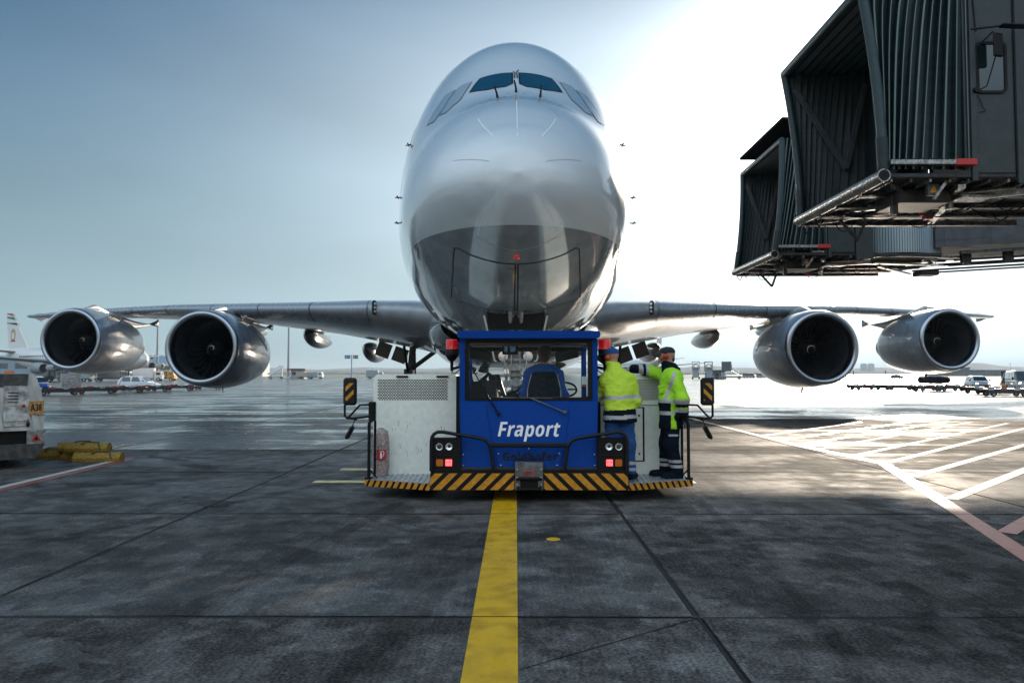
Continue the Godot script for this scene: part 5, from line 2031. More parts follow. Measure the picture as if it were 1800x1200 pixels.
func muff(c: Vector3, look: Vector3, s: float) -> MB:
	var right := look.normalized().cross(Vector3.UP).normalized()
	var mb := MB.new().at(c + right * s * 0.088 + Vector3(0, -0.005, 0) - look * 0.008, Basis(Vector3.UP.cross(right * s).normalized(), right * s, Vector3.UP))
	mb.lathe([Vector2(0.034, -0.004), Vector2(0.036, 0.006), Vector2(0.034, 0.026), Vector2(0.022, 0.036), Vector2(0.001, 0.038)], 18)
	return mb

func fold_noise(seed_: int) -> FastNoiseLite:
	var n := FastNoiseLite.new()
	n.seed = seed_
	n.frequency = 7.0
	n.fractal_octaves = 3
	return n

func make_people() -> void:
	var fnoise := fold_noise(17)
	# ---- the driver, sitting in the cab with his back to us
	var d := thing("person", "person in a blue jacket sitting at the wheel inside the tug cab", "person", Vector3(0.40, 1.20, -11.08))
	var body := MB.new()
	head_mesh(body, Vector3(0.015, 0.735, 0.02), Vector3(0.22, 0.0, -1.0), Vector3(0.0, 0.58, 0.03))
	var bf := Field.new(Vector3(-0.4, -0.4, -0.9), Vector3(0.45, 0.7, 0.25), 0.02, 0.06)
	bf.bone(Vector3(0, 0.05, 0), Vector3(0, 0.45, 0.02), 0.14, 0.13, Vector3(0, 0, 1.3))
	bf.bone(Vector3(0, 0.45, 0.02), Vector3(0, 0.62, 0.03), 0.06, 0.055)
	for s in [-1.0, 1.0]:
		bf.bone(Vector3(s * 0.1, 0.02, 0), Vector3(s * 0.13, 0.05, -0.46), 0.085, 0.06)
		bf.bone(Vector3(s * 0.13, 0.05, -0.46), Vector3(s * 0.13, -0.28, -0.46), 0.058, 0.045)
	bf.mesh([body], one)
	hand_field(body, Vector3(0.24, 0.30, -0.30), Vector3(0.1, -0.1, -1), Vector3(0, -1, 0), -1.0, 1.2)
	hand_field(body, Vector3(-0.26, 0.26, -0.22), Vector3(-0.3, -0.2, -1), Vector3(0, -1, 0), 1.0, 0.9)
	obj("body", body, M.skin, d)
	var jk := MB.new()
	var jf := Field.new(Vector3(-0.48, -0.08, -0.40), Vector3(0.48, 0.68, 0.28), 0.014, 0.05)
	jf.bone(Vector3(0, 0.04, 0), Vector3(0, 0.40, 0.02), 0.185, 0.20, Vector3(0, 0, 1.45))
	jf.bone(Vector3(-0.13, 0.47, 0.03), Vector3(0.13, 0.47, 0.03), 0.10, 0.10, Vector3(0, 0, 1.1), 0.09)
	jf.bone(Vector3(0.0, 0.50, 0.03), Vector3(0, 0.60, 0.03), 0.115, 0.085, Vector3.ZERO, 0.07)
	for s in [-1.0, 1.0]:
		jf.bone(Vector3(s * 0.205, 0.45, 0.02), Vector3(s * 0.285, 0.17, 0.03), 0.085, 0.070)
		jf.bone(Vector3(s * 0.285, 0.17, 0.03), Vector3(s * 0.25, 0.28, -0.28), 0.068, 0.050)
	jf.wrinkle(fnoise, 0.022, Vector3(1, 0.6, 1))
	jf.cut(Vector3(0, 1, 0), 0.605)
	jf.mesh([jk], one)
	obj("jacket", jk, M.driver_blue, d)
	var tr := MB.new()
	var tf := Field.new(Vector3(-0.35, -0.42, -0.65), Vector3(0.35, 0.2, 0.2), 0.022, 0.05)
	for s in [-1.0, 1.0]:
		tf.bone(Vector3(s * 0.1, 0.03, 0), Vector3(s * 0.13, 0.06, -0.46), 0.105, 0.08)
		tf.bone(Vector3(s * 0.13, 0.05, -0.46), Vector3(s * 0.13, -0.36, -0.46), 0.078, 0.062)
	tf.mesh([tr], one)
	obj("trousers", tr, M.work_blue, d)
	var hr := MB.new()
	var hf := Field.new(Vector3(-0.15, 0.6, -0.16), Vector3(0.18, 0.95, 0.2), 0.010, 0.03)
	hf.bone(Vector3(0.013, 0.77, 0.035), Vector3(0.018, 0.78, -0.01), 0.100, 0.094)
	hf.bone(Vector3(0.005, 0.69, 0.06), Vector3(0.01, 0.75, 0.05), 0.074, 0.09)
	hf.wrinkle(fnoise, 0.012, Vector3(3, 3, 3))
	hf.mesh([hr], func(p): return 0 if p.z > -0.055 or p.y > 0.82 else -1)
	obj("hair", hr, M.hair, d)

	# ---- the man in the blue cap, seen from behind, leaning in towards the cab
	var a := thing("person", "person in yellow hi-vis jacket, blue trousers and blue cap leaning to the cab", "person", Vector3(1.395, 0.245, -10.42))
	body = MB.new()
	var hc := Vector3(-0.085, 1.645, -0.15)
	var look := Vector3(-0.75, -0.05, -0.65)
	head_mesh(body, hc, look, Vector3(-0.03, 1.45, -0.05))
	bf = Field.new(Vector3(-0.45, 0.0, -0.55), Vector3(0.4, 1.6, 0.3), 0.024, 0.06)
	bf.bone(Vector3(0.0, 0.9, 0.02), Vector3(0.0, 1.38, -0.03), 0.13, 0.14, Vector3(0, 0, 1.3))
	bf.bone(Vector3(0.0, 1.36, -0.03), Vector3(-0.03, 1.5, -0.07), 0.065, 0.055)
	for s in [-1.0, 1.0]:
		bf.bone(Vector3(s * 0.09, 0.88, 0.02), Vector3(s * 0.11, 0.48, 0.0), 0.085, 0.055)
		bf.bone(Vector3(s * 0.11, 0.48, 0.0), Vector3(s * 0.12, 0.10, 0.02), 0.055, 0.04)
	bf.bone(Vector3(-0.19, 1.34, -0.03), Vector3(-0.30, 1.10, -0.14), 0.05, 0.042)
	bf.bone(Vector3(-0.30, 1.10, -0.14), Vector3(-0.26, 1.24, -0.40), 0.042, 0.032)
	bf.bone(Vector3(0.19, 1.34, -0.03), Vector3(0.27, 1.06, 0.0), 0.05, 0.042)
	bf.bone(Vector3(0.27, 1.06, 0.0), Vector3(0.20, 1.05, -0.27), 0.042, 0.032)
	bf.mesh([body], one)
	hand_field(body, Vector3(-0.265, 1.245, -0.41), Vector3(0.1, 0.1, -1), Vector3(0, -1, 0), 1.0, 0.8)
	hand_field(body, Vector3(0.19, 1.05, -0.28), Vector3(-0.3, 0.05, -1), Vector3(0, -1, 0), -1.0, 0.8)
	obj("body", body, M.skin, a)
	jk = MB.new()
	var band := MB.new()
	var navy := MB.new()
	jf = Field.new(Vector3(-0.48, 0.74, -0.46), Vector3(0.46, 1.62, 0.34), 0.0125, 0.06)
	jf.bone(Vector3(0.012, 0.80, 0.02), Vector3(0.005, 1.15, 0.01), 0.226, 0.196, Vector3(0, 0, 1.18))
	jf.bone(Vector3(0.005, 1.15, 0.01), Vector3(-0.02, 1.32, -0.01), 0.196, 0.178, Vector3(0, 0, 1.3))
	jf.bone(Vector3(-0.135, 1.345, -0.03), Vector3(0.115, 1.335, -0.02), 0.10, 0.10, Vector3.ZERO, 0.08)
	jf.bone(Vector3(-0.02, 1.40, -0.04), Vector3(-0.07, 1.56, -0.10), 0.12, 0.092, Vector3.ZERO, 0.06)
	jf.bone(Vector3(-0.18, 1.32, -0.04), Vector3(-0.275, 1.11, -0.14), 0.088, 0.072)
	jf.bone(Vector3(-0.275, 1.11, -0.14), Vector3(-0.275, 1.24, -0.37), 0.072, 0.055)
	jf.bone(Vector3(0.17, 1.32, -0.03), Vector3(0.228, 1.05, 0.0), 0.088, 0.070)
	jf.bone(Vector3(0.228, 1.05, 0.0), Vector3(0.20, 1.05, -0.24), 0.070, 0.055)
	jf.wrinkle(fnoise, 0.017, Vector3(0.45, 0.9, 0.6))
	jf.cut(Vector3(0, -1, 0), -0.765)
	jf.cut(Vector3(0.12, 1, 0.10).normalized(), 1.548)
	jf.mesh([jk, band, navy], func(p):
		var arm: bool = p.x > 0.215 or p.x < -0.23
		var sag := 0.008 * sin(p.x * 9.0)
		if p.y > 1.075 + sag and p.y < 1.125 + sag and p.z > -0.22:
			return 1
		if arm and p.y > 0.94:
			return 0
		if p.y < 0.935 + sag:
			return 1 if p.y > 0.81 + sag and p.y < 0.862 + sag else 2
		return 0)
	var ja := obj("jacket", jk, M.hi_vis_yellow, a)
	obj("reflective_band", band, M.reflective, ja)
	obj("dark_hem", navy, M.navy, ja)
	make_trousers(a, [Vector3(-0.085, 0.86, 0.02), Vector3(-0.10, 0.46, 0.0), Vector3(-0.115, 0.10, 0.01)], [Vector3(0.095, 0.86, 0.02), Vector3(0.125, 0.46, 0.01), Vector3(0.145, 0.10, 0.03)], M.work_blue, [[0.20, 0.245], [0.12, 0.160]], 0.118, fnoise)
	for q in [[Vector3(-0.115, 0.085, 0.01), Vector3(-0.25, 0, -0.97)], [Vector3(0.15, 0.085, 0.03), Vector3(0.42, 0, -0.9)]]:
		var bt := MB.new()
		boot_mesh(bt, q[0], q[1].normalized())
		obj("boot", bt, M.navy, a)
	var cp := cap_mesh(hc, look.normalized(), 0.06)
	obj("cap", cp, M.work_blue, a)
	obj("ear_defender", muff(hc, look, -1.0), M.muff_orange, a)
	obj("ear_defender", muff(hc, look, 1.0), M.muff_orange, a)

	# ---- the man in the dark cap, in profile, one arm on the tug
	var b := thing("person", "person in green hi-vis jacket, dark trousers and black cap facing the tug body", "person", Vector3(2.115, 0.245, -10.60))
	body = MB.new()
	hc = Vector3(-0.03, 1.66, -0.02)
	look = Vector3(-0.93, -0.04, -0.36)
	head_mesh(body, hc, look, Vector3(0.02, 1.45, 0.0))
	bf = Field.new(Vector3(-0.6, 0.0, -0.55), Vector3(0.4, 1.6, 0.4), 0.024, 0.06)
	bf.bone(Vector3(0.02, 0.9, 0), Vector3(0.02, 1.38, 0), 0.13, 0.14, Vector3(1.3, 0, 0))
	bf.bone(Vector3(0.02, 1.36, 0), Vector3(0.0, 1.5, 0), 0.065, 0.055)
	for s in [-1.0, 1.0]:
		bf.bone(Vector3(0.02, 0.88, s * 0.09), Vector3(0.0, 0.48, s * 0.1), 0.085, 0.055)
		bf.bone(Vector3(0.0, 0.48, s * 0.1), Vector3(0.04, 0.10, s * 0.11), 0.055, 0.04)
	bf.bone(Vector3(0.02, 1.36, 0.17), Vector3(0.12, 1.08, 0.29), 0.05, 0.042)
	bf.bone(Vector3(0.12, 1.08, 0.29), Vector3(0.14, 0.84, 0.225), 0.042, 0.032)
	bf.bone(Vector3(0.0, 1.40, -0.16), Vector3(-0.24, 1.47, -0.27), 0.05, 0.042)
	bf.bone(Vector3(-0.24, 1.47, -0.27), Vector3(-0.46, 1.485, -0.38), 0.042, 0.032)
	bf.mesh([body], one)
	obj("body", body, M.skin, b)
	jk = MB.new()
	band = MB.new()
	navy = MB.new()
	jf = Field.new(Vector3(-0.54, 0.64, -0.50), Vector3(0.40, 1.60, 0.42), 0.0125, 0.06)
	jf.bone(Vector3(0.02, 0.72, 0.0), Vector3(0.025, 1.05, 0.0), 0.215, 0.215, Vector3(0.95, 0, 0.3).normalized() * 1.28)
	jf.bone(Vector3(0.025, 1.05, 0.0), Vector3(0.03, 1.32, 0.0), 0.215, 0.195, Vector3(0.95, 0, 0.3).normalized() * 1.3)
	jf.bone(Vector3(0.015, 1.385, -0.13), Vector3(0.045, 1.38, 0.15), 0.098, 0.10, Vector3.ZERO, 0.08)
	jf.bone(Vector3(0.04, 1.375, 0.17), Vector3(0.12, 1.08, 0.29), 0.095, 0.082)
	jf.bone(Vector3(0.12, 1.08, 0.29), Vector3(0.14, 0.87, 0.23), 0.080, 0.062)
	jf.bone(Vector3(0.0, 1.40, -0.13), Vector3(-0.24, 1.465, -0.265), 0.092, 0.078)
	jf.bone(Vector3(-0.24, 1.465, -0.265), Vector3(-0.44, 1.485, -0.37), 0.074, 0.060)
	jf.wrinkle(fnoise, 0.018, Vector3(0.6, 0.6, 0.6))
	jf.cut(Vector3(0, -1, 0), -0.665)
	var cuff := MB.new()
	var cuff2 := MB.new()
	jf.mesh([jk, band, navy, cuff, cuff2], func(p):
		if p.x < -0.17 and p.y > 1.33:          # raised sleeve: dark cuff with two bands
			var q: float = -p.x
			if q > 0.37 or (q > 0.28 and q < 0.315):
				return 3
			return 1 if q > 0.245 else 0
		var fall: float = (p.y - 0.87) / 0.21
		var lowarm: bool = p.y < 1.15 and Vector2(p.x - lerpf(0.14, 0.12, fall), p.z - lerpf(0.23, 0.29, fall)).length() < 0.098
		if lowarm:
			if p.y < 0.90:
				return 4
			if p.y < 0.945 or (p.y > 1.005 and p.y < 1.055):
				return 1
			if p.y < 0.965:
				return 0
			return 4 if p.y < 1.005 else 0
		if (p.y > 0.855 and p.y < 0.905) or (p.y > 1.02 and p.y < 1.07):
			return 1
		if p.z > 0.05 and p.x < -0.02 and p.x > -0.165 and (p.y < 0.855 or (p.y > 0.905 and p.y < 1.02)):
			return 2
		# braces over the chest and shoulder
		if p.y > 1.07 and p.y < 1.44 and absf(p.x + 0.085 - (p.y - 1.07) * 0.30) < 0.022 and p.z > -0.05:
			return 1
		if p.y > 1.10 and p.x > 0.16 and absf(p.z - 0.06) < 0.025:
			return 1
		return 0)
	ja = obj("jacket", jk, M.hi_vis, b)
	obj("reflective_band", band, M.reflective, ja)
	obj("dark_panel", navy, M.navy, ja)
	obj("sleeve_cuff", cuff, M.navy, ja)
	obj("sleeve_cuff", cuff2, M.navy, ja)
	var pkt := MB.new()
	pkt.at(Vector3(-0.12, 1.20, 0.135), Basis(Vector3(0, 1, 0), deg_to_rad(-32.0)) * Basis(Vector3(0, 0, 1), deg_to_rad(8.0)))
	pkt.box(Vector3.ZERO, Vector3(0.10, 0.11, 0.03), 0.010)
	pkt.box(Vector3(0, 0.045, 0.014), Vector3(0.105, 0.035, 0.012), 0.004)
	obj("chest_pocket", pkt, M.hi_vis, ja)
	var col := MB.new()
	var cf := Field.new(Vector3(-0.2, 1.34, -0.2), Vector3(0.24, 1.62, 0.22), 0.012, 0.03)
	cf.bone(Vector3(0.03, 1.42, 0.0), Vector3(0.0, 1.545, -0.01), 0.125, 0.098)
	cf.bone(Vector3(0.09, 1.45, -0.05), Vector3(0.09, 1.46, 0.07), 0.055, 0.055)
	cf.cut(Vector3(0.25, 1, 0).normalized(), 1.535)
	cf.wrinkle(fnoise, 0.014, Vector3(1, 2, 1))
	cf.mesh([col], one)
	obj("collar", col, M.navy, b)
	make_trousers(b, [Vector3(0.035, 0.84, 0.08), Vector3(0.0, 0.46, 0.11), Vector3(0.075, 0.12, 0.11)], [Vector3(0.02, 0.84, -0.085), Vector3(-0.03, 0.46, -0.09), Vector3(-0.04, 0.12, -0.10)], M.navy, [[0.215, 0.25], [0.145, 0.185]], 0.122, fnoise)
	for q in [[Vector3(0.08, 0.085, 0.11), Vector3(-0.95, 0, 0.12)], [Vector3(-0.04, 0.085, -0.10), Vector3(-0.98, 0, -0.1)]]:
		var bt := MB.new()
		boot_mesh(bt, q[0], q[1].normalized())
		obj("boot", bt, M.navy, b)
	var kn := MB.new()
	kn.at(Vector3(0.01, 0.585, 0.205), Basis(Vector3(1, 0, 0), -0.08))
	kn.box(Vector3.ZERO, Vector3(0.13, 0.03, 0.02), 0.004)
	obj("pocket_tape", kn, M.tape, b)
	var gl := MB.new()
	hand_field(gl, Vector3(0.14, 0.845, 0.222), Vector3(0.0, -1, -0.1), Vector3(-1, 0, -0.2), 1.0, 0.9)
	obj("glove", gl, M.navy, b)
	var gl2 := MB.new()
	hand_field(gl2, Vector3(-0.46, 1.487, -0.38), Vector3(-1, -0.12, -0.3), Vector3(0, -1, 0), 1.0, 0.5)
	obj("glove", gl2, M.tape, b)
	obj("cap", cap_mesh(hc, look.normalized(), 0.11), M.cap_black, b)
	obj("ear_defender", muff(hc, look, -1.0), M.muff_red, b)
	obj("ear_defender", muff(hc, look, 1.0), M.muff_red, b)
	var hb := MB.new()
	var hbf := Field.new(hc - Vector3(0.16, 0.14, 0.16), hc + Vector3(0.16, 0.16, 0.16), 0.011, 0.02)
	hbf.bone(hc + Vector3(0.045, 0.03, 0.0), hc + Vector3(0.062, -0.045, 0.01), 0.075, 0.052)
	hbf.mesh([hb], one)
	obj("hair", hb, M.hair, b)
	var mic := MB.new()
	mic.tube([hc + Vector3(-0.05, -0.02, 0.085), hc + Vector3(-0.09, -0.06, 0.07), hc + Vector3(-0.115, -0.075, 0.03)], 0.006, 6)
	mic.sphere(hc + Vector3(-0.115, -0.075, 0.025), Vector3(0.012, 0.012, 0.012), 8, 5)
	obj("headset_microphone", mic, M.black, b)

func make_trousers(p: Node, left: Array, right: Array, m: Material, bands: Array, r: float, fn: FastNoiseLite) -> void:
	var tr := MB.new()
	var bd := MB.new()
	var f := Field.new(Vector3(-0.34, 0.03, -0.32), Vector3(0.36, 0.98, 0.32), 0.0135, 0.05)
	for q in [left, right]:
		f.bone(q[0], q[1], r * 0.93, r * 0.78)
		f.bone(q[1], q[2] - Vector3(0, 0.02, 0), r * 0.78, r * 0.66)
	f.bone(left[0] + Vector3(0, 0.05, 0), right[0] + Vector3(0, 0.05, 0), r * 0.76, r * 0.76)
	f.bone(left[0], right[0], r * 0.96, r * 0.96)
	f.wrinkle(fn, 0.016, Vector3(0.7, 0.8, 0.7))
	f.cut(Vector3(0, -1, 0), -0.075)
	f.mesh([tr, bd], func(c):
		for q in bands:
			if c.y > q[0] and c.y < q[1]:
				return 1
		return 0)
	var t := obj("trousers", tr, m, p)
	obj("reflective_band", bd, M.reflective, t)

# ---------------------------------------------------------------- passenger boarding bridges
# local axes: x runs into the bridge, away from the aircraft; z across it, +z towards the camera; origin on the ground under the bumper
var post_lean := 0.0

func post_x(y: float) -> float:
	var t := clampf((y - 5.1) / 3.3, 0.0, 1.0)
	return 0.05 - 0.05 * t - 0.28 * t * t + post_lean * t

func make_bridge(called: String, label: String, where: Vector3) -> Node3D:
	var b := thing(called, label, "boarding bridge", where, 0.0, "boarding bridges drawn back from the airliner")
	var hw := 1.92
	var fl := MB.new()
	fl.box(Vector3(1.55, 5.0, 0), Vector3(2.9, 0.08, hw * 2), 0.01)
	obj("floor_plate", fl, M.girder, b)
	var bp := MB.new()
	bp.rod(Vector3(0.02, 5.08, -2.0), Vector3(0.02, 5.08, 2.0), 0.115, 20)
	var bumper := obj("bumper_tube", bp, M.galv, b)
	for s in [-1.0, 1.0]:
		var cap := MB.new()
		cap.disc(Vector3(0.02, 5.08, s * 2.003), 0.095, Vector3(0, 0, s), 18)
		obj("tube_end", cap, M.black, bumper)
	# front hoop
	for s in [-1.0, 1.0]:
		var path := []
		for i in 12:
			var y := 5.15 + 3.25 * i / 11.0
			path.append(Vector3(post_x(y), y, s * hw))
		var p := MB.new()
		p.tube(path, 0.085, 12)
		var post := obj("front_post", p, M.teal_light, b)
		var cl := MB.new()
		cl.tube([Vector3(post_x(5.2), 5.2, s * hw), Vector3(post_x(5.75), 5.75, s * hw)], 0.10, 12)
		obj("post_sleeve", cl, M.teal, post)
	var tb := MB.new()
	tb.rod(Vector3(post_x(8.4), 8.4, -hw), Vector3(post_x(8.4), 8.4, hw), 0.085, 12)
	obj("front_beam", tb, M.teal_light, b)
	# bellows: pleats on the two sides and over the top, each edged by a rod coloured pale as light caught on the crease
	var np := 12
	for s in [-1.0, 1.0]:
		for i in np:
			var u0 := float(i) / np
			var u1 := float(i + 1) / np
			var outer := []
			var mid := []
			var inner := []
			var hem_glint := []
			for k in 9:
				var y := 5.2 + 3.25 * k / 8.0
				var t := k / 8.0
				var px := post_x(y)
				var ex := lerpf(2.0, 0.85, t)
				var a := px + (1.52 - px) * pow(u0, ex)
				var c := px + (1.52 - px) * pow(u1, ex)
				outer.append(Vector3(a, y, s * (hw + 0.02)))
				mid.append(Vector3(lerpf(a, c, 0.86), y, s * (hw - 0.045 + 0.02 * sin(t * PI + i))))
				inner.append(Vector3(c, y, s * (hw + 0.02)))
				hem_glint.append(Vector3(c, y, s * (hw + 0.024)))
			var pl := MB.new()
			pl.grid([PackedVector3Array(outer), PackedVector3Array(mid)], false, s < 0)
			pl.grid([PackedVector3Array(mid), PackedVector3Array(inner)], false, s < 0)
			var pleat := obj("bellows_pleat", pl, M.teal, b)
			var hm := MB.new()
			hm.tube(hem_glint, 0.011 if i % 3 else 0.02, 6)
			obj("hem_glint", hm, M.teal_hem_glint, pleat)
	for i in 9:
		var x0 := lerpf(post_x(8.4), 1.52, i / 9.0)
		var x1 := lerpf(post_x(8.4), 1.52, (i + 1) / 9.0)
		var pl := MB.new()
		pl.quad(Vector3(x0, 8.42, hw + 0.05), Vector3((x0 + x1) * 0.5, 8.36, hw + 0.05), Vector3((x0 + x1) * 0.5, 8.36, -hw - 0.05), Vector3(x0, 8.42, -hw - 0.05))
		pl.quad(Vector3((x0 + x1) * 0.5, 8.36, hw + 0.05), Vector3(x1, 8.42, hw + 0.05), Vector3(x1, 8.42, -hw - 0.05), Vector3((x0 + x1) * 0.5, 8.36, -hw - 0.05))
		obj("roof_pleat", pl, M.teal, b)
	# arms that spread the bellows, inside
	for s in [-1.0, 1.0]:
		var ar := MB.new()
		ar.bar(Vector3(post_x(8.0) + 0.1, 8.0, s * (hw - 0.16)), Vector3(1.0, 6.2, s * (hw - 0.16)), 0.06, 0.10)
		ar.bar(Vector3(1.0, 6.2, s * (hw - 0.18)), Vector3(1.45, 8.1, s * (hw - 0.18)), 0.06, 0.10)
		obj("spreader_arm", ar, M.bridge_wall, b)
	# cab
	var wall := MB.new()
	for s in [-1.0, 1.0]:
		wall.box(Vector3(2.165, 6.78, s * (hw - 0.04)), Vector3(1.40, 3.34, 0.08))
	wall.box(Vector3(2.2, 8.46, 0), Vector3(1.36, 0.07, hw * 2))
	wall.box(Vector3(1.60, 6.72, 1.30), Vector3(0.06, 3.42, 1.16))
	wall.box(Vector3(1.60, 6.72, -1.30), Vector3(0.06, 3.42, 1.16))
	wall.box(Vector3(1.60, 7.8, 0), Vector3(0.06, 1.26, 1.5))
	wall.box(Vector3(2.86, 6.72, 0), Vector3(0.06, 3.42, 3.5))
	var cab := obj("cab", wall, M.cab_wall, b)
	var pan := MB.new()
	pan.box(Vector3(1.62, 6.72, hw + 0.02), Vector3(0.10, 3.44, 0.03), 0.004)
	pan.box(Vector3(2.62, 6.70, hw + 0.012), Vector3(0.50, 3.50, 0.03), 0.006)
	obj("wall_panel", pan, M.cab_wall, cab)
	var seam := MB.new()
	seam.box(Vector3(2.352, 6.72, hw + 0.012), Vector3(0.022, 3.46, 0.026))
	seam.box(Vector3(1.99, 5.14, hw + 0.003), Vector3(0.66, 0.012, 0.01))
	obj("wall_seam", seam, M.black, cab)
	var rv := MB.new()
	for i in 14:
		rv.sphere(Vector3(1.70, 5.2 + 0.24 * i, hw + 0.004), Vector3(0.008, 0.008, 0.005), 6, 4)
	stuff(obj("rivets", rv, M.galv, cab))
	var wn := MB.new()
	wn.prism(round_rect(1.62 + 0.06, 6.55, 2.20, 7.42, 0.09, 5), hw + 0.001, hw + 0.010)
	var win := obj("cab_window", wn, M.bridge_glass, cab)
	var wf := MB.new()
	frame_prism(round_rect(1.66, 6.53, 2.22, 7.44, 0.10, 5), round_rect(1.705, 6.575, 2.175, 7.395, 0.08, 5), hw, hw + 0.03, wf)
	obj("window_frame", wf, M.black, win)
	var lamp := MB.new()
	lamp.box(Vector3(2.2, 7.58, hw + 0.32), Vector3(0.52, 0.035, 0.16), 0.012, Basis(Vector3(0, 0, 1), -0.05))
	lamp.rod(Vector3(1.5, 7.58, hw + 0.2), Vector3(2.0, 7.60, hw + 0.30), 0.018, 6)
	lamp.rod(Vector3(1.66, 7.3, hw), Vector3(1.85, 7.52, hw + 0.26), 0.014, 6)
	lamp.rod(Vector3(1.68, 7.6, hw + 0.05), Vector3(1.62, 8.5, hw + 0.05), 0.012, 6)
	obj("floodlight_arm", lamp, M.gloss_black, cab)
	var mi := MB.new()
	mi.box(Vector3(1.92, 7.28, hw + 0.26), Vector3(0.20, 0.42, 0.06), 0.025, Basis(Vector3(0, 1, 0), 0.3))
	mi.rod(Vector3(1.66, 6.58, hw), Vector3(1.66, 6.58, hw + 0.08), 0.05, 10)
	mi.tube([Vector3(1.68, 6.56, hw + 0.06), Vector3(1.80, 6.62, hw + 0.12), Vector3(1.88, 7.1, hw + 0.26)], 0.012, 6)
	mi.tube([Vector3(1.70, 6.5, hw + 0.02), Vector3(1.78, 6.28, hw + 0.03), Vector3(1.84, 6.22, hw + 0.02), Vector3(1.72, 6.20, hw + 0.02)], 0.007, 6)
	obj("operator_mirror", mi, M.black, cab)
	# roof plate above the canopy
	var rp := MB.new()
	rp.box(Vector3(1.7, 8.98, 0), Vector3(2.9, 0.09, 4.15), 0.015)
	for s in [-1.0, 1.0]:
		rp.rod(Vector3(1.62, 8.4, s * 1.7), Vector3(1.62, 8.95, s * 1.7), 0.04, 8)
		rp.rod(Vector3(2.8, 8.4, s * 1.7), Vector3(2.8, 8.95, s * 1.7), 0.04, 8)
	obj("roof_plate", rp, M.matte_black, b)
	# side sills with drain holes and the red end block
	for s in [-1.0, 1.0]:
		var sl := MB.new()
		sl.box(Vector3(0.68, 5.20, s * (hw + 0.06)), Vector3(1.12, 0.085, 0.14), 0.006)
		var sill := obj("side_sill", sl, M.galv, b)
		var sd := MB.new()
		for i in 13:
			sd.box(Vector3(0.20 + 0.08 * i, 5.25, s * (hw + 0.125)), Vector3(0.025, 0.022, 0.02))
		stuff(obj("drain_slots", sd, M.black, sill))
		var rb := MB.new()
		rb.box(Vector3(1.42, 5.20, s * (hw + 0.065)), Vector3(0.36, 0.11, 0.15), 0.008)
		obj("end_block", rb, M.red_paint, sill)
	# underframe
	var q := 0
	for z in [-1.8, -0.95, 0.0, 0.95]:
		var g := MB.new()
		g.box(Vector3(2.4, 4.86, z), Vector3(4.7, 0.20 if q % 2 == 0 else 0.12, 0.08), 0.006)
		g.box(Vector3(2.4, 4.77, z), Vector3(4.7, 0.016, 0.16))
		obj("long_beam", g, M.galv_dark, b)
		q += 1
	for i in 9:
		var g := MB.new()
		var x := 0.22 + 0.34 * i
		g.box(Vector3(x, 4.88, 0), Vector3(0.045, 0.10, 3.7), 0.004)
		obj("cross_beam", g, M.galv if i % 2 == 0 else M.galv_dark, b)
	var dg := MB.new()
	dg.bar(Vector3(0.3, 4.80, 1.7), Vector3(1.5, 4.80, 0.4), 0.05, 0.05)
	dg.bar(Vector3(1.0, 4.55, 1.75), Vector3(1.28, 4.95, 1.75), 0.05, 0.05)
	dg.bar(Vector3(1.5, 4.78, 1.75), Vector3(2.7, 4.78, -1.5), 0.12, 0.06)
	dg.bar(Vector3(0.3, 4.80, -1.7), Vector3(1.5, 4.80, -0.4), 0.05, 0.05)
	dg.bar(Vector3(0.4, 4.78, -0.2), Vector3(2.9, 4.72, 1.7), 0.10, 0.10)
	obj("diagonal_brace", dg, M.galv, b)
	var vb := MB.new()
	vb.bar(Vector3(0.55, 4.84, -1.2), Vector3(1.05, 4.36, -1.35), 0.06, 0.05)
	vb.bar(Vector3(1.05, 4.36, -1.35), Vector3(1.18, 4.84, -1.2), 0.06, 0.05)
	obj("hanger_bracket", vb, M.galv_dark, b)
	var bx := MB.new()
	bx.box(Vector3(1.05, 4.70, 0.9), Vector3(0.95, 0.24, 0.9), 0.02)
	bx.box(Vector3(0.60, 4.58, 1.15), Vector3(0.10, 0.36, 0.12), 0.01)
	obj("drive_box", bx, M.girder, b)
	var gb := MB.new()
	gb.box(Vector3(2.02, 4.70, 1.15), Vector3(0.62, 0.05, 0.46), 0.01)
	gb.rod(Vector3(1.75, 4.72, 0.9), Vector3(1.75, 4.55, 0.9), 0.07, 12)
	gb.rod(Vector3(1.4, 4.80, 0.75), Vector3(2.6, 4.80, 1.5), 0.09, 12)
	obj("drive_gear", gb, M.galv, b)
	var sg := MB.new()
	sg.box(Vector3(1.05, 4.74, 1.62), Vector3(0.22, 0.20, 0.10), 0.008)
	var sign := obj("switch_box", sg, M.bridge_wall, b)
	var tri := MB.new()
	tri.prism(PackedVector2Array([Vector2(0.98, 4.685), Vector2(1.12, 4.685), Vector2(1.05, 4.805)]), 1.671, 1.674)
	var wt := obj("warning_triangle", tri, M.amber_print, sign)
	var bolt := MB.new()
	bolt.prism(PackedVector2Array([Vector2(1.055, 4.775), Vector2(1.035, 4.735), Vector2(1.05, 4.737), Vector2(1.045, 4.70), Vector2(1.068, 4.745), Vector2(1.053, 4.743)]), 1.674, 1.676)
	obj("warning_bolt", bolt, M.black, wt)
	var em := MB.new()
	em.box(Vector3(1.72, 4.62, 0.2), Vector3(0.14, 0.20, 0.14), 0.01)
	var emo := obj("emergency_box", em, M.bridge_wall, b)
	var er := MB.new()
	er.box(Vector3(1.60, 4.62, 0.22), Vector3(0.09, 0.10, 0.10), 0.01)
	er.box(Vector3(1.72, 4.52, 0.2), Vector3(0.145, 0.03, 0.145))
	obj("emergency_button", er, M.red_paint, emo)
	var cb := MB.new()
	var rng := RandomNumberGenerator.new()
	rng.seed = 77
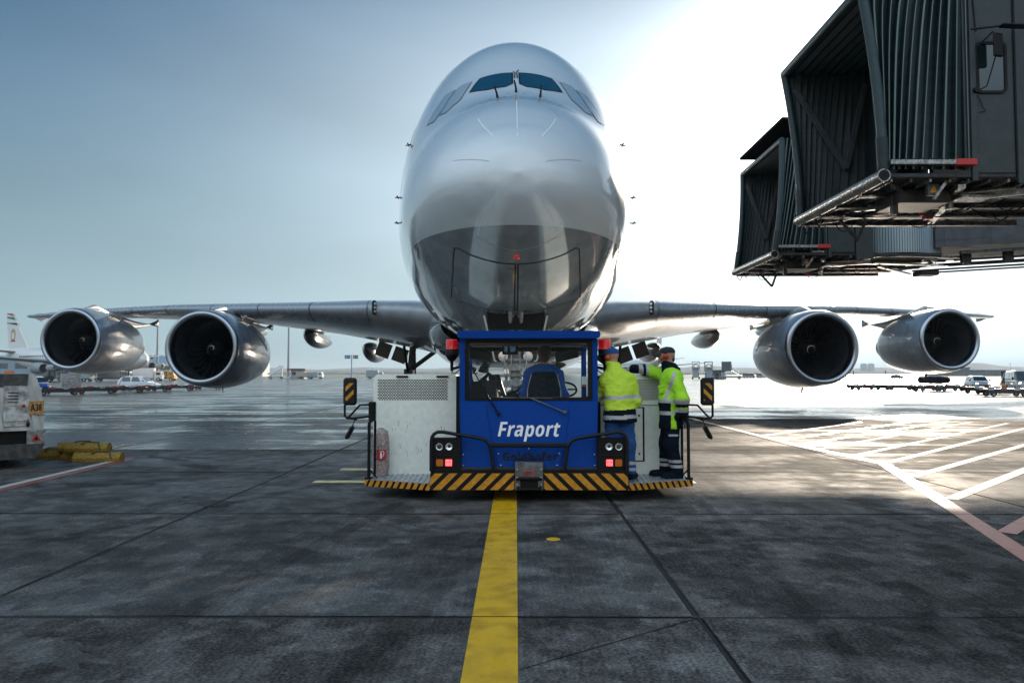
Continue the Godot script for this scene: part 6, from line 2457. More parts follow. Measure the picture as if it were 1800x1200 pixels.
	for i in 16:
		var x := rng.randf_range(0.1, 3.6)
		var z := rng.randf_range(-1.8, 1.6)
		var l := rng.randf_range(0.25, 0.8)
		var sag := rng.randf_range(0.05, 0.24)
		cb.tube([Vector3(x, 4.78, z), Vector3(x + l * 0.25, 4.78 - sag * 0.8, z), Vector3(x + l * 0.5, 4.78 - sag, z), Vector3(x + l * 0.75, 4.78 - sag * 0.75, z), Vector3(x + l, 4.77, z + rng.randf_range(-0.2, 0.2))], 0.013, 6)
	for zz in [-1.93, -1.2]:
		cb.tube([Vector3(0.08, 4.95, zz), Vector3(0.10, 4.72, zz), Vector3(0.16, 4.62, zz), Vector3(0.22, 4.72, zz), Vector3(0.30, 4.86, zz)], 0.016, 6)
	cb.box(Vector3(0.12, 4.86, -1.9), Vector3(0.18, 0.16, 0.16), 0.02)
	stuff(obj("cables", cb, M.black, b))
	# turntable ring and its spokes
	var ring := MB.new()
	var rr := []
	for i in 49:
		var a := TAU * i / 48.0
		rr.append(Vector3(3.85 + 1.6 * cos(a), 4.72, 1.6 * sin(a)))
	ring.tube(rr, 0.06, 8, false)
	obj("turntable_ring", ring, M.galv, b)
	for i in 4:
		var sp := MB.new()
		var z: float = [-1.2, -0.45, 0.35, 1.15][i]
		sp.box(Vector3(4.1, 4.78, z), Vector3(3.4, 0.07, 0.10), 0.005)
		obj("spoke", sp, M.galv if i % 2 else M.galv_dark, b)
	var sd2 := MB.new()
	sd2.bar(Vector3(3.3, 4.66, 1.3), Vector3(5.4, 4.72, -1.0), 0.09, 0.06)
	sd2.bar(Vector3(3.0, 4.70, 1.6), Vector3(5.2, 4.70, 1.2), 0.22, 0.04)
	obj("turntable_brace", sd2, M.galv, b)
	# floor plate of the turntable kept out, so that light comes through; curtain of slats round it
	var cur := MB.new()
	var gaps := MB.new()
	for i in 44:
		var a := deg_to_rad(lerpf(125.0, 20.0, i / 43.0))
		var c := Vector3(3.85 + 1.72 * cos(a), 5.92, 1.90 * sin(a))
		var tang := Vector3(-1.72 * sin(a), 0, 1.90 * cos(a)).normalized()
		var out := tang.cross(Vector3.UP)
		if out.dot(Vector3(cos(a), 0, sin(a))) < 0:
			out = -out
		var basis := Basis(Vector3.UP.cross(out).normalized(), Vector3.UP, out)
		cur.box(c, Vector3(0.062, 1.56, 0.022), 0.009, basis)
		gaps.box(c + Vector3(0, 0.44, 0) + out * 0.011, Vector3(0.026, 0.24, 0.004), 0.0, basis)
		gaps.box(c + Vector3(0, 0.10, 0) + out * 0.011, Vector3(0.026, 0.24, 0.004), 0.0, basis)
		gaps.box(c - Vector3(0, 0.80, 0), Vector3(0.035, 0.05, 0.02), 0.0, basis)
	var co := obj("curtain_slats", cur, M.slat, b)
	stuff(co)
	stuff(obj("slat_slots", gaps, M.black, co))
	var back := MB.new()
	back.box(Vector3(3.85, 5.9, -0.4), Vector3(1.9, 1.5, 2.2))
	obj("turntable_core", back, M.girder, b)
	var lowr := MB.new()
	lowr.box(Vector3(3.85, 5.08, 0.2), Vector3(2.0, 0.10, 3.4), 0.02)
	obj("turntable_floor", lowr, M.girder, b)
	# telescopic tunnel, rising away from the aircraft
	for k in 2:
		var x0: float = [4.75, 6.15][k]
		var x1: float = [14.0, 24.0][k]
		var w: float = [1.75, 1.55][k]
		var y0: float = [5.30, 5.62][k]
		var y1: float = [5.62, 6.9][k]
		var hgt: float = [1.42, 1.10][k]
		var tn := MB.new()
		tn.hull8([Vector3(x0, y0, w), Vector3(x1, y0 + (x1 - x0) * 0.06, w), Vector3(x1, y0 + (x1 - x0) * 0.06, -w), Vector3(x0, y0, -w),
			Vector3(x0, y0 + hgt, w), Vector3(x1, y0 + hgt + (x1 - x0) * 0.06, w), Vector3(x1, y0 + hgt + (x1 - x0) * 0.06, -w), Vector3(x0, y0 + hgt, -w)])
		if k == 0:
			var tun := obj("tunnel", tn, M.bridge_wall, b)
			var sm := MB.new()
			for i in 6:
				var x := x0 + 0.25 + 1.35 * i
				sm.box(Vector3(x, y0 + hgt * 0.5 + (x - x0) * 0.06, w + 0.002), Vector3(0.014, hgt, 0.006))
			sm.bar(Vector3(x0, y0 + 0.20, w + 0.002), Vector3(x0 + 1.6, y0 + 0.20 + 0.096, w + 0.002), 0.006, 0.012)
			obj("tunnel_seam", sm, M.line, tun)
	for k in 3:
		var u := MB.new()
		var yy: float = [5.20, 5.02, 4.90][k]
		u.bar(Vector3(5.6, yy, 1.5 - 0.3 * k), Vector3(14.0, yy + 0.5, 1.5 - 0.3 * k), 0.10, [0.09, 0.06, 0.05][k])
		u.bar(Vector3(5.6, yy, -1.5 + 0.3 * k), Vector3(14.0, yy + 0.5, -1.5 + 0.3 * k), 0.10, [0.09, 0.06, 0.05][k])
		obj("tunnel_rail", u, M.galv_dark, b)
	for i in 5:
		var rh := MB.new()
		rh.box(Vector3(5.9 + 1.25 * i, 5.10 + 0.075 * i, 1.25), Vector3(0.28, 0.36, 0.12), 0.01)
		obj("rail_hanger", rh, M.girder, b)
	var hang := MB.new()
	hang.box(Vector3(4.9, 4.66, 0.9), Vector3(0.55, 0.14, 0.5), 0.02)
	obj("junction_box", hang, M.girder, b)
	# drive legs and the column far to the right
	var dl := MB.new()
	for s in [-1.0, 1.0]:
		dl.box(Vector3(11.5, 3.2, s * 1.9), Vector3(0.4, 5.2, 0.4), 0.03)
	dl.box(Vector3(11.5, 0.75, 0), Vector3(0.6, 0.4, 4.2), 0.03)
	obj("drive_leg", dl, M.girder, b)
	for s in [-1.0, 1.0]:
		var wh := MB.new()
		wh.wheel(Vector3(11.5, 0.55, s * 1.2), 0.55, 0.4, Vector3(0, 0, 1))
		obj("drive_wheel", wh, M.rubber, b)
	var col := MB.new().at(Vector3(15.5, 0, 0))
	col.lathe([Vector2(0.9, 0.0), Vector2(0.9, 0.3), Vector2(0.6, 0.35), Vector2(0.6, 5.4), Vector2(2.1, 5.5), Vector2(2.1, 7.8), Vector2(0.01, 8.1)], 28)
	obj("rotunda", col, M.bridge_wall, b)
	for c in b.get_children():
		for key in ["floor_plate", "side_sill", "long_beam", "cross_beam", "diagonal_brace", "hanger_bracket", "drive_box", "drive_gear", "switch_box", "emergency_box", "cables", "turntable_brace"]:
			if String(c.name).begins_with(key):
				c.position.y = 0.10 if key in ["floor_plate", "side_sill"] else 0.17
		for key in ["turntable_ring", "spoke"]:
			if String(c.name).begins_with(key):
				c.position.y = 0.34
	return b

func make_bridges() -> void:
	make_bridge("boarding_bridge", "nearer teal boarding bridge with bellows canopy high above the apron", Vector3(6.33, 0, -15.1))
	post_lean = 0.58
	make_bridge("boarding_bridge", "farther teal boarding bridge with slatted curtain and grey tunnel", Vector3(7.38, 0, -23.8))

# ---------------------------------------------------------------- the terminal behind the camera, seen mirrored in the airliner
func make_terminal() -> void:
	var t := thing("terminal_building", "long pale terminal front mirrored in the nose of the airliner", "terminal", Vector3(0, 0, 24.0))
	var w := MB.new()
	w.box(Vector3(0, 2.0, 4.0), Vector3(190, 4.0, 8.0))
	w.box(Vector3(0, 9.0, 6.0), Vector3(190, 10.0, 4.0))
	obj("wall", w, M.terminal_wall, t)
	var r := MB.new()
	r.box(Vector3(0, 14.4, 3.5), Vector3(194, 0.8, 11.0))
	obj("roof", r, M.terminal_roof, t)
	var fl := MB.new()
	fl.box(Vector3(0, 4.2, 1.5), Vector3(190, 0.4, 5.0))
	obj("gallery", fl, M.terminal_wall, t)
	for i in 24:
		var x := -92.0 + 8.0 * i
		var g := MB.new()
		g.box(Vector3(x, 7.0, 3.96), Vector3(7.2, 4.2, 0.08))
		var p := obj("window", g, M.terminal_glass, t)
		var m := MB.new()
		for k in 4:
			m.box(Vector3(x - 3.6 + 2.4 * k, 7.0, 3.90), Vector3(0.12, 4.2, 0.10))
		obj("mullion", m, M.terminal_roof, p)
		var d := MB.new()
		d.box(Vector3(x, 1.6, -0.03), Vector3(4.6, 3.0, 0.06))
		obj("gate_door", d, M.girder if i % 3 else M.bridge_wall, t)

# ---------------------------------------------------------------- vehicles and things on the apron
# body lofted along x: stations [x, y low, y high, half width low, half width high]
func loft(st: Array, e := 0.28) -> MB:
	var rows := []
	for q in st:
		var row := PackedVector3Array()
		for k in 20:
			var a := TAU * k / 20.0
			var cy := signf(sin(a)) * pow(absf(sin(a)), e)
			var cz := signf(cos(a)) * pow(absf(cos(a)), e)
			var f := 0.5 + 0.5 * cy
			row.append(Vector3(q[0], lerpf(q[1], q[2], f), cz * lerpf(q[3], q[4], f)))
		rows.append(row)
	var mb := MB.new()
	mb.grid(rows, true, true)
	var first := Array(rows[0])
	mb.fan(first)
	var last := Array(rows[-1])
	last.reverse()
	mb.fan(last)
	return mb

func four_wheels(p: Node, xs: Array, z: float, r: float, w: float) -> void:
	for x in xs:
		for s in [-1.0, 1.0]:
			var t := MB.new()
			t.wheel(Vector3(x, r, s * z), r, w, Vector3(0, 0, 1), 18)
			var ty := obj("wheel", t, M.rubber, p)
			var rm := MB.new()
			rm.rim(Vector3(x, r, s * z), r * 0.62, w * 0.9, Vector3(0, 0, 1), 14)
			obj("rim", rm, M.steel, ty)

# a car that points along +x; kind: hatch, pickup or van
func make_car(called: String, label: String, cat: String, kind: String, paint: Material, hood: Material, where: Vector3, turn: float, lit := false, group := "") -> Node3D:
	var c := thing(called, label, cat, where, turn, group)
	var van := kind == "van"
	var body: MB
	var top: MB
	var glass := MB.new()
	if van:
		body = loft([[-2.4, 0.35, 1.0, 0.84, 0.88], [-2.35, 0.28, 1.1, 0.92, 0.94], [1.4, 0.25, 1.12, 0.94, 0.95], [2.1, 0.25, 1.02, 0.92, 0.90], [2.42, 0.32, 0.85, 0.84, 0.78], [2.5, 0.4, 0.7, 0.7, 0.66]])
		top = loft([[-2.36, 1.0, 1.85, 0.9, 0.78], [-2.25, 1.0, 1.97, 0.94, 0.82], [0.6, 1.0, 1.99, 0.94, 0.82], [1.1, 1.0, 1.9, 0.93, 0.80], [2.0, 0.98, 1.08, 0.88, 0.84]])
	else:
		body = loft([[-1.85, 0.42, 0.80, 0.66, 0.70], [-1.78, 0.28, 0.92, 0.78, 0.78], [-1.0, 0.22, 0.95, 0.84, 0.82], [0.6, 0.22, 0.94, 0.84, 0.82], [1.3, 0.24, 0.86, 0.82, 0.74], [1.75, 0.30, 0.72, 0.76, 0.66], [1.9, 0.38, 0.58, 0.62, 0.56]])
		top = loft([[-1.74, 0.86, 1.05, 0.74, 0.68], [-1.45, 0.86, 1.38, 0.78, 0.60], [-0.9, 0.86, 1.47, 0.80, 0.60], [0.0, 0.86, 1.47, 0.80, 0.60], [0.45, 0.86, 1.34, 0.79, 0.62], [1.15, 0.84, 0.90, 0.74, 0.70]])
	var b := obj("body", body, hood, c)
	obj("cabin", top, paint, c)
	for s in [-1.0, 1.0]:
		for w in ([[-2.1, -0.7], [-0.55, 0.45], [0.6, 1.35]] if van else [[-1.35, -0.55], [-0.45, 0.42]]):
			var g := MB.new()
			var y0: float = 1.18 if van else 0.96
			var y1: float = 1.75 if van else 1.36
			var z0: float = 0.925 if van else 0.80
			var z1: float = 0.86 if van else 0.665
			var cut: float = 0.28 if w[1] > 0.4 else 0.05
			var p := [Vector3(w[0] + 0.02, y0, s * z0), Vector3(w[1], y0, s * z0), Vector3(w[1] - cut, y1, s * z1), Vector3(w[0] + 0.10, y1, s * z1)]
			if s < 0:
				p.reverse()
			g.fan(p)
			obj("side_window", g, M.car_glass, c)
	var ws := MB.new()
	if van:
		ws.quad(Vector3(1.98, 1.14, 0.80), Vector3(1.98, 1.14, -0.80), Vector3(1.24, 1.84, -0.70), Vector3(1.24, 1.84, 0.70))
	else:
		ws.quad(Vector3(1.10, 0.97, 0.66), Vector3(1.10, 0.97, -0.66), Vector3(0.53, 1.36, -0.56), Vector3(0.53, 1.36, 0.56))
	obj("windscreen", ws, M.car_glass, c)
	four_wheels(c, [-1.45, 1.5] if van else [-1.18, 1.18], 0.83 if van else 0.72, 0.33 if van else 0.29, 0.22)
	for s in [-1.0, 1.0]:
		var hl := MB.new()
		if van:
			hl.sphere(Vector3(2.36, 0.80, s * 0.70), Vector3(0.08, 0.11, 0.14), 12, 8)
		else:
			hl.sphere(Vector3(1.74, 0.66, s * 0.56), Vector3(0.10, 0.08, 0.14), 12, 8)
		obj("headlight", hl, M.head_lit if lit else M.lens, c)
		var tl := MB.new()
		tl.box(Vector3(-2.38 if van else -1.74, 1.0 if van else 0.8, s * (0.84 if van else 0.66)), Vector3(0.06, 0.3 if van else 0.2, 0.12), 0.02)
		obj("tail_light", tl, M.red_paint, c)
		var mi := MB.new()
		mi.box(Vector3(1.35 if van else 0.75, 1.25 if van else 1.0, s * (1.06 if van else 0.92)), Vector3(0.10, 0.22 if van else 0.13, 0.18), 0.03)
		obj("wing_mirror", mi, M.black, c)
	var gr := MB.new()
	gr.box(Vector3(2.44 if van else 1.86, 0.52 if van else 0.46, 0), Vector3(0.10, 0.18, 0.9), 0.02)
	obj("grille", gr, M.black, c)
	return c

func make_dolly(called: String, label: String, where: Vector3, turn: float, group: String, cargo := "") -> Node3D:
	var d := thing(called, label, "baggage dolly", where, turn, group)
	var f := MB.new()
	for s in [-1.0, 1.0]:
		f.box(Vector3(0, 0.40, s * 0.74), Vector3(3.2, 0.32, 0.08), 0.01)
	f.box(Vector3(0, 0.50, 0), Vector3(3.0, 0.04, 1.4))
	for i in 3:
		f.box(Vector3(-1.55 + 1.55 * i, 0.48, 0), Vector3(0.09, 0.11, 1.5), 0.01)
	obj("deck", f, M.dolly_frame, d)
	for s in [-1.0, 1.0]:
		for i in 4:
			var e := MB.new()
			e.box(Vector3(-1.35 + 0.9 * i, 0.545, s * 0.79), Vector3(0.42, 0.16, 0.03), 0.005)
			obj("guide_plate", e, M.dolly_red if i % 2 else M.white_metal, d)
	for i in 5:
		var r := MB.new()
		r.rod(Vector3(-1.2 + 0.6 * i, 0.55, -0.66), Vector3(-1.2 + 0.6 * i, 0.55, 0.66), 0.035, 8)
		obj("roller", r, M.steel, d)
	four_wheels(d, [-1.05, 1.05], 0.55, 0.22, 0.14)
	var bar := MB.new()
	bar.rod(Vector3(1.6, 0.42, 0.25), Vector3(2.5, 0.34, 0.0), 0.035, 6)
	bar.rod(Vector3(1.6, 0.42, -0.25), Vector3(2.5, 0.34, 0.0), 0.035, 6)
	bar.box(Vector3(2.55, 0.34, 0), Vector3(0.16, 0.06, 0.10), 0.01)
	obj("tow_bar", bar, M.dolly_frame, d)
	if cargo == "stake":
		var st := MB.new()
		st.rod(Vector3(-1.5, 0.5, 0.6), Vector3(-1.62, 2.0, 0.6), 0.04, 6)
		obj("stake", st, M.black, d)
	if cargo == "raised_bar":
		var st := MB.new()
		st.rod(Vector3(1.55, 0.5, 0.0), Vector3(2.1, 1.75, 0.0), 0.04, 6)
		obj("raised_bar", st, M.white_metal, d)
	return d

func make_ground_unit() -> void:
	var g := thing("ground_power_unit", "dirty white ground power unit with a control recess and grey skirt", "power unit", Vector3(-9.34, 0, -12.98), 0.68)
	var b := MB.new()
	b.prism(PackedVector2Array([Vector2(-1.15, 0.66), Vector2(1.14, 0.66), Vector2(1.16, 0.9), Vector2(1.10, 1.35), Vector2(1.02, 1.60), Vector2(0.96, 1.655), Vector2(0.86, 1.67), Vector2(-1.05, 1.66), Vector2(-1.15, 1.60)]), -3.4, 0.0)
	obj("housing", b, M.unit_white, g)
	# rounded right corner strip
	var cs := MB.new()
	cs.hull8([Vector3(0.99, 0.67, 0.055), Vector3(1.10, 0.67, 0.02), Vector3(1.145, 0.67, -0.3), Vector3(0.99, 0.67, -0.2), Vector3(0.86, 1.645, 0.03), Vector3(0.94, 1.63, 0.0), Vector3(0.95, 1.62, -0.3), Vector3(0.86, 1.64, -0.2)])
	obj("corner_cover", cs, M.unit_white, g)
	var fr := MB.new()
	fr.hull8([Vector3(-1.15, 0.67, 0.05), Vector3(0.55, 0.67, 0.05), Vector3(0.55, 0.67, -0.1), Vector3(-1.15, 0.67, -0.1), Vector3(-1.15, 1.655, 0.02), Vector3(0.38, 1.655, 0.02), Vector3(0.38, 1.655, -0.1), Vector3(-1.15, 1.655, -0.1)])
	obj("door", fr, M.unit_white, g)
	var rc := MB.new()
	rc.box(Vector3(0.28, 1.54, 0.012), Vector3(0.50, 0.22, 0.02))
	obj("recess", rc, M.dark_metal, g).position.x = 0.36
	var hood := MB.new()
	hood.hull8([Vector3(0.08, 1.44, 0.02), Vector3(0.52, 1.44, 0.02), Vector3(0.52, 1.44, 0.0), Vector3(0.08, 1.44, 0.0), Vector3(0.03, 1.66, 0.10), Vector3(0.53, 1.66, 0.10), Vector3(0.53, 1.66, 0.07), Vector3(0.03, 1.66, 0.07)])
	obj("hood", hood, M.unit_grey, g).position.x = 0.36
	var pn := MB.new()
	pn.box(Vector3(0.36, 1.10, 0.012), Vector3(0.40, 0.72, 0.024), 0.004)
	var panel := obj("control_panel", pn, M.white_metal, g)
	panel.position.x = 0.37
	for k in 4:
		var sl := MB.new()
		sl.box(Vector3(0.30, 1.33 - 0.055 * k, 0.026), Vector3(0.16, 0.016, 0.006))
		obj("gauge_slot", sl, M.black, panel)
	var bt := MB.new()
	bt.sphere(Vector3(0.46, 1.10, 0.03), Vector3(0.03, 0.03, 0.02), 10, 6)
	obj("stop_button", bt, M.red_paint, panel)
	var yl := MB.new()
	yl.box(Vector3(0.34, 1.10, 0.026), Vector3(0.18, 0.014, 0.006))
	obj("yellow_mark", yl, M.hazard_yellow, panel)
	var lb := MB.new()
	lb.box(Vector3(0.38, 0.90, 0.028), Vector3(0.36, 0.13, 0.012), 0.003)
	obj("instruction_plate", lb, M.white_line_plain, panel)
	var sn := MB.new()
	sn.box(Vector3(1.02, 1.06, 0.085), Vector3(0.235, 0.235, 0.008), 0.002)
	var sign := obj("stand_sign", sn, M.sign_orange, g)
	sign.rotation.x = -0.03
	text_part("lettering", "A38", 0.115, M.black, sign, Vector3(1.02, 1.06, 0.092), {"wide": 0.62, "depth": 0.004})
	text_part("lettering", "BVD-RL7", 0.075, M.unit_grey, g, Vector3(0.17, 1.575, 0.032), {"wide": 0.9, "weight": 400, "depth": 0.004})
	for q in [0.22, 0.90]:
		var kb := MB.new()
		kb.sphere(Vector3(q, 0.77, 0.06), Vector3(0.03, 0.045, 0.025), 10, 6)
		kb.rod(Vector3(q, 0.81, 0.055), Vector3(q, 0.86, 0.055), 0.008, 6)
		obj("latch_knob", kb, M.black, g)
	# grey skirt with a dark bay between the reflector plates
	var sk := MB.new()
	sk.hull8([Vector3(-1.15, 0.16, -0.05), Vector3(1.04, 0.16, -0.05), Vector3(1.04, 0.16, -3.3), Vector3(-1.15, 0.16, -3.3), Vector3(-1.15, 0.42, 0.06), Vector3(1.17, 0.42, 0.06), Vector3(1.17, 0.42, -3.3), Vector3(-1.15, 0.42, -3.3)])
	obj("skirt", sk, M.unit_grey, g)
	var by := MB.new()
	by.box(Vector3(0.0, 0.545, -1.7), Vector3(2.2, 0.25, 3.2))
	obj("bay", by, M.black, g)
	for q in [[-0.15, 0.86], [1.03, 0.28]]:
		var pl := MB.new()
		pl.box(Vector3(q[0], 0.545, 0.02), Vector3(q[1], 0.25, 0.10), 0.006)
		var p := obj("reflector_plate", pl, M.unit_grey_light, g)
		var tr := MB.new()
		var x: float = 0.05 if q[0] < 0 else 1.03
		tr.prism(PackedVector2Array([Vector2(x - 0.075, 0.475), Vector2(x + 0.075, 0.475), Vector2(x, 0.61)]), 0.071, 0.077)
		var ro := obj("reflector", tr, M.red_paint, p)
		var ti := MB.new()
		ti.prism(PackedVector2Array([Vector2(x - 0.035, 0.495), Vector2(x + 0.035, 0.495), Vector2(x, 0.56)]), 0.077, 0.079)
		obj("reflector_core", ti, M.black, ro)
	var np := MB.new()
	np.box(Vector3(0.08, 0.335, 0.035), Vector3(0.36, 0.17, 0.01), 0.002)
	var plate := obj("speed_plate", np, M.white_line_plain, g)
	text_part("lettering", "30", 0.12, M.black, plate, Vector3(0.03, 0.335, 0.042), {"wide": 0.75, "depth": 0.004})
	text_part("lettering", "km", 0.045, M.black, plate, Vector3(0.17, 0.305, 0.042), {"wide": 0.9, "depth": 0.004})
	var tl := MB.new()
	tl.box(Vector3(0.62, 1.69, -0.25), Vector3(0.16, 0.05, 0.10), 0.01)
	obj("amber_lamp", tl, M.amber, g)
	four_wheels(g, [], 0, 0.3, 0.2)
	for z in [-0.55, -2.8]:
		for x in [-0.75, 0.45]:
			var w := MB.new()
			w.wheel(Vector3(x, 0.27, z), 0.27, 0.40)
			obj("wheel", w, M.rubber, g)

func chock(label: String, where: Vector3, turn: float, long_: float, roll := 0.0) -> void:
	var c := thing("wheel_chock", label, "wheel chock", where, turn, "yellow wheel chocks heaped behind the service line")
	var mb := MB.new().at(Vector3(0, 0.105, 0), Basis(Vector3(0, 1, 0), PI / 2) * Basis(Vector3(0, 0, 1), roll))
	mb.prism(PackedVector2Array([Vector2(-0.11, -0.105), Vector2(0.11, -0.105), Vector2(0.125, -0.04), Vector2(0.055, 0.06), Vector2(-0.055, 0.06), Vector2(-0.125, -0.04)]), -long_ * 0.5, long_ * 0.5)
	obj("block", mb, M.chock, c)
	var r := MB.new()
	r.tube([Vector3(-0.1, 0.15, 0.10), Vector3(-0.02, 0.185, 0.05), Vector3(0.10, 0.178, 0.0), Vector3(0.20, 0.182, 0.04), Vector3(0.26, 0.12, 0.12), Vector3(0.28, 0.05, 0.135)], 0.012, 6)
	obj("rope_handle", r, M.rope, c)

func make_equipment() -> void:
	make_ground_unit()
	chock("yellow chock lying lowest at the right front of the chock heap", Vector3(-7.95, 0.001, -14.62), 0.10, 0.86)
	chock("yellow chock half behind the front one at the foot of the heap", Vector3(-8.40, 0.001, -14.95), 0.04, 0.80)
	chock("yellow chock on top of the heap, its rope looped over it", Vector3(-8.25, 0.166, -14.80), 0.03, 0.80)
	chock("yellow chock lying across the top, at the back left", Vector3(-8.55, 0.166, -15.0), 0.35, 0.70)
	chock("yellow chock at the left of the heap beside the power unit", Vector3(-9.10, 0.001, -15.05), -0.05, 0.75)
	chock("yellow chock farthest back, mostly hidden by the power unit", Vector3(-9.35, 0.001, -15.45), 0.12, 0.80)
	# left row of dollies, running away from us
	var names := ["nearest dolly of the left row, carrying a white crate", "second dolly of the left row, with a raised tow bar", "third dolly of the left row, in front of the white hatchback", "fourth dolly of the left row, just under the white hatchback", "fifth dolly of the left row, beyond the white hatchback", "last and farthest dolly of the left row, standing apart"]
	var at := [Vector3(-35.6, 0, -59.5), Vector3(-34.9, 0, -63.6), Vector3(-34.3, 0, -67.4), Vector3(-33.9, 0, -71.4), Vector3(-33.8, 0, -76.8), Vector3(-33.6, 0, -83.5)]
	for i in 6:
		make_dolly("baggage_dolly", names[i], at[i], deg_to_rad([35.0, 28.0, 20.0, 24.0, 10.0, 5.0][i]), "empty baggage dollies on the left of the apron", "raised_bar" if i == 1 else "")
	var cr := thing("luggage_crate", "white slatted crate standing on the nearest left dolly", "crate", Vector3(-34.9, 0.53, -59.9), 0.6)
	var cb := MB.new()
	cb.box(Vector3(0, 0.06, 0), Vector3(1.3, 0.10, 1.1), 0.01)
	obj("crate_floor", cb, M.white_metal, cr)
	for i in 7:
		for s in [-1.0, 1.0]:
			var sl := MB.new()
			sl.box(Vector3(-0.60 + 0.2 * i, 0.62, s * 0.54), Vector3(0.13, 1.1, 0.03), 0.005)
			obj("slat", sl, M.white_metal, cr)
	for s in [-1.0, 1.0]:
		var en := MB.new()
		en.box(Vector3(s * 0.64, 0.62, 0), Vector3(0.03, 1.1, 1.05), 0.005)
		obj("end_panel", en, M.white_metal, cr)
	make_car("hatchback", "small white hatchback parked side on beyond the left dollies", "car", "hatch", M.car_white, M.car_white, Vector3(-37.2, 0, -75.5), 0.05)
	make_car("pickup_van", "white van with a blue bonnet behind the power unit", "van", "hatch", M.car_white, M.car_blue, Vector3(-40.6, 0, -64.5), -0.75)
	# right groups
	var rn := ["dolly at the left end of the right group, with an upright stake", "dolly beside the covered trailer, a stake at its corner", "dolly under the dark cover, right of the staked ones", "dolly at the right end of the first group, tow bar down", "dolly in front of the oncoming white car", "near dolly at the right edge of the apron", "dolly right of the white car, half out of view"]
	var rp := [Vector3(35.2, 0, -77.5), Vector3(38.0, 0, -76.0), Vector3(39.3, 0, -73.0), Vector3(41.8, 0, -74.5), Vector3(39.2, 0, -64.5), Vector3(35.9, 0, -56.5), Vector3(39.6, 0, -57.5)]
	for i in 7:
		make_dolly("baggage_dolly", rn[i], rp[i], deg_to_rad([8.0, -5.0, 4.0, 0.0, 12.0, -6.0, 3.0][i]), "empty baggage dollies on the right of the apron", "stake" if i < 2 else ("raised_bar" if i == 4 else ""))
	var cov := thing("covered_cargo", "dark tarpaulin bundle on a dolly below the outer right engine", "cargo", Vector3(39.9, 0.57, -73.4), 0.06)
	var rows := []
	var nz := fold_noise(5)
	for i in 12:
		var t := i / 11.0
		var row := PackedVector3Array()
		for j in 16:
			var a := TAU * j / 16
			var k := 0.62 + 0.38 * pow(sin(PI * clampf(t, 0.05, 0.95)), 0.5)
			row.append(Vector3(lerpf(-1.35, 1.35, t), 0.52 + 0.36 * k * sin(a) + 0.10 * nz.get_noise_2d(t * 3, a * 0.2), 0.6 * k * cos(a)))
		rows.append(row)
	var cm := MB.new()
	cm.grid(rows, true, true)
	var ends := Array(rows[0])
	cm.fan(ends)
	var e2 := Array(rows[-1])
	e2.reverse()
	cm.fan(e2)
	obj("tarpaulin", cm, M.navy, cov)
	var lg := MB.new()
	for x in [-1.1, 1.0]:
		for z in [-0.4, 0.4]:
			lg.rod(Vector3(x, 0.0, z), Vector3(x * 0.9, 0.35, z), 0.04, 6)
	obj("rack_leg", lg, M.black, cov)
	make_car("hatchback", "white car driving towards the camera with its headlights on", "car", "hatch", M.car_white, M.car_grey, Vector3(48.6, 0, -81.0), -PI / 2 - 0.25, true)
	make_car("minibus", "dark minibus with headlights on at the right edge", "van", "van", M.car_dark, M.car_grey, Vector3(47.7, 0, -72.5), -PI / 2 - 0.35, true)
	var pole := thing("marker_post", "short yellow and black post by the dolly before the white car", "post", Vector3(45.6, 0, -72.0))
	var pm := MB.new()
	pm.rod(Vector3(0, 0, 0), Vector3(0, 1.9, 0), 0.14, 10)
	obj("post", pm, M.dolly_frame, pole)
	var pm2 := MB.new()
	pm2.rod(Vector3(0, 0.5, 0), Vector3(0, 0.8, 0), 0.16, 10)
	obj("yellow_sleeve", pm2, M.hazard_yellow, pole)

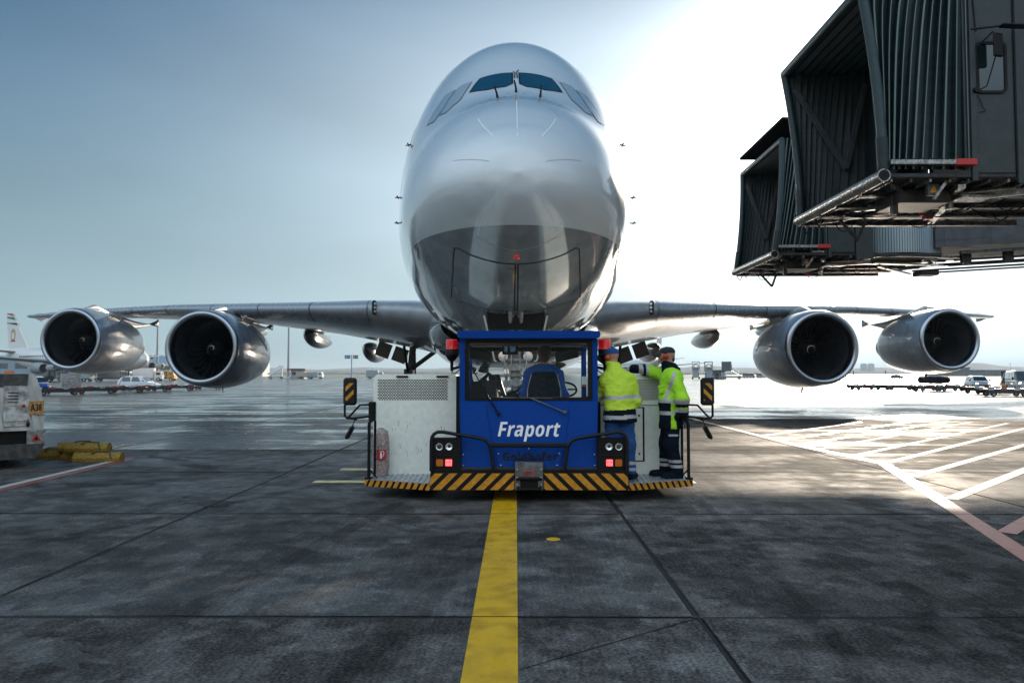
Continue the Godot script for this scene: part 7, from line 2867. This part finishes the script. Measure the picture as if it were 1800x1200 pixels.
# ---------------------------------------------------------------- far side of the airfield
# simple twin or four engined airliner, nose along +x, origin on the ground below its middle
func far_airliner(label: String, where: Vector3, turn: float, fin_mat: Material, livery := false, k := 1.0) -> Node3D:
	var a := thing("parked_airliner", label, "airliner", where, turn)
	var rows := []
	for q in [[-30.0, 6.9, 0.15], [-29.0, 6.8, 0.45], [-25.0, 6.3, 1.3], [-20.0, 5.7, 2.1], [-14.0, 5.2, 2.7], [-10.0, 5.1, 2.82], [20.0, 5.1, 2.82], [24.0, 5.0, 2.6], [27.0, 4.85, 2.1], [28.8, 4.7, 1.3], [29.6, 4.6, 0.6], [29.9, 4.55, 0.05]]:
		var row := PackedVector3Array()
		for j in 24:
			var t := TAU * j / 24
			row.append(Vector3(q[0], q[1] + q[2] * sin(t), q[2] * cos(t)) * k)
		rows.append(row)
	var f := MB.new()
	f.grid(rows, true, true)
	obj("fuselage", f, M.far_white, a)
	var fin := MB.new()
	fin.prism(PackedVector2Array([Vector2(-19.0, 8.0), Vector2(-28.0, 8.0), Vector2(-29.8, 16.6), Vector2(-26.6, 16.6)]) if k == 1.0 else PackedVector2Array([Vector2(-19.0 * k, 8.0 * k), Vector2(-28.0 * k, 8.0 * k), Vector2(-29.8 * k, 16.6 * k), Vector2(-26.6 * k, 16.6 * k)]), -0.2, 0.2)
	var fo := obj("tail_fin", fin, fin_mat, a)
	if livery:
		# flag bands across the upper fin and a round gold crest below them, on both faces
		for s in [-1.0, 1.0]:
			for b in [[15.9, 16.6, M.red_paint], [14.9, 15.7, M.flag_green], [13.6, 14.2, M.black]]:
				var st := MB.new()
				var x0: float = lerpf(-19.0, -26.6, (b[0] - 8.0) / 8.6) + 0.1
				var x1: float = lerpf(-19.0, -26.6, (b[1] - 8.0) / 8.6) + 0.1
				var pts := PackedVector2Array([Vector2(x0, b[0]), Vector2(x1, b[1]), Vector2(-29.3, b[1] + 0.2), Vector2(-29.0, b[0] + 0.6)])
				st.prism(pts, 0.2 if s > 0 else -0.215, 0.215 if s > 0 else -0.2)
				obj("flag_band", st, b[2], fo)
			var cr := MB.new()
			var loop := PackedVector2Array()
			for i in 20:
				var t := TAU * i / 20
				loop.append(Vector2(-26.0 + 1.25 * cos(t), 11.3 + 1.5 * sin(t)))
			cr.prism(loop, 0.2 if s > 0 else -0.22, 0.22 if s > 0 else -0.2)
			var co := obj("crest", cr, M.crest_gold, fo)
			var ci := MB.new()
			var l2 := PackedVector2Array()
			for i in 16:
				var t := TAU * i / 16
				l2.append(Vector2(-26.0 + 0.75 * cos(t), 11.1 + 0.85 * sin(t)))
			ci.prism(l2, 0.22 if s > 0 else -0.24, 0.24 if s > 0 else -0.22)
			obj("crest_shield", ci, M.far_white, co)
			var rb := MB.new()
			rb.prism(PackedVector2Array([Vector2(-27.0, 10.0), Vector2(-25.0, 10.0), Vector2(-24.8, 9.6), Vector2(-27.2, 9.6)]), 0.2 if s > 0 else -0.23, 0.23 if s > 0 else -0.2)
			obj("crest_ribbon", rb, M.red_paint, fo)
	for s in [-1.0, 1.0]:
		var w := MB.new()
		var wr := []
		for q in [[2.0, 8.0, 10.5, 4.0, 1.2], [9.0, 3.5, 7.0, 4.7, 0.8], [29.0, -8.5, 2.4, 6.6, 0.25]]:
			var row := PackedVector3Array()
			for j in 16:
				var t := TAU * j / 16
				row.append(Vector3(q[1] - q[2] * (0.5 - 0.5 * cos(t)), q[3] + 0.5 * q[4] * sin(t), s * q[0]) * k)
			wr.append(row)
		w.grid(wr, true, s < 0)
		var tipf := Array(wr[-1])
		if s < 0:
			tipf.reverse()
		w.fan(tipf)
		obj("wing", w, M.far_grey, a)
		var tp := MB.new()
		var tr := []
		for q in [[0.8, -21.5, 5.5, 7.0, 0.5], [9.5, -27.5, 2.2, 7.9, 0.2]]:
			var row := PackedVector3Array()
			for j in 12:
				var t := TAU * j / 12
				row.append(Vector3(q[1] - q[2] * (0.5 - 0.5 * cos(t)), q[3] + 0.5 * q[4] * sin(t), s * q[0]) * k)
			tr.append(row)
		tp.grid(tr, true, s < 0)
		obj("tailplane", tp, M.far_grey, a)
		for q in [[9.5, 4.5, 2.9], [18.5, -0.5, 3.6]]:
			var e := MB.new().at(Vector3(q[1] + 3.0, q[2], s * q[0]) * k, Basis(Vector3(0, 0, 1), PI / 2))
			e.lathe([Vector2(0.75 * k, -2.6 * k), Vector2(0.8 * k, -4.2 * k), Vector2(0.4 * k, -4.6 * k)].duplicate(), 16)
			e.lathe([Vector2(0.9 * k, -0.3 * k), Vector2(1.25 * k, 0.8 * k), Vector2(1.3 * k, 2.0 * k), Vector2(1.15 * k, 3.1 * k), Vector2(0.95 * k, 3.05 * k), Vector2(0.01, 2.2 * k)], 18)
			obj("engine", e, M.far_grey, a)
	var g := MB.new()
	for q in [[-2.0, 3.4], [-2.0, -3.4], [23.5, 0.0]]:
		g.rod(Vector3(q[0], 3.5, q[1]) * k, Vector3(q[0], 0.6, q[1]) * k, 0.2 * k, 8)
		for z in [-0.5, 0.5]:
			g.wheel(Vector3(q[0], 0.62, q[1] + z) * k, 0.62 * k, 0.4 * k, Vector3(0, 0, 1), 14)
	obj("landing_gear", g, M.dark_metal, a)
	var cw := MB.new()
	for i in 44:
		for s in [-1.0, 1.0]:
			cw.box(Vector3(-17.0 + 0.95 * i, 5.75, s * 2.74) * k, Vector3(0.3, 0.42, 0.12) * k)
	stuff(obj("cabin_windows", cw, M.dark_metal, a))
	return a

func make_truck(label: String, where: Vector3, turn: float, cab_m: Material, box_m: Material, long_ := 6.0, high := 2.6) -> void:
	var t := thing("service_truck", label, "truck", where, turn, "service vehicles on the far side of the apron")
	var c := MB.new()
	c.prism(PackedVector2Array([Vector2(0, 0.5), Vector2(1.7, 0.5), Vector2(1.75, 1.3), Vector2(1.45, 2.2), Vector2(0, 2.3)]), -1.0, 1.0)
	c.at(Vector3.ZERO)
	obj("cab", c, cab_m, t)
	var g := MB.new()
	g.quad(Vector3(1.74, 1.35, 0.9), Vector3(1.74, 1.35, -0.9), Vector3(1.48, 2.12, -0.85), Vector3(1.48, 2.12, 0.85))
	for s in [-1.0, 1.0]:
		g.box(Vector3(0.85, 1.7, s * 1.0), Vector3(0.9, 0.6, 0.03))
	obj("cab_window", g, M.car_glass, t)
	var b := MB.new()
	b.box(Vector3(-long_ * 0.5 - 0.1, 0.7 + high * 0.5, 0), Vector3(long_, high, 2.3), 0.05)
	b.box(Vector3(-long_ * 0.5, 0.6, 0), Vector3(long_, 0.2, 1.0))
	obj("load_box", b, box_m, t)
	four_wheels(t, [0.9, -long_ * 0.75], 0.9, 0.45, 0.3)

func make_stairs(label: String, where: Vector3, turn: float) -> void:
	var t := thing("passenger_stairs", label, "passenger stairs", where, turn, "covered passenger stairs parked far on the right")
	var ch := MB.new()
	ch.box(Vector3(0, 0.75, 0), Vector3(6.4, 0.5, 2.2), 0.05)
	ch.box(Vector3(2.6, 1.5, 0), Vector3(1.4, 1.2, 2.0), 0.1)
	obj("chassis", ch, M.far_steel, t)
	var st := MB.new()
	st.bar(Vector3(-3.0, 0.9, 0), Vector3(2.2, 3.6, 0), 1.7, 0.22)
	obj("stair_flight", st, M.white_metal, t)
	for i in 12:
		var s := MB.new()
		s.box(Vector3(-2.9 + 0.43 * i, 1.12 + 0.225 * i, 0), Vector3(0.30, 0.05, 1.6))
		obj("step", s, M.far_steel, t)
	var rl := MB.new()
	for z in [-0.88, 0.88]:
		rl.bar(Vector3(-3.0, 1.9, z), Vector3(2.2, 4.6, z), 0.06, 0.10)
		for i in 6:
			rl.rod(Vector3(-2.6 + 0.9 * i, 1.1 + 0.47 * i, z), Vector3(-2.6 + 0.9 * i, 2.1 + 0.47 * i, z), 0.03, 6)
	obj("railing", rl, M.far_steel, t)
	var cn := MB.new()
	for z in [-1.15, 1.15]:
		cn.box(Vector3(1.6, 4.0, z), Vector3(2.8, 2.9, 0.10))
	cn.box(Vector3(1.6, 5.45, 0), Vector3(3.0, 0.14, 2.5))
	cn.box(Vector3(1.6, 2.6, 0), Vector3(2.8, 0.14, 2.3))
	obj("canopy", cn, M.far_dark, t)
	var lp := []
	for i in 13:
		var a := PI * i / 12.0
		lp.append(Vector3(0.15, 3.2 + 1.5 * sin(a), 0.95 * cos(a)))
	var ho := MB.new()
	ho.tube(lp, 0.16, 8)
	obj("canopy_hoop", ho, M.far_tan, t)
	four_wheels(t, [-2.2, 2.2], 1.0, 0.42, 0.3)

func make_mast(label: String, where: Vector3, high: float) -> void:
	var m := thing("light_mast", label, "light mast", where)
	var p := MB.new()
	p.lathe([Vector2(0.42, 0), Vector2(0.40, 4.0), Vector2(0.22, high), Vector2(0.01, high)], 14)
	obj("pole", p, M.far_steel, m)
	var b := MB.new()
	b.lathe([Vector2(0.44, 2.6), Vector2(0.435, 3.6)], 14)
	obj("red_band", b, M.red_paint, m)
	var h := MB.new()
	h.box(Vector3(0, high, 0), Vector3(3.2, 0.3, 1.2), 0.05)
	obj("lamp_head", h, M.far_steel, m)
	var f := MB.new()
	f.box(Vector3(0, 0.3, 0), Vector3(1.6, 0.6, 1.6), 0.05)
	obj("footing", f, M.terminal_wall, m)

func make_sign(label: String, where: Vector3, two: bool) -> void:
	var s := thing("stand_sign", label, "sign", where)
	var p := MB.new()
	p.rod(Vector3(0, 0, 0), Vector3(0, 7.4, 0), 0.16, 10)
	p.box(Vector3(0, 0.4, 0), Vector3(0.9, 0.8, 0.9), 0.05)
	obj("pole", p, M.far_steel, s)
	for x in ([-1.25, 1.15] if two else [1.15]):
		var b := MB.new()
		b.box(Vector3(x, 6.75, 0), Vector3(1.75 if x < 0 else 1.5, 1.05, 0.2), 0.03)
		var o := obj("board", b, M.sign_blue if x < 0 else M.far_dark, s)
		var w := MB.new()
		w.box(Vector3(x - 0.3, 6.75, 0.11), Vector3(0.5, 0.5, 0.03))
		w.box(Vector3(x + 0.4, 6.75, 0.11), Vector3(0.45, 0.3, 0.03))
		obj("sign_print", w, M.white_metal, o)

func make_building(called: String, label: String, where: Vector3, turn: float, size: Vector3, wall_m: Material, roof_m: Material, bays: int, curved := false) -> Node3D:
	var b := thing(called, label, "building", where, turn)
	var w := MB.new()
	w.box(Vector3(0, size.y * 0.5, 0), size)
	obj("wall", w, wall_m, b)
	var r := MB.new()
	if curved:
		var pts := PackedVector2Array()
		for i in 13:
			var t := i / 12.0
			pts.append(Vector2(lerpf(size.z * 0.5, -size.z * 0.5, t), size.y + 0.005 + size.y * 0.55 * sin(PI * t)))
		r.at(Vector3.ZERO, Basis(Vector3(0, 1, 0), PI / 2))
		r.prism(pts, -size.x * 0.5, size.x * 0.5)
	else:
		r.box(Vector3(0, size.y + 0.3, 0), Vector3(size.x + 1.0, 0.6, size.z + 1.0))
	obj("roof", r, roof_m, b)
	for i in bays:
		var x := -size.x * 0.5 + size.x * (i + 0.5) / bays
		var g := MB.new()
		g.box(Vector3(x, size.y * 0.62, size.z * 0.5 + 0.02), Vector3(size.x / bays * 0.7, size.y * 0.3, 0.10))
		obj("window", g, M.car_glass, b)
		if i % 3 == 1:
			var d := MB.new()
			d.box(Vector3(x, size.y * 0.2, size.z * 0.5 + 0.02), Vector3(size.x / bays * 0.6, size.y * 0.4, 0.10))
			obj("door", d, M.far_dark, b)
	return b

func ridge(seed_: int, z: float, x0: float, x1: float, low: float, high: float, rough_: float, bump := Vector3.ZERO) -> MB:
	var n := FastNoiseLite.new()
	n.seed = seed_
	n.frequency = rough_
	n.fractal_octaves = 4
	var front := PackedVector3Array()
	var top := PackedVector3Array()
	var back := PackedVector3Array()
	var x := x0
	while x <= x1:
		var h := lerpf(low, high, 0.5 + 0.5 * n.get_noise_1d(x))
		if bump.z > 0.0:
			h += bump.y * exp(-pow((x - bump.x) / bump.z, 2.0))
		front.append(Vector3(x, -0.3, z + h * 2.5))
		top.append(Vector3(x, h, z))
		back.append(Vector3(x, -0.3, z - h * 4.0))
		x += 12.0
	var mb := MB.new()
	mb.grid([front, top, back], false, false)
	return mb

func make_background() -> void:
	far_airliner("white airliner with flag stripes and a gold crest on its fin", Vector3(-102.3, 0, -175.0), deg_to_rad(-32.0), M.far_white, true)
	far_airliner("hazy white airliner far behind the two workers", Vector3(52.0, 0, -330.0), deg_to_rad(100.0), M.far_white)
	far_airliner("distant airliner with a dark fin before the blue roofed pier", Vector3(-330.0, 0, -640.0), deg_to_rad(176.0), M.car_blue, false, 1.05)
	make_mast("tall light mast seen between the left engines and the sign board", Vector3(-124.5, 0, -265.0), 24.0)
	make_mast("tall light mast right of the inner left engine", Vector3(-78.0, 0, -262.0), 24.0)
	make_sign("stand sign with two blue boards between mast and tug", Vector3(-49.4, 0, -230.0), true)
	make_sign("stand sign beside the left mast, one dark board to its side", Vector3(-112.5, 0, -233.0), false)
	make_sign("stand sign half hidden by the left landing gear", Vector3(-33.4, 0, -235.0), true)
	# far right: stairs, container, cars
	make_stairs("left of the three covered stairs beyond the two workers", Vector3(56.5, 0, -241.0), deg_to_rad(75.0))
	make_stairs("middle one of the three covered stairs, next to the grey container", Vector3(60.6, 0, -241.0), deg_to_rad(80.0))
	make_stairs("right one of the three covered stairs, its flight facing right", Vector3(67.8, 0, -241.0), deg_to_rad(160.0))
	make_building("site_container", "low grey container between the covered stairs", Vector3(64.0, 0, -246.0), 0.0, Vector3(4.6, 2.3, 3.0), M.far_steel, M.far_dark, 3)
	make_car("jeep", "grey off-road car right of the covered stairs", "car", "van", M.far_dark, M.far_steel, Vector3(91.0, 0, -300.0), 0.4, false, "cars far out on the right")
	make_car("jeep", "grey off-road car nearest the inner right engine", "car", "van", M.far_dark, M.far_steel, Vector3(96.5, 0, -300.0), 0.2, false, "cars far out on the right")
	make_car("hatchback", "dark car far off between the right engines", "car", "hatch", M.far_dark, M.far_dark, Vector3(120.5, 0, -243.0), 0.0)
	# far left: trucks and boxes
	make_truck("white truck parked under the outer left engine", Vector3(-105.0, 0, -175.0), 0.1, M.car_white, M.white_metal, 6.0, 2.4)
	make_truck("blue truck behind the left dollies", Vector3(-96.0, 0, -165.0), 3.0, M.car_blue, M.far_steel, 5.0, 2.0)
	make_truck("grey container truck between blue truck and hatchback", Vector3(-88.5, 0, -172.0), 0.05, M.far_steel, M.far_steel, 7.0, 2.5)
	make_truck("white box truck above the hatchback roof", Vector3(-84.0, 0, -178.0), 0.2, M.car_white, M.car_white, 4.5, 2.3)
	make_truck("yellow tanker truck beside the inner left engine", Vector3(-84.0, 0, -185.0), 0.0, M.hazard_yellow, M.chock, 6.5, 1.6)
	make_truck("white catering truck near the left mast foot", Vector3(-118.0, 0, -250.0), 0.3, M.car_white, M.white_metal, 6.0, 3.0)
	make_truck("small white truck between mast and sign", Vector3(-66.0, 0, -255.0), 0.0, M.car_white, M.far_steel, 3.5, 1.5)
	make_truck("small tan truck right of the grey shed", Vector3(-71.0, 0, -262.0), 0.0, M.car_white, M.far_tan, 4.0, 1.6)
	make_truck("white lift truck right of the two board sign", Vector3(-47.0, 0, -262.0), 0.0, M.car_white, M.far_steel, 4.0, 2.2)
	make_stairs_left()
	make_building("shed", "grey shed at the foot of the right mast", Vector3(-76.0, 0, -268.0), 0.0, Vector3(4.6, 2.9, 4.0), M.far_steel, M.far_dark, 2)
	make_building("pier_building", "long pier with a pale blue curved roof behind the left engines", Vector3(-245.0, 0, -480.0), 0.15, Vector3(170, 8.5, 26), M.terminal_wall, M.pier_roof, 22, true)
	make_building("hangar", "blue grey hangar at the far left edge", Vector3(-285.0, 0, -390.0), 0.2, Vector3(130, 9.0, 40), M.pier_roof, M.far_steel, 12)
	make_building("hangar", "low dark green hangar far out beyond the right engine", Vector3(373.0, 0, -620.0), 0.0, Vector3(76, 4.2, 20), M.hangar_green, M.hangar_green, 14)
	make_building("control_cabin", "raised cabin on the roof line of the dark green hangar", Vector3(364.0, 0, -626.0), 0.0, Vector3(7.5, 6.4, 6), M.hangar_green, M.hangar_green, 3)
	for q in [[1105.0, 33.0, "left of the twin hazy towers on the skyline"], [1128.0, 33.0, "right of the twin hazy towers on the skyline"]]:
		var tw := thing("tower_block", q[2], "tower", Vector3(q[0], 0, -2440.0), 0.0)
		var tm := MB.new()
		tm.box(Vector3(0, q[1] * 0.5, 0), Vector3(15, q[1], 15))
		obj("wall", tm, M.far_steel, tw)
		var tm2 := MB.new()
		tm2.box(Vector3(0, q[1] + 1.0, 0), Vector3(9, 2.0, 9))
		obj("roof_block", tm2, M.far_steel, tw)
	var am := thing("radio_mast", "thin radio mast above the dark green hangar", "mast", Vector3(386.0, 0, -600.0))
	var amm := MB.new()
	amm.lathe([Vector2(0.25, 0), Vector2(0.12, 10.5), Vector2(0.01, 10.5)], 8)
	amm.box(Vector3(0, 10.0, 0), Vector3(2.6, 0.2, 0.2))
	obj("mast", amm, M.far_steel, am)
	# grass strips between the taxiways, hills on the skyline
	for q in [[-300.0, -380.0], [-430.0, -700.0]]:
		var gs := MB.new()
		gs.quad(Vector3(-2500, -0.008, q[0]), Vector3(2500, -0.008, q[0]), Vector3(2500, -0.008, q[1]), Vector3(-2500, -0.008, q[1]))
		stuff(obj("grass", gs, M.grass))
	struct("hills", ridge(4, -3300.0, -3200, 3200, 14.0, 40.0, 0.0022, Vector3(1960, 22, 130)), M.hill)
	struct("hills", ridge(9, -2300.0, -2400, 2400, 4.0, 15.0, 0.006), M.hill)
	stuff(obj("far_wood", ridge(15, -1500.0, -1700, 500, 1.0, 7.5, 0.03), M.hill))

func make_stairs_left() -> void:
	var t := thing("passenger_stairs", "white open stairs beside the mast on the left", "passenger stairs", Vector3(-80.0, 0, -255.0), 0.1)
	var st := MB.new()
	st.bar(Vector3(-2.6, 0.5, 0), Vector3(1.6, 3.4, 0), 1.6, 0.25)
	obj("stair_flight", st, M.car_white, t)
	var rl := MB.new()
	for z in [-0.85, 0.85]:
		rl.bar(Vector3(-2.6, 1.5, z), Vector3(1.6, 4.4, z), 0.08, 0.5)
		rl.box(Vector3(2.0, 3.9, z), Vector3(1.0, 0.9, 0.08))
	obj("railing", rl, M.car_white, t)
	var ch := MB.new()
	ch.box(Vector3(0, 0.6, 0), Vector3(5.4, 0.5, 1.8), 0.05)
	ch.box(Vector3(1.9, 1.9, 0), Vector3(0.3, 3.0, 1.4))
	obj("chassis", ch, M.white_metal, t)
	four_wheels(t, [-1.8, 1.8], 0.85, 0.38, 0.25)

func _ready() -> void:
	make_world()
	make_textures()
	make_materials_first()
	make_ground()
	make_airliner()
	make_tug()
	make_people()
	make_bridges()
	make_terminal()
	make_equipment()
	make_background()

func make_materials_first() -> void:
	make_ground_textures()
	make_materials()
	M.led_dot = mat(lin(0.9, 0.4, 0.4), 0.3, 0.0, {"glow": 2.5, "glow_color": Color(1.0, 0.55, 0.55)})
	M.muff_orange = mat(lin(0.65, 0.10, 0.02), 0.4)
	M.muff_red = mat(lin(0.40, 0.02, 0.015), 0.4)
	M.cap_black = mat(lin(0.010, 0.011, 0.014), 0.8, 0.0, {"rim": 0.3})
	M.tape = mat(lin(0.28, 0.33, 0.38), 0.6)
	M.teal_light = mat(lin(0.015, 0.040, 0.048), 0.45, 0.0, {"tex": "soft", "size": 1.0})
	M.teal_hem_glint = mat(lin(0.10, 0.14, 0.135), 0.35, 0.3)  # pale edge colour: crease highlight put into the paint
	M.galv_dark = mat(lin(0.12, 0.125, 0.13), 0.45, 0.5, {"tex": "grime", "size": 0.8})
	M.bridge_glass = mat(lin(0.01, 0.02, 0.022), 0.06, 0.0, {"coat": 1.0})
	M.amber_print = mat(lin(0.65, 0.28, 0.01), 0.5)
	M.terminal_wall = mat(lin(0.55, 0.55, 0.52), 0.6)
	M.terminal_roof = mat(lin(0.5, 0.52, 0.53), 0.5)
	M.terminal_glass = mat(lin(0.05, 0.08, 0.08), 0.08, 0.0, {"coat": 1.0})
	M.car_white = mat(lin(0.70, 0.71, 0.72), 0.3, 0.0, {"coat": 1.0})
	M.car_grey = mat(lin(0.30, 0.32, 0.36), 0.3, 0.2, {"coat": 1.0})
	M.car_dark = mat(lin(0.10, 0.11, 0.13), 0.3, 0.2, {"coat": 1.0})
	M.car_blue = mat(lin(0.01, 0.05, 0.28), 0.3, 0.0, {"coat": 1.0})
	M.car_glass = mat(lin(0.015, 0.02, 0.025), 0.06, 0.0, {"coat": 1.0})
	M.head_lit = mat(lin(0.9, 0.85, 0.75), 0.2, 0.0, {"glow": 6.0, "glow_color": Color(1.0, 0.92, 0.78)})
	M.dolly_frame = mat(lin(0.06, 0.06, 0.065), 0.55, 0.3, {"tex": "grime", "size": 1.0})
	M.dolly_red = mat(lin(0.30, 0.05, 0.04), 0.5)
	M.white_line_plain = mat(lin(0.62, 0.62, 0.58), 0.5, 0.0, {"tex": "soft", "size": 0.5})
	M.sign_orange = mat(lin(0.62, 0.33, 0.10), 0.5, 0.0, {"tex": "grime", "size": 0.4})
	M.unit_grey_light = mat(lin(0.34, 0.34, 0.33), 0.5, 0.0, {"tex": "grime", "size": 0.7})
	M.far_white = mat(lin(0.72, 0.70, 0.67), 0.35, 0.0, {"coat": 0.6})
	M.far_grey = mat(lin(0.28, 0.29, 0.30), 0.4)
	M.far_steel = mat(lin(0.28, 0.31, 0.33), 0.5)
	M.far_dark = mat(lin(0.06, 0.075, 0.085), 0.5)
	M.far_tan = mat(lin(0.42, 0.33, 0.26), 0.6)
	M.flag_green = mat(lin(0.02, 0.16, 0.06), 0.5)
	M.crest_gold = mat(lin(0.45, 0.30, 0.10), 0.5)
	M.sign_blue = mat(lin(0.04, 0.12, 0.30), 0.5)
	M.pier_roof = mat(lin(0.22, 0.30, 0.38), 0.5)
	M.hangar_green = mat(lin(0.05, 0.085, 0.09), 0.6)
	M.grass = mat(lin(0.09, 0.10, 0.05), 0.9)
	M.hill = mat(lin(0.05, 0.07, 0.05), 0.95)
	M.driver_blue = mat(lin(0.006, 0.10, 0.46), 0.8, 0.0, {"bump": "fold", "bump_cm": 0.8, "size": 0.9})
	M.matte_black = mat(lin(0.010, 0.011, 0.012), 1.0, 0.0, {"spec": 0.0})
	M.seam = mat(lin(0.36, 0.39, 0.42), 0.5)
	M.bay_door = mat(lin(0.55, 0.56, 0.56), 0.3, 0.0, {"coat": 1.0})
	M.fairing = mat(lin(0.28, 0.29, 0.30), 0.28, 0.0, {"coat": 1.0, "coat_rough": 0.05, "tex": "soft", "size": 1.5})
